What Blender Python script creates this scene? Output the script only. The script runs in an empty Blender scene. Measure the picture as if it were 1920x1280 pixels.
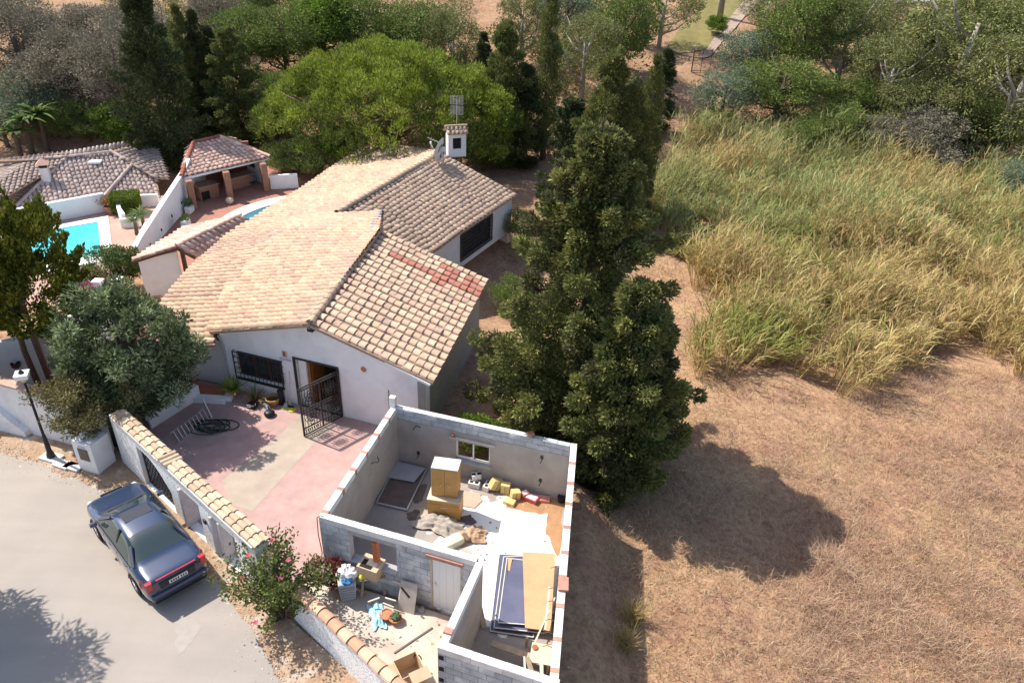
import bpy, math, random
import numpy as np
from mathutils import Vector, Matrix

# ------------------------------------------------------------------ camera
F_PX, PITCH, ROLL, CAM_H = 1400.0, math.radians(31.0), math.radians(2.5), 17.0
_f = np.array([0, math.cos(PITCH), -math.sin(PITCH)])
_u0 = np.array([0, math.sin(PITCH), math.cos(PITCH)])
_r0 = np.array([1.0, 0, 0])
CR = math.cos(ROLL) * _r0 + math.sin(ROLL) * _u0
CU = -math.sin(ROLL) * _r0 + math.cos(ROLL) * _u0
CF = _f
EYE = np.array([0, 0, CAM_H])
sc = bpy.context.scene
COL = sc.collection
cd = bpy.data.cameras.new('camera')
cd.sensor_width = 36.0
cd.lens = 36.0 * F_PX / 1920.0
cd.clip_end = 3000
cam = bpy.data.objects.new('camera', cd)
COL.objects.link(cam)
cam.matrix_world = Matrix(((CR[0], CU[0], -CF[0], 0), (CR[1], CU[1], -CF[1], 0), (CR[2], CU[2], -CF[2], CAM_H), (0, 0, 0, 1)))
sc.camera = cam

# ------------------------------------------------------------------ sky, sun, exposure
SUN_EL, SHADOW_AZ = math.radians(52), math.radians(-26)      # shadows fall along SHADOW_AZ (from +x)
sd = Vector((math.cos(SUN_EL) * math.cos(SHADOW_AZ), math.cos(SUN_EL) * math.sin(SHADOW_AZ), -math.sin(SUN_EL)))
wd = bpy.data.worlds.new('World')
sc.world = wd
wd.use_nodes = True
nt = wd.node_tree
sky = nt.nodes.new('ShaderNodeTexSky')
sky.sky_type = 'NISHITA'
sky.sun_disc = False
sky.sun_elevation = SUN_EL
to_sun = -sd
sky.sun_rotation = math.atan2(to_sun.x, to_sun.y)
sky.dust_density = 1.5
bg = nt.nodes['Background']
bg.inputs['Strength'].default_value = 0.145
nt.links.new(sky.outputs[0], bg.inputs[0])
sl = bpy.data.lights.new('sun', 'SUN')
sl.energy = 4.6
sl.angle = math.radians(0.55)
sl.color = (1.0, 0.95, 0.87)
sun = bpy.data.objects.new('sun', sl)
sun.rotation_euler = sd.to_track_quat('-Z', 'Y').to_euler()
sun.location = (-30, 20, 40)
COL.objects.link(sun)
sc.view_settings.view_transform = 'Standard'
sc.view_settings.look = 'None'
sc.view_settings.gamma = 1
sc.view_settings.use_curve_mapping = False
sc.view_settings.exposure = 0.62
sc.cycles.max_bounces = 6
sc.cycles.transparent_max_bounces = 8
sc.cycles.use_denoising = True
RND = random.Random(7)
NR = np.random.default_rng(7)


# ------------------------------------------------------------------ helpers
def G(x, y, z=0.0):
    """point of the place at height z that stands at this spot of the photograph"""
    d = (x - 960) / F_PX * CR - (y - 640) / F_PX * CU + CF
    p = EYE + d * ((z - CAM_H) / d[2])
    return Vector((p[0], p[1], z))


def on_wall(x, y, p0, p1):
    """(distance along, height) on the upright plane through p0, p1"""
    d = (x - 960) / F_PX * CR - (y - 640) / F_PX * CU + CF
    w = np.array([p1[0] - p0[0], p1[1] - p0[1], 0.0]); w /= np.linalg.norm(w)
    n = np.array([-w[1], w[0], 0])
    o = np.array([p0[0], p0[1], 0.0])
    t = ((o - EYE) @ n) / (d @ n)
    q = EYE + t * d
    return float((q - o) @ w), float(q[2])


def on_plane(x, y, p0, n):
    d = (x - 960) / F_PX * CR - (y - 640) / F_PX * CU + CF
    p0 = np.array(p0); n = np.array(n)
    t = ((p0 - EYE) @ n) / (d @ n)
    return Vector(EYE + t * d)


def tag(o, label=None, cat=None, group=None, kind=None):
    if label: o['label'] = label
    if cat: o['category'] = cat
    if group: o['group'] = group
    if kind: o['kind'] = kind
    return o


def thing(name, loc, label, cat, group=None, rz=0.0):
    o = bpy.data.objects.new(name, None)
    o.empty_display_size = 0.2
    o.location = loc
    o.rotation_euler = (0, 0, rz)
    COL.objects.link(o)
    return tag(o, label, cat, group)


def link(name, me, parent=None, local=False):
    o = bpy.data.objects.new(name, me)
    COL.objects.link(o)
    if parent is not None:
        o.parent = parent
        if not local and parent.parent is None:
            o.matrix_parent_inverse = parent.matrix_basis.inverted()
    return o


def copy_thing(src, loc, rz=None, scale=None, label=None, group=None):
    c = src.copy(); COL.objects.link(c)
    c.location = loc
    if rz is not None: c.rotation_euler = (src.rotation_euler[0], src.rotation_euler[1], rz)
    if scale is not None: c.scale = scale if hasattr(scale, '__len__') else (scale,) * 3
    if label: c['label'] = label
    if group: c['group'] = group
    for ch in list(src.children):
        d = ch.copy(); COL.objects.link(d); d.parent = c; d.matrix_parent_inverse = ch.matrix_parent_inverse.copy()
        for g in list(ch.children):
            e = g.copy(); COL.objects.link(e); e.parent = d; e.matrix_parent_inverse = g.matrix_parent_inverse.copy()
    return c


class MB:
    def __init__(s):
        s.v = []; s.f = []; s.m = []

    def add(s, vs, fs, mi=0):
        o = len(s.v)
        s.v += [tuple(p) for p in vs]
        s.f += [tuple(i + o for i in f) for f in fs]
        s.m += [mi] * len(fs)
        return s

    def box(s, c, size, R=None, mi=0, taper=1.0):
        hx, hy, hz = size[0] / 2, size[1] / 2, size[2] / 2
        vs = []
        for sz in (-1, 1):
            k = taper if sz > 0 else 1.0
            for sx, sy in ((-1, -1), (1, -1), (1, 1), (-1, 1)):
                p = Vector((sx * hx * k, sy * hy * k, sz * hz))
                if R is not None: p = R @ p
                vs.append(p + Vector(c))
        return s.add(vs, [(3, 2, 1, 0), (4, 5, 6, 7), (0, 1, 5, 4), (1, 2, 6, 5), (2, 3, 7, 6), (3, 0, 4, 7)], mi)

    def prism(s, poly, z0, z1, mi=0):
        n = len(poly)
        a = sum(poly[i][0] * poly[(i + 1) % n][1] - poly[(i + 1) % n][0] * poly[i][1] for i in range(n))
        if a < 0: poly = list(reversed(poly))
        g = (lambda k: z1[k]) if hasattr(z1, '__len__') else (lambda k: z1)
        vs = [(p[0], p[1], z0) for p in poly] + [(p[0], p[1], g(k)) for k, p in enumerate(poly)]
        return s.add(vs, [tuple(range(n - 1, -1, -1)), tuple(range(n, 2 * n))] + [(i, (i + 1) % n, n + (i + 1) % n, n + i) for i in range(n)], mi)

    def bar(s, a, b, w, h=None, mi=0, up=(0, 0, 1)):
        a = Vector(a); b = Vector(b); h = h or w
        d = (b - a); L = d.length; d.normalize()
        u = Vector(up)
        if abs(d.dot(u)) > .98: u = Vector((1, 0, 0))
        x = d.cross(u).normalized(); z = x.cross(d)
        R = Matrix((x, d, z)).transposed()
        return s.box((a + b) / 2, (w, L, h), R, mi)

    def tube(s, pts, r, n=6, mi=0, cap=True):
        pts = [Vector(p) for p in pts]
        rr = r if hasattr(r, '__len__') else [r] * len(pts)
        vs = []; fs = []
        pd = None
        for i, p in enumerate(pts):
            d = (pts[min(i + 1, len(pts) - 1)] - pts[max(i - 1, 0)])
            if d.length < 1e-6: d = Vector((0, 0, 1))
            d.normalize()
            if pd is None:
                u = Vector((0, 0, 1)) if abs(d.z) < .9 else Vector((1, 0, 0))
                x = d.cross(u).normalized()
            else:
                x = (x - d * x.dot(d)).normalized()
            pd = d
            y = d.cross(x)
            for k in range(n):
                a = 2 * math.pi * k / n
                vs.append(p + (x * math.cos(a) + y * math.sin(a)) * rr[i])
        for i in range(len(pts) - 1):
            for k in range(n):
                fs.append((i * n + k, i * n + (k + 1) % n, (i + 1) * n + (k + 1) % n, (i + 1) * n + k))
        if cap:
            fs.append(tuple(range(n - 1, -1, -1)))
            fs.append(tuple((len(pts) - 1) * n + k for k in range(n)))
        return s.add(vs, fs, mi)

    def lathe(s, c, prof, n=16, mi=0):
        vs = []; fs = []
        for r, z in prof:
            for k in range(n):
                a = 2 * math.pi * k / n
                vs.append((c[0] + r * math.cos(a), c[1] + r * math.sin(a), c[2] + z))
        for i in range(len(prof) - 1):
            for k in range(n):
                fs.append((i * n + k, i * n + (k + 1) % n, (i + 1) * n + (k + 1) % n, (i + 1) * n + k))
        fs.append(tuple(range(n - 1, -1, -1)))
        fs.append(tuple((len(prof) - 1) * n + k for k in range(n)))
        return s.add(vs, fs, mi)

    def mesh(s, name, mats, smooth=False):
        me = bpy.data.meshes.new(name)
        me.from_pydata(s.v, [], s.f)
        for m in (mats if isinstance(mats, (list, tuple)) else [mats]): me.materials.append(m)
        me.polygons.foreach_set('material_index', s.m)
        if smooth: me.polygons.foreach_set('use_smooth', [True] * len(s.f))
        me.update()
        return me

    def build(s, name, mats, parent=None, smooth=False, local=False, bevel=0):
        o = link(name, s.mesh(name, mats, smooth), parent, local)
        if bevel:
            b = o.modifiers.new('bevel', 'BEVEL'); b.width = bevel; b.segments = 2; b.limit_method = 'ANGLE'
        return o


def rotz(a): return Matrix.Rotation(a, 3, 'Z')


# ------------------------------------------------------------------ materials
MATS = {}


def M(name, col, rough=.85, var=.18, scale=2.0, col2=None, scale2=.5, amt2=.6, lo2=.5, bump=0.0, bscale=40.0, metal=0.0, spec=.3,
      rand=0.0, hue=0.0, trans=0.0, coat=0.0, alpha=None, randcols=None, detail=6.0):
    if name in MATS: return MATS[name]
    m = bpy.data.materials.new(name); m.use_nodes = True
    MATS[name] = m
    t = m.node_tree; N = t.nodes; L = t.links
    p = N['Principled BSDF']
    p.inputs['Roughness'].default_value = rough
    p.inputs['Metallic'].default_value = metal
    p.inputs['Specular IOR Level'].default_value = spec
    if coat: p.inputs['Coat Weight'].default_value = coat; p.inputs['Coat Roughness'].default_value = .05
    tc = N.new('ShaderNodeTexCoord')
    no = N.new('ShaderNodeTexNoise'); no.inputs['Scale'].default_value = scale; no.inputs['Detail'].default_value = detail
    no.inputs['Roughness'].default_value = .65
    geo = N.new('ShaderNodeNewGeometry'); POS = geo.outputs['Position']
    L.new(POS, no.inputs['Vector'])
    mr = N.new('ShaderNodeMapRange'); mr.inputs[1].default_value = .25; mr.inputs[2].default_value = .75
    mr.inputs[3].default_value = 1 - var; mr.inputs[4].default_value = 1 + var
    L.new(no.outputs['Fac'], mr.inputs[0])
    base = N.new('ShaderNodeRGB'); base.outputs[0].default_value = (*col, 1)
    out = base.outputs[0]
    if col2 is not None:
        n2 = N.new('ShaderNodeTexNoise'); n2.inputs['Scale'].default_value = scale2; n2.inputs['Detail'].default_value = 5
        L.new(POS, n2.inputs['Vector'])
        r2 = N.new('ShaderNodeMapRange'); r2.inputs[1].default_value = lo2; r2.inputs[2].default_value = lo2 + .18; r2.inputs[4].default_value = amt2
        L.new(n2.outputs['Fac'], r2.inputs[0])
        mx = N.new('ShaderNodeMix'); mx.data_type = 'RGBA'
        L.new(r2.outputs[0], mx.inputs[0]); L.new(out, mx.inputs[6]); mx.inputs[7].default_value = (*col2, 1)
        out = mx.outputs[2]
    if rand or randcols:
        oi = N.new('ShaderNodeObjectInfo'); ge = N.new('ShaderNodeNewGeometry')
        ad = N.new('ShaderNodeMath'); ad.operation = 'ADD'
        L.new(oi.outputs['Random'], ad.inputs[0]); L.new(ge.outputs['Random Per Island'], ad.inputs[1])
        fr = N.new('ShaderNodeMath'); fr.operation = 'FRACT'; L.new(ad.outputs[0], fr.inputs[0])
        if randcols:
            cr = N.new('ShaderNodeValToRGB'); L.new(fr.outputs[0], cr.inputs[0])
            el = cr.color_ramp.elements
            cr.color_ramp.interpolation = 'LINEAR'
            k = len(randcols)
            while len(el) < k: el.new(.5)
            for i, c in enumerate(randcols):
                el[i].position = i / (k - 1); el[i].color = (*c, 1)
            if col2 is not None:
                L.new(cr.outputs[0], mx.inputs[6])
            else:
                out = cr.outputs[0]
        if rand:
            f7 = N.new('ShaderNodeMath'); f7.operation = 'MULTIPLY'; f7.inputs[1].default_value = 7.31; L.new(fr.outputs[0], f7.inputs[0])
            f8 = N.new('ShaderNodeMath'); f8.operation = 'FRACT'; L.new(f7.outputs[0], f8.inputs[0])
            mrr = N.new('ShaderNodeMapRange'); mrr.inputs[3].default_value = 1 - rand; mrr.inputs[4].default_value = 1 + rand
            L.new(f8.outputs[0], mrr.inputs[0])
            mu = N.new('ShaderNodeMath'); mu.operation = 'MULTIPLY'
            L.new(mr.outputs[0], mu.inputs[0]); L.new(mrr.outputs[0], mu.inputs[1])
            fac = mu.outputs[0]
        else:
            fac = mr.outputs[0]
    else:
        fac = mr.outputs[0]
    hv = N.new('ShaderNodeHueSaturation'); L.new(out, hv.inputs['Color']); L.new(fac, hv.inputs['Value'])
    if hue and (rand or randcols):
        hm = N.new('ShaderNodeMapRange'); hm.inputs[3].default_value = .5 - hue; hm.inputs[4].default_value = .5 + hue
        L.new(fr.outputs[0], hm.inputs[0]); L.new(hm.outputs[0], hv.inputs['Hue'])
    out = hv.outputs[0]
    L.new(out, p.inputs['Base Color'])
    if bump:
        bn = N.new('ShaderNodeTexNoise'); bn.inputs['Scale'].default_value = bscale; bn.inputs['Detail'].default_value = 4
        L.new(POS, bn.inputs['Vector'])
        bp = N.new('ShaderNodeBump'); bp.inputs['Strength'].default_value = min(1.0, bump * 20); bp.inputs['Distance'].default_value = bump
        L.new(bn.outputs['Fac'], bp.inputs['Height']); L.new(bp.outputs[0], p.inputs['Normal'])
    if trans:
        tr = N.new('ShaderNodeBsdfTranslucent'); L.new(out, tr.inputs[0])
        ms = N.new('ShaderNodeMixShader'); ms.inputs[0].default_value = trans
        L.new(p.outputs[0], ms.inputs[1]); L.new(tr.outputs[0], ms.inputs[2])
        L.new(ms.outputs[0], N['Material Output'].inputs['Surface'])
    return m


def rgb(r, g, b):
    f = lambda c: (c / 255 / 12.92) if c / 255 <= .04045 else ((c / 255 + .055) / 1.055) ** 2.4
    return (f(r), f(g), f(b))


WHITE = M('white_render', (.80, .79, .77), var=.07, scale=1.2, col2=(.60, .57, .53), scale2=1.1, amt2=.45, lo2=.52, bump=.012, bscale=9)
WHITE_P = M('white_paint', (.82, .81, .79), var=.05, scale=2, col2=(.6, .58, .55), scale2=1.5, amt2=.3, lo2=.55)
PLASTER = M('cement_plaster', (.40, .36, .32), var=.14, scale=1.5, col2=(.30, .26, .23), scale2=.9, amt2=.6, bump=.006, bscale=25)
MORTAR = M('mortar', (.36, .35, .34), var=.15, scale=5)
BLOCK = M('concrete_block', (.40, .41, .42), var=.22, scale=5, rand=.12, bump=.006, bscale=50, col2=(.64, .64, .64), scale2=1.7, amt2=.8, lo2=.50)
BLOCK_W = M('pale_block', (.68, .66, .63), var=.14, scale=6, rand=.08, bump=.008, bscale=40, col2=(.46, .43, .40), scale2=3, amt2=.7, lo2=.54)
BRICK = M('red_brick', (.36, .14, .08), var=.2, scale=8, rand=.15)
BRICK_P = M('pale_brick', (.42, .22, .16), var=.2, scale=8, rand=.12)
TILE = M('roof_tile', (.5, .3, .2), var=.20, scale=5, rand=.10,
         randcols=[(.56, .385, .265), (.60, .435, .295), (.54, .35, .24), (.58, .405, .275), (.62, .46, .32), (.51, .33, .235), (.59, .415, .285), (.45, .31, .235), (.57, .40, .275)],
         col2=(.36, .26, .20), scale2=.9, amt2=.5, lo2=.52)
TILE_RED = M('new_red_tile', (.40, .165, .115), var=.18, scale=7, rand=.12)
TILE_Y = M('cream_tile', (.6, .44, .28), var=.12, scale=6, rand=.12,
           randcols=[(.47, .345, .23), (.42, .295, .205), (.49, .37, .25), (.40, .255, .185), (.45, .325, .22), (.48, .355, .24)], col2=(.37, .25, .20), scale2=.5, amt2=.6, lo2=.50)
TILE_OLD = M('weathered_tile', (.4, .3, .25), var=.2, scale=5, rand=.18,
             randcols=[(.52, .41, .36), (.46, .35, .30), (.58, .47, .41), (.42, .31, .27), (.54, .43, .38)], col2=(.34, .26, .23), scale2=.6, amt2=.5)
TILE_PINK = M('salmon_tile', (.52, .30, .22), var=.14, scale=6, rand=.16,
              randcols=[(.68, .44, .34), (.62, .37, .28), (.74, .54, .43), (.58, .34, .26), (.70, .48, .38)])
RIDGE_RED = M('red_ridge_tile', (.34, .11, .07), var=.15, scale=6, rand=.1)
UNDER = M('roof_underlay', (.36, .25, .18), var=.25, scale=6)
IRON = M('black_iron', (.025, .024, .024), rough=.5, var=.2, spec=.4)
WOOD = M('brown_wood', (.10, .045, .025), rough=.6, var=.3, scale=8)
DARK = M('dark_room', (.02, .018, .016), rough=.9)
GLASS = M('dark_glass', (.03, .035, .04), rough=.08, var=.05, spec=.6)
ALU = M('aluminium', (.62, .63, .64), rough=.35, metal=.8, var=.06)
TERRA = M('terracotta', (.45, .19, .10), var=.15, scale=6)
# ================================================================== ground
def smooth(t): t = np.clip(t, 0, 1); return t * t * (3 - 2 * t)


def lot_edge(y):            # x of the lot's right edge: the field beyond it lies lower
    return np.interp(y, [0, 9, 19, 21, 30, 34, 41, 48, 60], [1.6, 1.75, 2.6, .6, 1.4, .2, 2.2, 3.0, 3.0])


def terrain_z(x, y):
    x = np.asarray(x, float); y = np.asarray(y, float)
    right = smooth((x - lot_edge(y)) / 1.6)
    back = smooth((y - 27) / 6.0) * (x < 50)
    z = -0.06 - 1.0 * np.maximum(right, back)
    z = z - 1.3 * np.exp(-((x - .6) / 3.2) ** 2 - ((y - 36.5) / 4.5) ** 2)
    h = np.clip(y - 56 - .10 * np.clip(x - 12, -40, 30), 0, None)
    hill = .30 * h - .10 * np.clip(h - 16, 0, None)
    hill = np.where(y > 200, hill - .12 * (y - 200), hill)
    z = z + hill * smooth((y - 52) / 8)
    amp = smooth((np.hypot(np.clip(x - 3, 0, None), np.clip(y - 34, 0, None))) / 4)
    bumps = .16 * np.sin(x * .55 + 1.3 * np.sin(y * .31)) * np.sin(y * .47 + .9 * np.sin(x * .23)) + .07 * np.sin(x * 1.7 + y * .9) * np.sin(y * 1.9 - x * .6)
    z = z + bumps * amp
    return z


def grid_coords(a, b, lo, hi, fine, grow=1.18):
    c = list(np.arange(a, b + 1e-6, fine))
    s = fine
    while c[-1] < hi: s *= grow; c.append(c[-1] + s)
    s = fine
    while c[0] > lo: s *= grow; c.insert(0, c[0] - s)
    return np.array(c)


gx = grid_coords(-24, 42, -700, 700, .6); gy = grid_coords(6, 92, -120, 1200, .6)
X, Y = np.meshgrid(gx, gy)
Z = terrain_z(X, Y)
V = np.stack([X, Y, Z], -1).reshape(-1, 3)
nx, ny = len(gx), len(gy)
I = (np.arange(ny - 1)[:, None] * nx + np.arange(nx - 1)[None]).reshape(-1)
Fq = np.stack([I, I + 1, I + nx + 1, I + nx], -1)


def np_mesh(name, V, Fq, mat, smooth_=False):
    me = bpy.data.meshes.new(name)
    k = Fq.shape[1]
    me.vertices.add(len(V)); me.vertices.foreach_set('co', np.asarray(V, np.float32).ravel())
    me.loops.add(Fq.size); me.loops.foreach_set('vertex_index', Fq.ravel().astype(np.int32))
    me.polygons.add(len(Fq)); me.polygons.foreach_set('loop_start', np.arange(0, Fq.size, k, dtype=np.int32))
    me.polygons.foreach_set('loop_total', np.full(len(Fq), k, np.int32))
    if smooth_: me.polygons.foreach_set('use_smooth', np.ones(len(Fq), bool))
    for m in (mat if isinstance(mat, (list, tuple)) else [mat]): me.materials.append(m)
    me.update(calc_edges=True)
    return me


def ground_material():
    m = bpy.data.materials.new('dry_earth'); m.use_nodes = True
    t = m.node_tree; N = t.nodes; L = t.links; p = N['Principled BSDF']
    p.inputs['Roughness'].default_value = .95; p.inputs['Specular IOR Level'].default_value = .1
    tc = N.new('ShaderNodeTexCoord')

    def noise(sc_, det=6, rough=.65):
        n = N.new('ShaderNodeTexNoise'); n.inputs['Scale'].default_value = sc_; n.inputs['Detail'].default_value = det; n.inputs['Roughness'].default_value = rough
        L.new(tc.outputs['Object'], n.inputs['Vector']); return n.outputs['Fac']

    def ramp(f, cols):
        r = N.new('ShaderNodeValToRGB'); L.new(f, r.inputs[0]); el = r.color_ramp.elements
        while len(el) < len(cols): el.new(.5)
        for e, (q, c) in zip(el, cols): e.position = q; e.color = (*c, 1)
        return r.outputs[0]
    a = ramp(noise(.35, 9, .7), [(.28, (.21, .115, .072)), (.40, (.33, .19, .115)), (.50, (.40, .255, .15)), (.60, (.33, .185, .125)), (.72, (.44, .31, .20))])
    b = ramp(noise(5, 8, .75), [(.3, (.5, .5, .5)), (.5, (.95, .95, .95)), (.7, (1.35, 1.3, 1.25))])
    mx = N.new('ShaderNodeMix'); mx.data_type = 'RGBA'; mx.blend_type = 'MULTIPLY'; mx.inputs[0].default_value = 1
    L.new(a, mx.inputs[6]); L.new(b, mx.inputs[7])
    L.new(mx.outputs[2], p.inputs['Base Color'])
    bp = N.new('ShaderNodeBump'); bp.inputs['Strength'].default_value = .8; bp.inputs['Distance'].default_value = .06
    L.new(noise(9, 6, .7), bp.inputs['Height']); L.new(bp.outputs[0], p.inputs['Normal'])
    return m


EARTH = ground_material()
tag(link('ground', np_mesh('ground', V, Fq, EARTH, True)), 'dry pinkish brown earth of the field and hillside', 'ground', kind='structure')


def sheet(name, pts, z, mat, label, cat, kind='structure', thick=.0, parent=None):
    mb = MB()
    if thick: mb.prism([(p[0], p[1]) for p in pts], z - thick, z)
    else:
        n = len(pts)
        a = sum(pts[i][0] * pts[(i + 1) % n][1] - pts[(i + 1) % n][0] * pts[i][1] for i in range(n))
        q = list(pts) if a > 0 else list(reversed(pts))
        mb.add([(p[0], p[1], z) for p in q], [tuple(range(n))])
    o = mb.build(name, mat, parent)
    return tag(o, label, cat, kind=kind) if parent is None else o


# ------------------------------------------------------------------ road
def road_material():
    m = M('road_concrete', (.335, .29, .25), rough=.9, var=.10, scale=.35, col2=(.285, .255, .232), scale2=.22, amt2=.6, lo2=.46, bump=.004, bscale=60)
    t = m.node_tree; N = t.nodes; L = t.links
    p = N['Principled BSDF']; src = p.inputs['Base Color'].links[0].from_socket
    tc = N.new('ShaderNodeTexCoord'); mp = N.new('ShaderNodeMapping'); mp.inputs['Rotation'].default_value = (0, 0, .5); mp.inputs['Scale'].default_value = (.25, 2.2, 1)
    L.new(tc.outputs['Object'], mp.inputs[0])
    no = N.new('ShaderNodeTexNoise'); no.inputs['Scale'].default_value = .8; no.inputs['Detail'].default_value = 6; L.new(mp.outputs[0], no.inputs[0])
    f = N.new('ShaderNodeTexNoise'); f.inputs['Scale'].default_value = 45; f.inputs['Detail'].default_value = 3; L.new(tc.outputs['Object'], f.inputs[0])
    r = N.new('ShaderNodeMapRange'); r.inputs[1].default_value = .3; r.inputs[2].default_value = .7; r.inputs[3].default_value = .95; r.inputs[4].default_value = 1.05; L.new(no.outputs[0], r.inputs[0])
    r2 = N.new('ShaderNodeMapRange'); r2.inputs[1].default_value = .3; r2.inputs[2].default_value = .7; r2.inputs[3].default_value = .9; r2.inputs[4].default_value = 1.1; L.new(f.outputs[0], r2.inputs[0])
    mu = N.new('ShaderNodeMath'); mu.operation = 'MULTIPLY'; L.new(r.outputs[0], mu.inputs[0]); L.new(r2.outputs[0], mu.inputs[1])
    hv = N.new('ShaderNodeHueSaturation'); L.new(src, hv.inputs['Color']); L.new(mu.outputs[0], hv.inputs['Value']); L.new(hv.outputs[0], p.inputs['Base Color'])
    return m


ROAD = road_material()
road_pts = [(-70, 44), (-32, 26.5), (-24, 22.0), (-20, 20.6), (-17.3, 19.5), (-15.4, 18.85), (-13.9, 18.2), (-12.6, 17.6), (-11.5, 16.9), (-10.2, 16.0), (-8.9, 15.1), (-7.9, 14.3),
            (-7.1, 13.4), (-6.4, 12.7), (-5.9, 12.1), (-5.2, 11.2), (-4.3, 10.2), (-3.3, 8.8), (-2, 5), (-1, -30), (-90, -30)]
_rr = random.Random(12); _rp = []
for _k, (_a, _b) in enumerate(zip(road_pts, road_pts[1:])):
    _n = max(1, int(math.hypot(_b[0] - _a[0], _b[1] - _a[1]) / .22)) if 2 <= _k <= 16 else 1
    for _i in range(_n):
        _t = _i / _n; _j = .075 if (_n > 1 and _i) else 0
        _rp.append((_a[0] + (_b[0] - _a[0]) * _t + _rr.uniform(-_j, _j), _a[1] + (_b[1] - _a[1]) * _t + _rr.uniform(-_j, _j)))
_rp.append(road_pts[-1])
sheet('road', _rp, 0.0, ROAD, 'pale dusty concrete road bending past the villa', 'road')
# light repair patch behind the car
c = G(348, 1185)
pp = []
for k in range(22):
    a = 2 * math.pi * k / 22
    r = 1 + .22 * math.sin(3 * a + .6) + .12 * math.sin(7 * a)
    pp.append((c.x + .30 * r * math.cos(a) + .20 * math.sin(a) * -.6, c.y + .52 * r * math.sin(a)))
sheet('road_patch', pp, .004, M('patch_cement', (.345, .306, .272), var=.12, scale=3), 'pale cement repair patch on the road behind the car', 'patch')

# verge of dry soil along the wall is the ground itself, raised by gravel sheet
VERGE = M('verge_soil', (.35, .23, .145), rough=.95, var=.3, scale=6, col2=(.50, .42, .34), scale2=1.6, amt2=.8, lo2=.5, bump=.03, bscale=25)
sheet('verge', [(-20.5, 22.3), (-20, 20.5), (-17.3, 19.42), (-15.4, 18.76), (-13.9, 18.1), (-12.6, 17.5), (-11.5, 16.8), (-10.2, 15.9), (-8.9, 15.0), (-7.9, 14.2), (-7.1, 13.3), (-6.4, 12.6), (-5.9, 12.0),
                (-5.2, 11.1), (-4.3, 10.1), (-3.3, 8.7), (-2, 5), (1.5, 5), (1.4, 9.9), (-1.3, 10.7), (-2.2, 10.6), (-6.6, 14.0), (-9.6, 16.6), (-12.6, 19.0), (-14, 20.5)], -.012, VERGE,
      'strip of dry soil and gravel between the road and the wall', 'verge')

# ------------------------------------------------------------------ forecourt
PINK = M('pink_concrete', (.43, .275, .245), rough=.85, var=.18, scale=1.8, col2=(.36, .25, .22), scale2=.4, amt2=.6, bump=.003, bscale=50)
BEIGE = M('beige_concrete', (.40, .325, .255), rough=.85, var=.14, scale=1.6, col2=(.33, .265, .215), scale2=.7, amt2=.6, bump=.003, bscale=50)
sheet('forecourt', [(-13.2, 19.7), (-10.2, 17.3), (-6.4, 14.2), (-5.2, 14.85), (-4.1, 20.1), (-2.7, 20.3), (-2.8, 21.3), (-11.0, 23.9), (-12.2, 24.2), (-13.6, 22.0)], .05, PINK, 'pink concrete forecourt in front of the villa', 'forecourt', thick=.2)
sheet('beige_strip', [G(531, 809, .054), G(417, 900, .054), G(430, 945, .054), G(473, 958, .054), G(590, 830, .054), G(625, 800, .054), G(600, 790, .054), G(563, 775, .054)], .054, BEIGE,
      'beige concrete driveway strip crossing the pink forecourt', 'driveway')
# small raised wedge beside the doorway
mb = MB(); a, b, c = G(560, 770, .054), G(529, 809, .054), G(572, 805, .054)
sheet('yard_floor', [(-5.1, 14.72), (-.8, 13.36), (-1.5, 10.8), (-2.2, 10.5), (-6.3, 14.05)], .05, M('yard_concrete', (.52, .44, .36), var=.18, scale=1.5, col2=(.38, .29, .23), scale2=.9, amt2=.7, bump=.006, bscale=30),
      'stained concrete floor of the small rubbish yard', 'yard floor', thick=.2)

# ---- gravel and litter along the edge of the road (too small to pick apart)
_r = np.random.default_rng(17); _V = []; _F = []
_base = np.array([(1, 0, 0), (-.5, .87, 0), (-.5, -.87, 0), (0, 0, .9)], float); _faces = np.array([(0, 1, 3), (1, 2, 3), (2, 0, 3)])
for (_a, _b) in zip(road_pts[3:17], road_pts[4:18]):
    _L = math.hypot(_b[0] - _a[0], _b[1] - _a[1])
    for _ in range(int(_L * 150)):
        _t = _r.random(); _o = abs(_r.normal(0, .30)) * (1 if _r.random() < .8 else -.8)
        _n = np.array([-(_b[1] - _a[1]), _b[0] - _a[0]]) / _L
        _p = np.array([_a[0] + (_b[0] - _a[0]) * _t + _n[0] * _o, _a[1] + (_b[1] - _a[1]) * _t + _n[1] * _o])
        _s = .012 + .03 * _r.random() ** 3; _q = _base * _s * _r.uniform(.6, 1.3, (4, 3)); _c = _r.uniform(0, 6.28)
        _q = np.stack([_q[:, 0] * math.cos(_c) - _q[:, 1] * math.sin(_c), _q[:, 0] * math.sin(_c) + _q[:, 1] * math.cos(_c), _q[:, 2]], -1)
        _F.append(_faces + 4 * len(_V)); _V.append(_q + np.array([_p[0], _p[1], .0]))
tag(link('gravel', np_mesh('gravel', np.concatenate(_V), np.concatenate(_F), M('gravel', (.42, .34, .27), var=.2, rand=.35, randcols=[(.5, .42, .34), (.33, .24, .17), (.55, .5, .44), (.26, .17, .10)]))), 'loose gravel and litter scattered along the road edge', 'gravel', kind='stuff')
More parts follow.
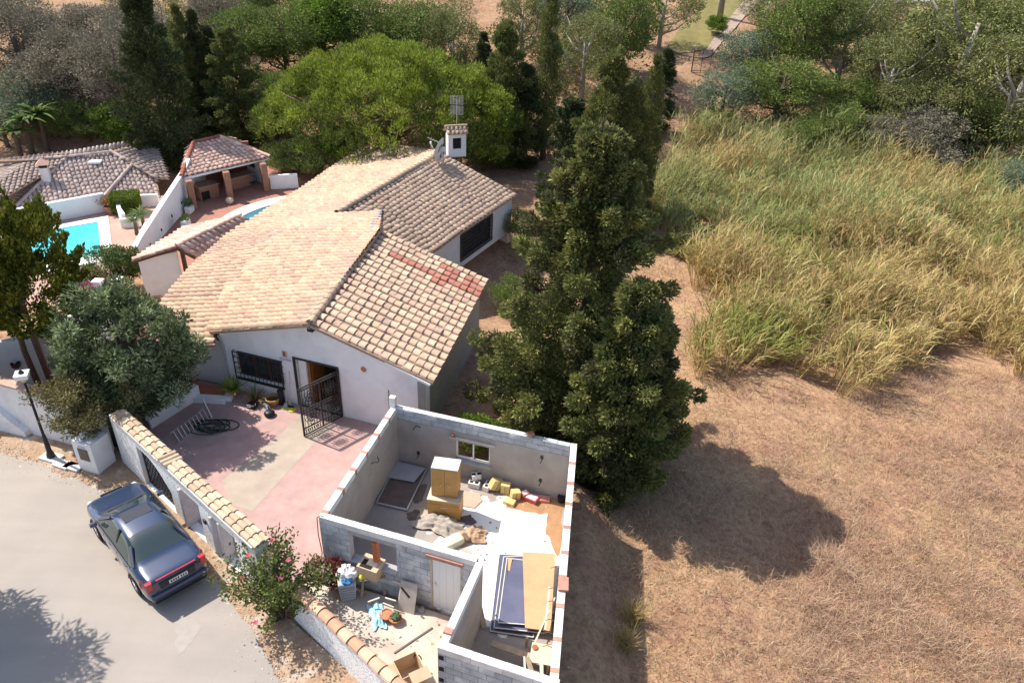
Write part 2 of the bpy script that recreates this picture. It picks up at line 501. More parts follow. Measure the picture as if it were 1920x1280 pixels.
# ================================================================== roof tiles
def tile_mesh(name, L, w, h, mat, segs=6):
    """barrel cover tile: x across, y down the slope from 0 to L, a little wider and higher at the low end"""
    vs = []; fs = []
    for j, (y, k, lift) in enumerate(((-.02, .86, .0), (L * 1.06, 1.0, .026))):
        for i in range(segs + 1):
            a = math.pi * i / segs
            vs.append((-math.cos(a) * w / 2 * k, y, math.sin(a) * h * k + lift))
    n = segs + 1
    for i in range(segs): fs.append((i, i + 1, n + i + 1, n + i))
    m0 = len(vs)
    for i in range(segs + 1):                       # visible thickness of the low edge
        a = math.pi * i / segs
        vs.append((-math.cos(a) * (w / 2 - .022), L * 1.06, math.sin(a) * (h - .02) + .026))
    for i in range(segs): fs.append((n + i, n + i + 1, m0 + i + 1, m0 + i))
    return vs, fs


class Roof:
    """collects tiles; the first `single` of them become objects, the others one joined mesh"""
    def __init__(s, pitch=.42, row=.30, w=.31, h=.125):
        s.pitch, s.row, s.w, s.h = pitch, row, w, h
        s.items = []                                # (matrix, col, row index, length scale)
        s.vs, s.fs = tile_mesh('t', row, w, h, None)
        s.under = MB()

    def column(s, top, bot, nrm, ci):
        top = Vector(top); bot = Vector(bot)
        d = bot - top; L = d.length
        if L < s.row * .6: return
        d.normalize()
        n = max(1, int(round(L / s.row))); st = L / n
        x = d.cross(Vector(nrm)).normalized(); z = x.cross(d).normalized()
        if z.z < 0: z = -z
        x = d.cross(z)
        for k in range(n):
            jit = RND.uniform(-.02, .02); an = RND.uniform(-.05, .05)
            p = top + d * (st * k) + x * jit + z * RND.uniform(0, .022)
            dd = (d + x * an).normalized(); xx = dd.cross(z)
            m = Matrix((xx, dd, z)).transposed().to_4x4(); m.translation = p
            m = m @ Matrix.Diagonal((1, st / s.row, 1, 1))
            s.items.append((m, ci, k, n))

    def ruled(s, T, Bm, thick=.10, pitch=None):
        """columns run from polyline T to polyline Bm (same number of knots)"""
        T = [Vector(p) for p in T]; Bm = [Vector(p) for p in Bm]
        for (t0, t1, b0, b1) in zip(T, T[1:], Bm, Bm[1:]):
            n = max(1, round(((t1 - t0).length + (b1 - b0).length) / 2 / (pitch or s.pitch)))
            nrm = (t1 - t0).cross(b0 - t0)
            if nrm.length < 1e-6: nrm = (b1 - b0).cross(t0 - b0)
            nrm.normalize()
            if nrm.z < 0: nrm = -nrm
            for k in range(n):
                u = (k + .5) / n
                s.column(t0.lerp(t1, u), b0.lerp(b1, u), nrm, len(s.items))
            o = nrm * thick
            s.under.add([t0, t1, b1, b0, t0 - o, t1 - o, b1 - o, b0 - o],
                        [(0, 1, 2, 3), (7, 6, 5, 4), (0, 4, 5, 1), (1, 5, 6, 2), (2, 6, 7, 3), (3, 7, 4, 0)])

    def clipped(s, poly, fall, thick=.08):
        """flat polygon roof with parallel columns along the plan direction `fall`"""
        P = [Vector(p) for p in poly]
        n = (P[1] - P[0]).cross(P[2] - P[0]).normalized()
        if n.z < 0: n = -n
        f = Vector((fall[0], fall[1], 0)).normalized(); f.z = -(n.x * f.x + n.y * f.y) / n.z
        f.normalize(); u = n.cross(f).normalized()
        o = P[0]
        q = [((p - o).dot(u), (p - o).dot(f)) for p in P]
        lo, hi = min(a for a, b in q), max(a for a, b in q)
        k = int((hi - lo) / s.pitch); off = (hi - lo - k * s.pitch) / 2
        for i in range(k + 1):
            c = lo + off + s.pitch * i
            xs = []
            for (a0, b0), (a1, b1) in zip(q, q[1:] + q[:1]):
                if (a0 - c) * (a1 - c) < 0: xs.append(b0 + (b1 - b0) * (c - a0) / (a1 - a0))
            xs.sort()
            for y0, y1 in zip(xs[::2], xs[1::2]): s.column(o + u * c + f * y0, o + u * c + f * y1, n, i)
        m = len(P)
        s.under.add(P + [p - n * thick for p in P], [tuple(range(m)), tuple(range(2 * m - 1, m - 1, -1))] + [(i, m + i, m + (i + 1) % m, (i + 1) % m) for i in range(m)])

    def finish(s, parent, mat, single=0, red=None, name='roof', mat_red=None, rest_name='roof_tiles'):
        part = s.under.build(name, UNDER, parent)
        items = s.items
        if single:
            items = sorted(items, key=lambda it: (it[0].translation - Vector(EYE)).length)
        me = bpy.data.meshes.new('tile'); me.from_pydata(s.vs, [], s.fs); me.materials.append(mat)
        mer = None
        if mat_red is not None:
            mer = bpy.data.meshes.new('tile'); mer.from_pydata(s.vs, [], s.fs); mer.materials.append(mat_red)
        base = np.array(s.vs); nb = len(base); Vs = []; Fs = []; mi = []
        for i, (m, ci, k, n) in enumerate(items):
            isred = red is not None and red(m.translation)
            if i < single:
                o = bpy.data.objects.new('tile', mer if isred else me); COL.objects.link(o)
                o.parent = part; o.matrix_basis = m
            else:
                A = np.array(m)
                Fs.append(np.array(s.fs) + len(Vs) * nb)
                Vs.append(base @ A[:3, :3].T + A[:3, 3]); mi += [1 if isred else 0] * len(s.fs)
        if Vs:
            mm = np_mesh(rest_name, np.concatenate(Vs), np.concatenate(Fs), [mat, mat_red or mat])
            mm.polygons.foreach_set('material_index', mi)
            o = link(rest_name, mm, part); o['kind'] = 'stuff'
        return part


def ridge_caps(parent, pts, mat, r=.13, name='ridge_cap', step=.42):
    mb = MB(); prev = None
    pts = [Vector(p) for p in pts]
    for a, b in zip(pts, pts[1:]):
        L = (b - a).length; n = max(1, round(L / step)); d = (b - a) / n
        dn = d.normalized(); x = dn.cross(Vector((0, 0, 1))).normalized(); z = x.cross(dn)
        for k in range(n):
            p = a + d * k; q = a + d * (k + 1.06)
            vs = []
            for c, rr in ((p, r), (q, r * .86)):
                for i in range(7):
                    t = math.pi * i / 6
                    vs.append(c + x * math.cos(t) * rr + z * (math.sin(t) * rr - .03))
            mb.add(vs, [(i, i + 1, 8 + i, 7 + i) for i in range(6)])
    return mb.build(name, mat, parent)


# ================================================================== walls
def wall(mb, p0, p1, th, z0, top, holes=(), mi=0, reveal=None, side=1):
    """upright wall from p0 to p1, outer face on the line, thickness th to the left (side=1) or right; top: height or [(s, z)...];
    holes: (s0, s1, za, zb)"""
    p0 = Vector((p0[0], p0[1], 0)); p1 = Vector((p1[0], p1[1], 0))
    L = (p1 - p0).length; w = (p1 - p0) / L; n = Vector((-w.y, w.x, 0)) * side
    if not hasattr(top, '__len__'): top = [(0, top), (L, top)]
    ts = [a for a, b in top]; tz = [b for a, b in top]
    H = lambda s: float(np.interp(s, ts, tz))
    cuts = sorted({0.0, L, *[t for t in ts if 0 < t < L], *[h for q in holes for h in q[:2]]})
    P = lambda s, z, k: p0 + w * s + n * (th * k) + Vector((0, 0, z))
    rv = mi if reveal is None else reveal

    def quad(a, b, c, d, m=mi): mb.add([a, b, c, d], [(0, 1, 2, 3)], m)
    for a, b in zip(cuts, cuts[1:]):
        hs = sorted([q for q in holes if q[0] <= a + 1e-6 and q[1] >= b - 1e-6], key=lambda q: q[2])
        segs = []; za = zb = z0
        for q in hs:
            segs.append((za, zb, q[2], q[2])); za = zb = q[3]
        segs.append((za, zb, H(a), H(b)))
        for s0, s1, e0, e1 in segs:
            if e0 - s0 < 1e-5: continue
            quad(P(a, s0, 0), P(b, s1, 0), P(b, e1, 0), P(a, e0, 0))
            quad(P(b, s1, 1), P(a, s0, 1), P(a, e0, 1), P(b, e1, 1))
        quad(P(a, H(a), 0), P(b, H(b), 0), P(b, H(b), 1), P(a, H(a), 1))
        quad(P(a, z0, 1), P(b, z0, 1), P(b, z0, 0), P(a, z0, 0))
    quad(P(0, z0, 1), P(0, z0, 0), P(0, H(0), 0), P(0, H(0), 1)); quad(P(L, z0, 0), P(L, z0, 1), P(L, H(L), 1), P(L, H(L), 0))
    for s0, s1, za, zb in holes:
        quad(P(s0, za, 0), P(s0, za, 1), P(s0, zb, 1), P(s0, zb, 0), rv); quad(P(s1, za, 1), P(s1, za, 0), P(s1, zb, 0), P(s1, zb, 1), rv)
        if za > z0 + 1e-4: quad(P(s0, za, 1), P(s0, za, 0), P(s1, za, 0), P(s1, za, 1), rv)
        quad(P(s0, zb, 0), P(s0, zb, 1), P(s1, zb, 1), P(s1, zb, 0), rv)
    return w, n, L


def lerp2(p0, p1, s, off=0.0, z=0.0):
    p0 = Vector((p0[0], p0[1], 0)); p1 = Vector((p1[0], p1[1], 0)); w = (p1 - p0).normalized(); n = Vector((-w.y, w.x, 0))
    return p0 + w * s + n * off + Vector((0, 0, z))


def frame_on(mb, p0, p1, s0, s1, za, zb, off, bw=.05, depth=.04, mi=0):
    """rectangular frame of bars lying on an upright wall"""
    A = lambda s, z: lerp2(p0, p1, s, off, z)
    nrm = lerp2(p0, p1, 0, 1) - lerp2(p0, p1, 0, 0)
    h = bw / 2
    mb.bar(A(s0, za), A(s0, zb), bw, depth, mi, up=nrm); mb.bar(A(s1, za), A(s1, zb), bw, depth, mi, up=nrm)
    mb.bar(A(s0 + h, za + h), A(s1 - h, za + h), bw, depth, mi, up=nrm); mb.bar(A(s0 + h, zb - h), A(s1 - h, zb - h), bw, depth, mi, up=nrm)
# ================================================================== the villa
VC = Vector((-7, 27, 0))
villa = thing('villa', VC, 'large white villa with cream barrel tile roofs and a barred front window', 'house')
FA = (-10.96, 23.83); FB = (-2.91, 21.24)          # front wall line, seen from outside going right
ap = Vector((-7.02, 22.56, 3.85))
re_ = Vector((-6.4, 33.03, 3.85)); el_ = Vector((-11.21, 23.9, 2.6))
nFL = (re_ - ap).cross(el_ - ap).normalized()
er_ = Vector((-2.50, 21.11, 2.48))
nFR = (re_ - ap).cross(er_ - ap).normalized()
ZR = 3.0
RA = G(632, 402, ZR); RC = G(828, 287, ZR)
ridge_d = (RC - RA).normalized()

# ---- front wall with window and doorway
ws0, wz1 = on_wall(441, 656, FA, FB); ws1, _ = on_wall(527, 673, FA, FB); wz0 = on_wall(449, 703, FA, FB)[1]
ds0 = on_wall(550, 668, FA, FB)[0]; ds1 = on_wall(633, 688, FA, FB)[0]
mb = MB()
Lf = (Vector(FB) - Vector(FA)).length
sap = (Vector(ap.xy) - Vector(FA)).length
wall(mb, FA, FB, .3, -.1, [(0, 2.52), (sap, 3.76), (Lf, 2.42)], [(ws0, ws1, wz0, wz1), (ds0, ds1, .05, 2.2)])
mb.build('front_wall', WHITE, villa)
# ---- the other walls
RB = (-1.50, 28.9)
LW = (-14.1, 24.85)
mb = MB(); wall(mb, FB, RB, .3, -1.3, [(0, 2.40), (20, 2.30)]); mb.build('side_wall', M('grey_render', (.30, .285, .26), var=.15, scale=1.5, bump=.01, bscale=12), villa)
mb = MB(); wall(mb, LW, (FA[0] - .02, FA[1] + .25), .3, -.1, [(0, 1.9), (20, 2.35)]); mb.build('front_wall', WHITE, villa)
mb = MB(); wall(mb, RB, (-7.4, 31.8), .3, -1.3, 2.2); mb.build('rear_wall', WHITE, villa)
# rear wing, right side: upper storey overhangs a recessed lower one
e1 = G(850, 445, 1.72); e2 = G(970, 365, 1.72)
ed = (e2 - e1).normalized()
W1 = Vector((e1.x, e1.y, 0)) - ed * 3.2 + Vector((-ed.y, ed.x, 0)) * .22; W2 = Vector((e2.x, e2.y, 0)) - ed * .25 + Vector((-ed.y, ed.x, 0)) * .22
q0 = on_wall(863, 433, W1, W2); q1 = on_wall(863, 491, W1, W2); q2 = on_wall(922, 407, W1, W2)
rs0, rs1, rz0, rz1 = q0[0], q2[0], q1[1], (q0[1] + q2[1]) / 2
LZ = rz0 - .35
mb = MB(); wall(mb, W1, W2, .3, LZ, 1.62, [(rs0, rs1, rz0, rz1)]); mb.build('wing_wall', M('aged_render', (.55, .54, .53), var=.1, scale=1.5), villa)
nin = Vector((-ed.y, ed.x, 0))
mb = MB(); wall(mb, W1 + nin * .9, W2 + nin * .9 - ed * .1, .25, -3.2, LZ); mb.prism([(W1 + nin * .31).xy, (W2 + nin * .31).xy, (W2 + nin * 1.2).xy, (W1 + nin * 1.2).xy], LZ + .01, LZ + .12)
mb.build('lower_wall', WHITE, villa)
rearL = G(697, 268, 1.25)
mb = MB(); wall(mb, W2, (RC.x - .1, RC.y + .3), .3, -3.2, [(0, 1.6), (6.2, 2.75)]); wall(mb, (RC.x - .1, RC.y + .3), (rearL.x + .4, rearL.y - .3), .3, -1.6, [(0, 2.75), (9.5, 1.05)])
mb.build('rear_wall', WHITE, villa)
OUT = [(828, 287, 697, 268, 1.25), (762, 325, 628, 313, 1.3), (700, 363, 560, 360, 1.38), (632, 402, 500, 396, 1.48), (616, 406, 485, 406, 1.52), (598, 411, 468, 417, 1.56), (578, 417, 450, 427, 1.6), (556, 425, 430, 440, 1.66), (530, 452, 395, 472, 1.78), (486, 496, 355, 508, 1.9), (446, 540, 322, 546, 2.02), (420, 566, 305, 570, 2.0), (404, 596, 292, 605, 1.98), (403, 646, 300, 648, 1.95)]
topz = [ZR, ZR, ZR, ZR, 2.94, 2.82, 2.68, 2.50, 2.46, 2.42, 2.42, 2.40, 2.40, 2.36]
Lt = [G(a, b, z) for (a, b, c, d, e), z in zip(OUT, topz)]
Lb = [G(c, d, e) for a, b, c, d, e in OUT]
mb = MB()
for a, b in zip(Lb[::2], Lb[2::2]):
    a2 = a + (Lt[0] - Lb[0]).normalized() * .35; b2 = b + (Lt[0] - Lb[0]).normalized() * .35
    wall(mb, b2.xy, a2.xy, .25, -1.3, [(0, b.z - .12), ((b2.xy - a2.xy).length, a.z - .12)], side=-1)
mb.build('garden_side_wall', WHITE, villa)

# ---- roofs
FRp = [ap, on_plane(714, 431, ap, nFR), on_plane(915, 524, ap, nFR), on_plane(812, 718, ap, nFR)]
FRp[0] = ap + (ap - FRp[1]).normalized() * .18
roof = Roof(pitch=.425, row=.305, w=.39, h=.095)
nrow = 6
T = [FRp[0].lerp(FRp[1], i / nrow) for i in range(nrow + 1)]; Bm = [FRp[3].lerp(FRp[2], i / nrow) for i in range(nrow + 1)]
roof.ruled(T, Bm)
ra = G(722, 476, 3.3); 


def red_tile(p):
    # patch of new red tiles near the far eave and one line of them running up the slope
    q = (p - Vector(EYE)); k = q.dot(Vector(CF)); x = 960 + F_PX * q.dot(Vector(CR)) / k; y = 640 - F_PX * q.dot(Vector(CU)) / k
    line = 476 + (x - 722) * .475
    if 722 < x < 845 and abs(y - line) < 6: return True
    if 822 < x < 895 and 492 + (x - 822) * .42 < y < 528 + (x - 822) * .42: return (int(x * 7) % 9) != 0
    return False


roof.finish(villa, TILE, single=300, red=red_tile, mat_red=TILE_RED)
FLpx = [(585, 605), (714, 431), (718, 398), (612, 406), (520, 428), (445, 496), (395, 618)]
FLp = [on_plane(*p, ap, nFL) for p in FLpx]
FLp[0] = ap + (ap - FLp[1]).normalized() * .15; FLp[-1] = FLp[-1] + (ap - FLp[1]).normalized() * .15
r2 = Roof(pitch=.36, row=.34, w=.285, h=.15)
r2.ruled([FLp[0], FLp[0].lerp(FLp[1], .34), FLp[0].lerp(FLp[1], .67), FLp[1], FLp[2]], [FLp[6], FLp[6].lerp(FLp[5], .5), FLp[5], FLp[4], FLp[3] + Vector((-.2, .2, -.06))])
r2.finish(villa, TILE_Y)
r3 = Roof(pitch=.36, row=.34, w=.285, h=.15)
r3.ruled(Lt, Lb)
r3.finish(villa, TILE_Y)
r4 = Roof(pitch=.35, row=.33, w=.32, h=.085)
bA = e1 - ed * 3.6
r4.ruled([RA - ridge_d * .2, RA.lerp(RC, .25), RA.lerp(RC, .5), RA.lerp(RC, .75), RC], [bA, bA.lerp(e1, .55) + Vector((.12, 0, 0)), e1 + ed * .7, e1.lerp(e2, .6), e2])
r4.finish(villa, TILE)
ridge_caps(villa, [FRp[0] + Vector((0, 0, .1)), FRp[1] + Vector((0, 0, .1))], TILE_Y, r=.16)
ridge_caps(villa, [RA + Vector((0, 0, .1)), RC + Vector((0, 0, .1))], TILE_Y, r=.17)
# lead flashing where the front ridge meets the rear roof
fl0 = on_plane(700, 433, ap, nFL) + Vector((0, 0, .16)); fl1 = on_plane(718, 398, ap, nFL) + Vector((0, 0, .16)); fl2 = on_plane(709, 400, ap, nFL) + Vector((0, 0, .15)); fl3 = on_plane(690, 434, ap, nFL) + Vector((0, 0, .15))
MB().add([fl0, fl1, fl2, fl3, fl0 + Vector((.05, 0, -.2)), fl1 + Vector((.05, 0, -.2))], [(0, 1, 2, 3), (0, 4, 5, 1)]).build('flashing', M('lead', (.13, .14, .2), rough=.6, var=.2), villa)
# verge mortar line under the front tiles
mb = MB(); off = -.04
mb.bar(lerp2(FA, FB, 0, off, 2.56), lerp2(FA, FB, sap, off, 3.80), .12, .09); mb.bar(lerp2(FA, FB, sap, off, 3.80), lerp2(FA, FB, Lf + .2, off, 2.42), .12, .09)
mb.build('verge_mortar', WHITE_P, villa)

# ---- front window with iron grille
win = MB().box(lerp2(FA, FB, (ws0 + ws1) / 2, .2, (wz0 + wz1) / 2), (1, 1, 1)).v and None
wfr = MB(); frame_on(wfr, FA, FB, ws0 + .03, ws1 - .03, wz0 + .03, wz1 - .03, .12, .07, .06)
for k in (.36, .68): wfr.bar(lerp2(FA, FB, ws0 + (ws1 - ws0) * k, .12, wz0), lerp2(FA, FB, ws0 + (ws1 - ws0) * k, .12, wz1), .07, .06, up=(0.3, .95, 0))
wo = wfr.build('window', WOOD, villa)
pm = MB(); a, b = lerp2(FA, FB, ws0, .16, wz0), lerp2(FA, FB, ws1, .16, wz1)
pm.add([(a.x, a.y, wz0), (b.x, b.y, wz0), (b.x, b.y, wz1), (a.x, a.y, wz1)], [(0, 1, 2, 3)]); pm.build('pane', GLASS, wo)
gm = MB(); go = -.14
frame_on(gm, FA, FB, ws0 - .04, ws1 + .04, wz0 - .06, wz1 + .04, go, .035, .035)
n = 12
for k in range(1, n):
    s = ws0 + (ws1 - ws0) * k / n
    gm.bar(lerp2(FA, FB, s, go, wz0 - .04), lerp2(FA, FB, s, go, wz1 + .02), .02)
for k in range(1, 5):
    z = wz0 + (wz1 - wz0) * k / 5
    gm.bar(lerp2(FA, FB, ws0 - .02, go + .012, z), lerp2(FA, FB, ws1 + .02, go + .012, z), .02)
for s in (ws0 - .04, ws1 + .04):
    for z in (wz0 - .04, wz0 + .3, wz0 + .6, wz0 + .9, wz1 + .02): gm.bar(lerp2(FA, FB, s, go, z), lerp2(FA, FB, s, 0, z), .02)
gm.bar(lerp2(FA, FB, ws0 - .04, -.07, wz0 - .06), lerp2(FA, FB, ws1 + .04, -.07, wz0 - .06), .16, .02)
gm.build('window_grille', IRON, villa)

# ---- doorway
mb = MB(); frame_on(mb, FA, FB, ds0, ds1, 0.0, 2.22, .0, .07, .08); mb.build('door_frame', IRON, villa)
mb = MB(); a = ds0 + .04
mb.bar(lerp2(FA, FB, a + .16, .22, .05), lerp2(FA, FB, a + .16, .22, 2.18), .32, .1, up=(.3, .95, 0)); mb.build('door_side_panel', WHITE_P, villa)
mb = MB(); mb.bar(lerp2(FA, FB, a + .38, .3, .05), lerp2(FA, FB, a + .38, .3, 2.12), .10, .12, up=(.3, .95, 0))
dl = mb.build('door_leaf', M('oak_door', (.30, .12, .04), rough=.5, var=.25, scale=4), villa)
mb = MB()
c0 = lerp2(FA, FB, a + .42, .36, 0); c1 = c0 + Vector((.25, .95, 0)) * .9
mb.bar(c0 + Vector((0, 0, 1.08)), c1 + Vector((0, 0, 1.08)), .05, 2.06); mb.build('door_panel', MATS['oak_door'], dl)
MB().box(Vector(lerp2(FA, FB, (ds0 + ds1) / 2, .15, .03)), (1.9, .5, .08), rotz(math.atan2(FB[1] - FA[1], FB[0] - FA[0]))).build('threshold', BEIGE, villa)

# ---- wrought iron gate standing open
gh = lerp2(FA, FB, ds1 + .05, -.06); gf = G(570, 819, .05)
gd = Vector((gf.x - gh.x, gf.y - gh.y, 0)); GL = gd.length; gd.normalize()
gt = thing('iron_gate', (gh.x, gh.y, .05), 'black wrought iron gate standing open in front of the villa doorway', 'gate')
GZ = lambda s, z: Vector((gh.x, gh.y, .05)) + gd * s + Vector((0, 0, z))
gn = Vector((-gd.y, gd.x, 0))
for s in (0.03, GL - .03): MB().bar(GZ(s, 0.03), GZ(s, 2.05), .06, .05, up=gn).build('gate_post', IRON, gt)
mb = MB()
for z in (.06, .34, 1.0, 1.10, 1.95, 2.05): mb.bar(GZ(.03, z), GZ(GL - .03, z), .045, .035, up=gn)
mb.bar(GZ(GL * .5, .05), GZ(GL * .5, 2.04), .05, .04, up=gn)
mb.build('rail', IRON, gt)
for k in range(1, 14):
    if k == 7: continue
    s = GL * k / 14
    MB().bar(GZ(s, .08), GZ(s, 2.0), .016).build('bar', IRON, gt)


def ring(c, ax1, ax2, r, t=.012, n=14, turns=1.0):
    return [c + ax1 * (r * math.cos(2 * math.pi * turns * k / n)) + ax2 * (r * math.sin(2 * math.pi * turns * k / n)) for k in range(n + 1)]


for half in (0, 1):
    for z0, z1 in ((.36, .98), (1.12, 1.93)):
        mb = MB(); cs = GL * (.25 + .5 * half); cz = (z0 + z1) / 2; up = Vector((0, 0, 1))
        mb.tube(ring(GZ(cs, cz), gd, up, .13), .012, 5)
        for q in range(8):
            a = q * math.pi / 4; c = GZ(cs + .20 * math.cos(a), cz + .22 * math.sin(a))
            mb.tube(ring(c, gd, up, .075), .011, 5)
            mb.bar(GZ(cs, cz), c, .02)
        mb.build('scroll_panel', IRON, gt)
    mb = MB()
    for q in range(9): mb.tube(ring(GZ(GL * (.05 + .5 * half) + q * GL * .05, .2), gd, Vector((0, 0, 1)), .055), .01, 5)
    mb.build('scroll_band', IRON, gt)

# ---- rear wing window
mb = MB(); frame_on(mb, W1, W2, rs0 + .03, rs1 - .03, rz0 + .03, rz1 - .03, .10, .07, .06); wo = mb.build('window', WOOD, villa)
a, b = lerp2(W1, W2, rs0, .14), lerp2(W1, W2, rs1, .14)
MB().add([(a.x, a.y, rz0), (b.x, b.y, rz0), (b.x, b.y, rz1), (a.x, a.y, rz1)], [(0, 1, 2, 3)]).build('pane', GLASS, wo)
mb = MB(); frame_on(mb, W1, W2, rs0, rs1, rz0, rz1, -.05, .05, .04)
for k in range(1, 14): s = rs0 + (rs1 - rs0) * k / 14; mb.bar(lerp2(W1, W2, s, -.05, rz0), lerp2(W1, W2, s, -.05, rz1), .025)
for k in range(1, 7): z = rz0 + (rz1 - rz0) * k / 7; mb.bar(lerp2(W1, W2, rs0, -.05, z), lerp2(W1, W2, rs1, -.05, z), .025)
mb.build('window_grille', IRON, villa)

# ---- small things fixed to the front wall
mb = MB(); d0 = on_wall(417, 649, FA, FB)
pts = [lerp2(FA, FB, -.02, -.06, 2.42), lerp2(FA, FB, .10, -.10, 2.30), lerp2(FA, FB, .16, -.08, 2.0), lerp2(FA, FB, .16, -.08, .1)]
mb.tube(pts, .035, 8); mb.build('downpipe', M('grey_pipe', (.30, .30, .31), rough=.5, var=.1), villa)
s, z = on_wall(584, 614, FA, FB); MB().box(lerp2(FA, FB, s + .05, -.1, z), (.22, .2, .14), rotz(-.31)).build('wall_lamp', IRON, villa, bevel=.01)
s, z = on_wall(534, 664, FA, FB)
pl = MB().box(lerp2(FA, FB, s, -.02, z + .02), (.2, .03, .26), rotz(-.31)).build('tile_plaque', M('plaque', (.55, .42, .32), var=.2, scale=20), villa)
MB().box(lerp2(FA, FB, s, -.037, z + .03), (.10, .012, .18), rotz(-.31)).build('painted_figure', M('plaque_paint', (.25, .11, .06), var=.3, scale=30), pl)
for k in range(5): MB().box(lerp2(FA, FB, s - .2 + .1 * k, -.015, z - .22), (.075, .02, .085), rotz(-.31)).build('number_tile', M('number_tile', (.45, .45, .58), var=.4, scale=60), villa)
s, z = on_wall(682, 692, FA, FB); mb = MB()
c = lerp2(FA, FB, s, -.02, z); ax = (lerp2(FA, FB, 1, 0) - lerp2(FA, FB, 0, 0))
pts = [c + ax * (.11 * math.cos(t * math.pi / 8)) + Vector((0, 0, .11 * math.sin(t * math.pi / 8))) for t in range(16)]
mb.add([c - lerp2((0, 0), ax.xy, 0, .03)] + pts, [(0, i + 1, (i + 1) % 16 + 1) for i in range(16)]); mb.build('wall_plate', TERRA, villa)
s = on_wall(730, 760, FA, FB)[0]
MB().bar(lerp2(FA, FB, s, -.02, .6), lerp2(FA, FB, s, -.02, 1.75), .018).build('cable', IRON, villa)

# ---- chimney on the rear ridge
cc = G(855, 292, ZR - .15)
R = rotz(.35)
chim = MB(); CH = 1.45
for sx in (-1, 1):
    chim.box(cc + R @ Vector((sx * .42, 0, CH / 2)), (.30, .62, CH), R)
chim.box(cc + R @ Vector((0, 0, .25)), (.56, .60, .5), R); chim.box(cc + R @ Vector((0, 0, CH - .14)), (.56, .60, .28), R)
co = chim.build('chimney', WHITE, villa, bevel=.03)
MB().box(cc + R @ Vector((0, .05, .85)), (.53, .40, .72), R).build('flue', DARK, co)
cr = Roof(pitch=.24, row=.26, w=.2, h=.08)
tz = Vector((0, 0, CH)); hw, hl = .50, .66
rr0 = cc + R @ Vector((-hl, 0, CH + .34)); rr1 = cc + R @ Vector((hl, 0, CH + .34))
for sy in (1, -1):
    cr.ruled([rr0, rr1], [cc + R @ Vector((-hl, sy * hw, CH + .03)), cc + R @ Vector((hl, sy * hw, CH + .03))], thick=.05)
cr.finish(co, TILE, name='chimney_roof', rest_name='roof_tiles')
MB().tube([cc + R @ Vector((-.7, 0, CH + .4)), cc + R @ Vector((.7, 0, CH + .4))], .08, 8).build('chimney_ridge', TILE_Y, co)

# ---- satellite dish, panel aerial, small aerial
dc = G(826, 278, ZR + .95)


def dish(name, c, aim, r, label):
    t = thing(name, (c.x, c.y, ZR), label, 'satellite dish')
    a = Vector(aim).normalized(); x = a.cross(Vector((0, 0, 1))).normalized(); y = a.cross(x)
    mb = MB(); vs = [c]; n = 20
    for k, (rr, dp) in enumerate(((.4, .02), (.75, .07), (1, .13))):
        vs += [c + (x * math.cos(2 * math.pi * i / n) + y * math.sin(2 * math.pi * i / n)) * r * rr + a * dp * r * 1.5 for i in range(n)]
    fs = [(0, i + 1, (i + 1) % n + 1) for i in range(n)] + [(1 + k * n + i, 1 + k * n + (i + 1) % n, 1 + (k + 1) * n + (i + 1) % n, 1 + (k + 1) * n + i) for k in range(2) for i in range(n)]
    mb.add(vs, fs); mb.build('reflector', M('dish_white', (.75, .75, .74), rough=.5, var=.05), t, smooth=True)
    mb = MB(); mb.tube([c + y * r * .9 * (1 if y.z < 0 else -1) + a * .1, c + a * r * 1.05], .018, 6); mb.build('feed_arm', ALU, t)
    MB().box(c + a * r * 1.08, (.09, .09, .12)).build('receiver', WHITE_P, t)
    MB().tube([Vector((c.x, c.y, ZR - .1)) - a * .12, c - a * .12, c - a * .02], .03, 6).build('mount', ALU, t)
    return t


dish('satellite_dish', dc, (-.9, .25, .35), .62, 'white satellite dish seen edge on beside the villa chimney')
dish('satellite_dish', G(829, 300, ZR + .15) + Vector((0, 0, .3)), (-.8, .45, .3), .5, 'smaller white dish standing in front of the chimney base')
pa = thing('panel_aerial', cc + Vector((0, 0, CH + .3)), 'grid panel television aerial on a mast above the chimney', 'aerial')
top = G(851, 222, ZR + CH + 1.35); top.x = cc.x + .05; top.y = cc.y
mb = MB(); mb.tube([cc + Vector((0.05, 0, CH + .3)), Vector((top.x, top.y, top.z + .45))], .02, 6); mb.build('mast', ALU, pa)
mb = MB()
for zz in (-.42, .18):
    for i in range(8): mb.bar(Vector((top.x - .38, top.y, top.z + zz + i * .07)), Vector((top.x + .38, top.y, top.z + zz + i * .07)), .014)
    for i in range(5): mb.bar(Vector((top.x - .38 + i * .19, top.y + .01, top.z + zz)), Vector((top.x - .38 + i * .19, top.y + .01, top.z + zz + .49)), .016)
mb.build('grid', ALU, pa)
mb = MB()
for k in range(4):
    for s in (-1, 1): mb.bar(Vector((top.x, top.y - .06, top.z - .25 + k * .22)), Vector((top.x + s * .2, top.y - .1, top.z - .2 + k * .22 + .07)), .02)
mb.build('dipole', M('dull_aluminium', (.4, .4, .41), rough=.5, metal=.5), pa)
va = G(805, 262, ZR + .75)
a2 = thing('rod_aerial', (va.x, va.y, ZR), 'short rod aerial at the rear end of the villa ridge', 'aerial')
MB().tube([Vector((va.x + .1, va.y, ZR - .25)), va + Vector((.1, 0, .1))], .02, 6).build('mast', ALU, a2)
MB().tube([va + Vector((-.1, .1, .1)), va + Vector((.75, -.3, -.1))], .016, 6).build('boom', ALU, a2)
mb = MB()
for k in range(5): p = (va + Vector((-.1, .1, .1))).lerp(va + Vector((.75, -.3, -.1)), k / 5); mb.bar(p + Vector((-.05, -.2, 0)), p + Vector((.05, .2, 0)), .014)
mb.build('rod', ALU, a2)
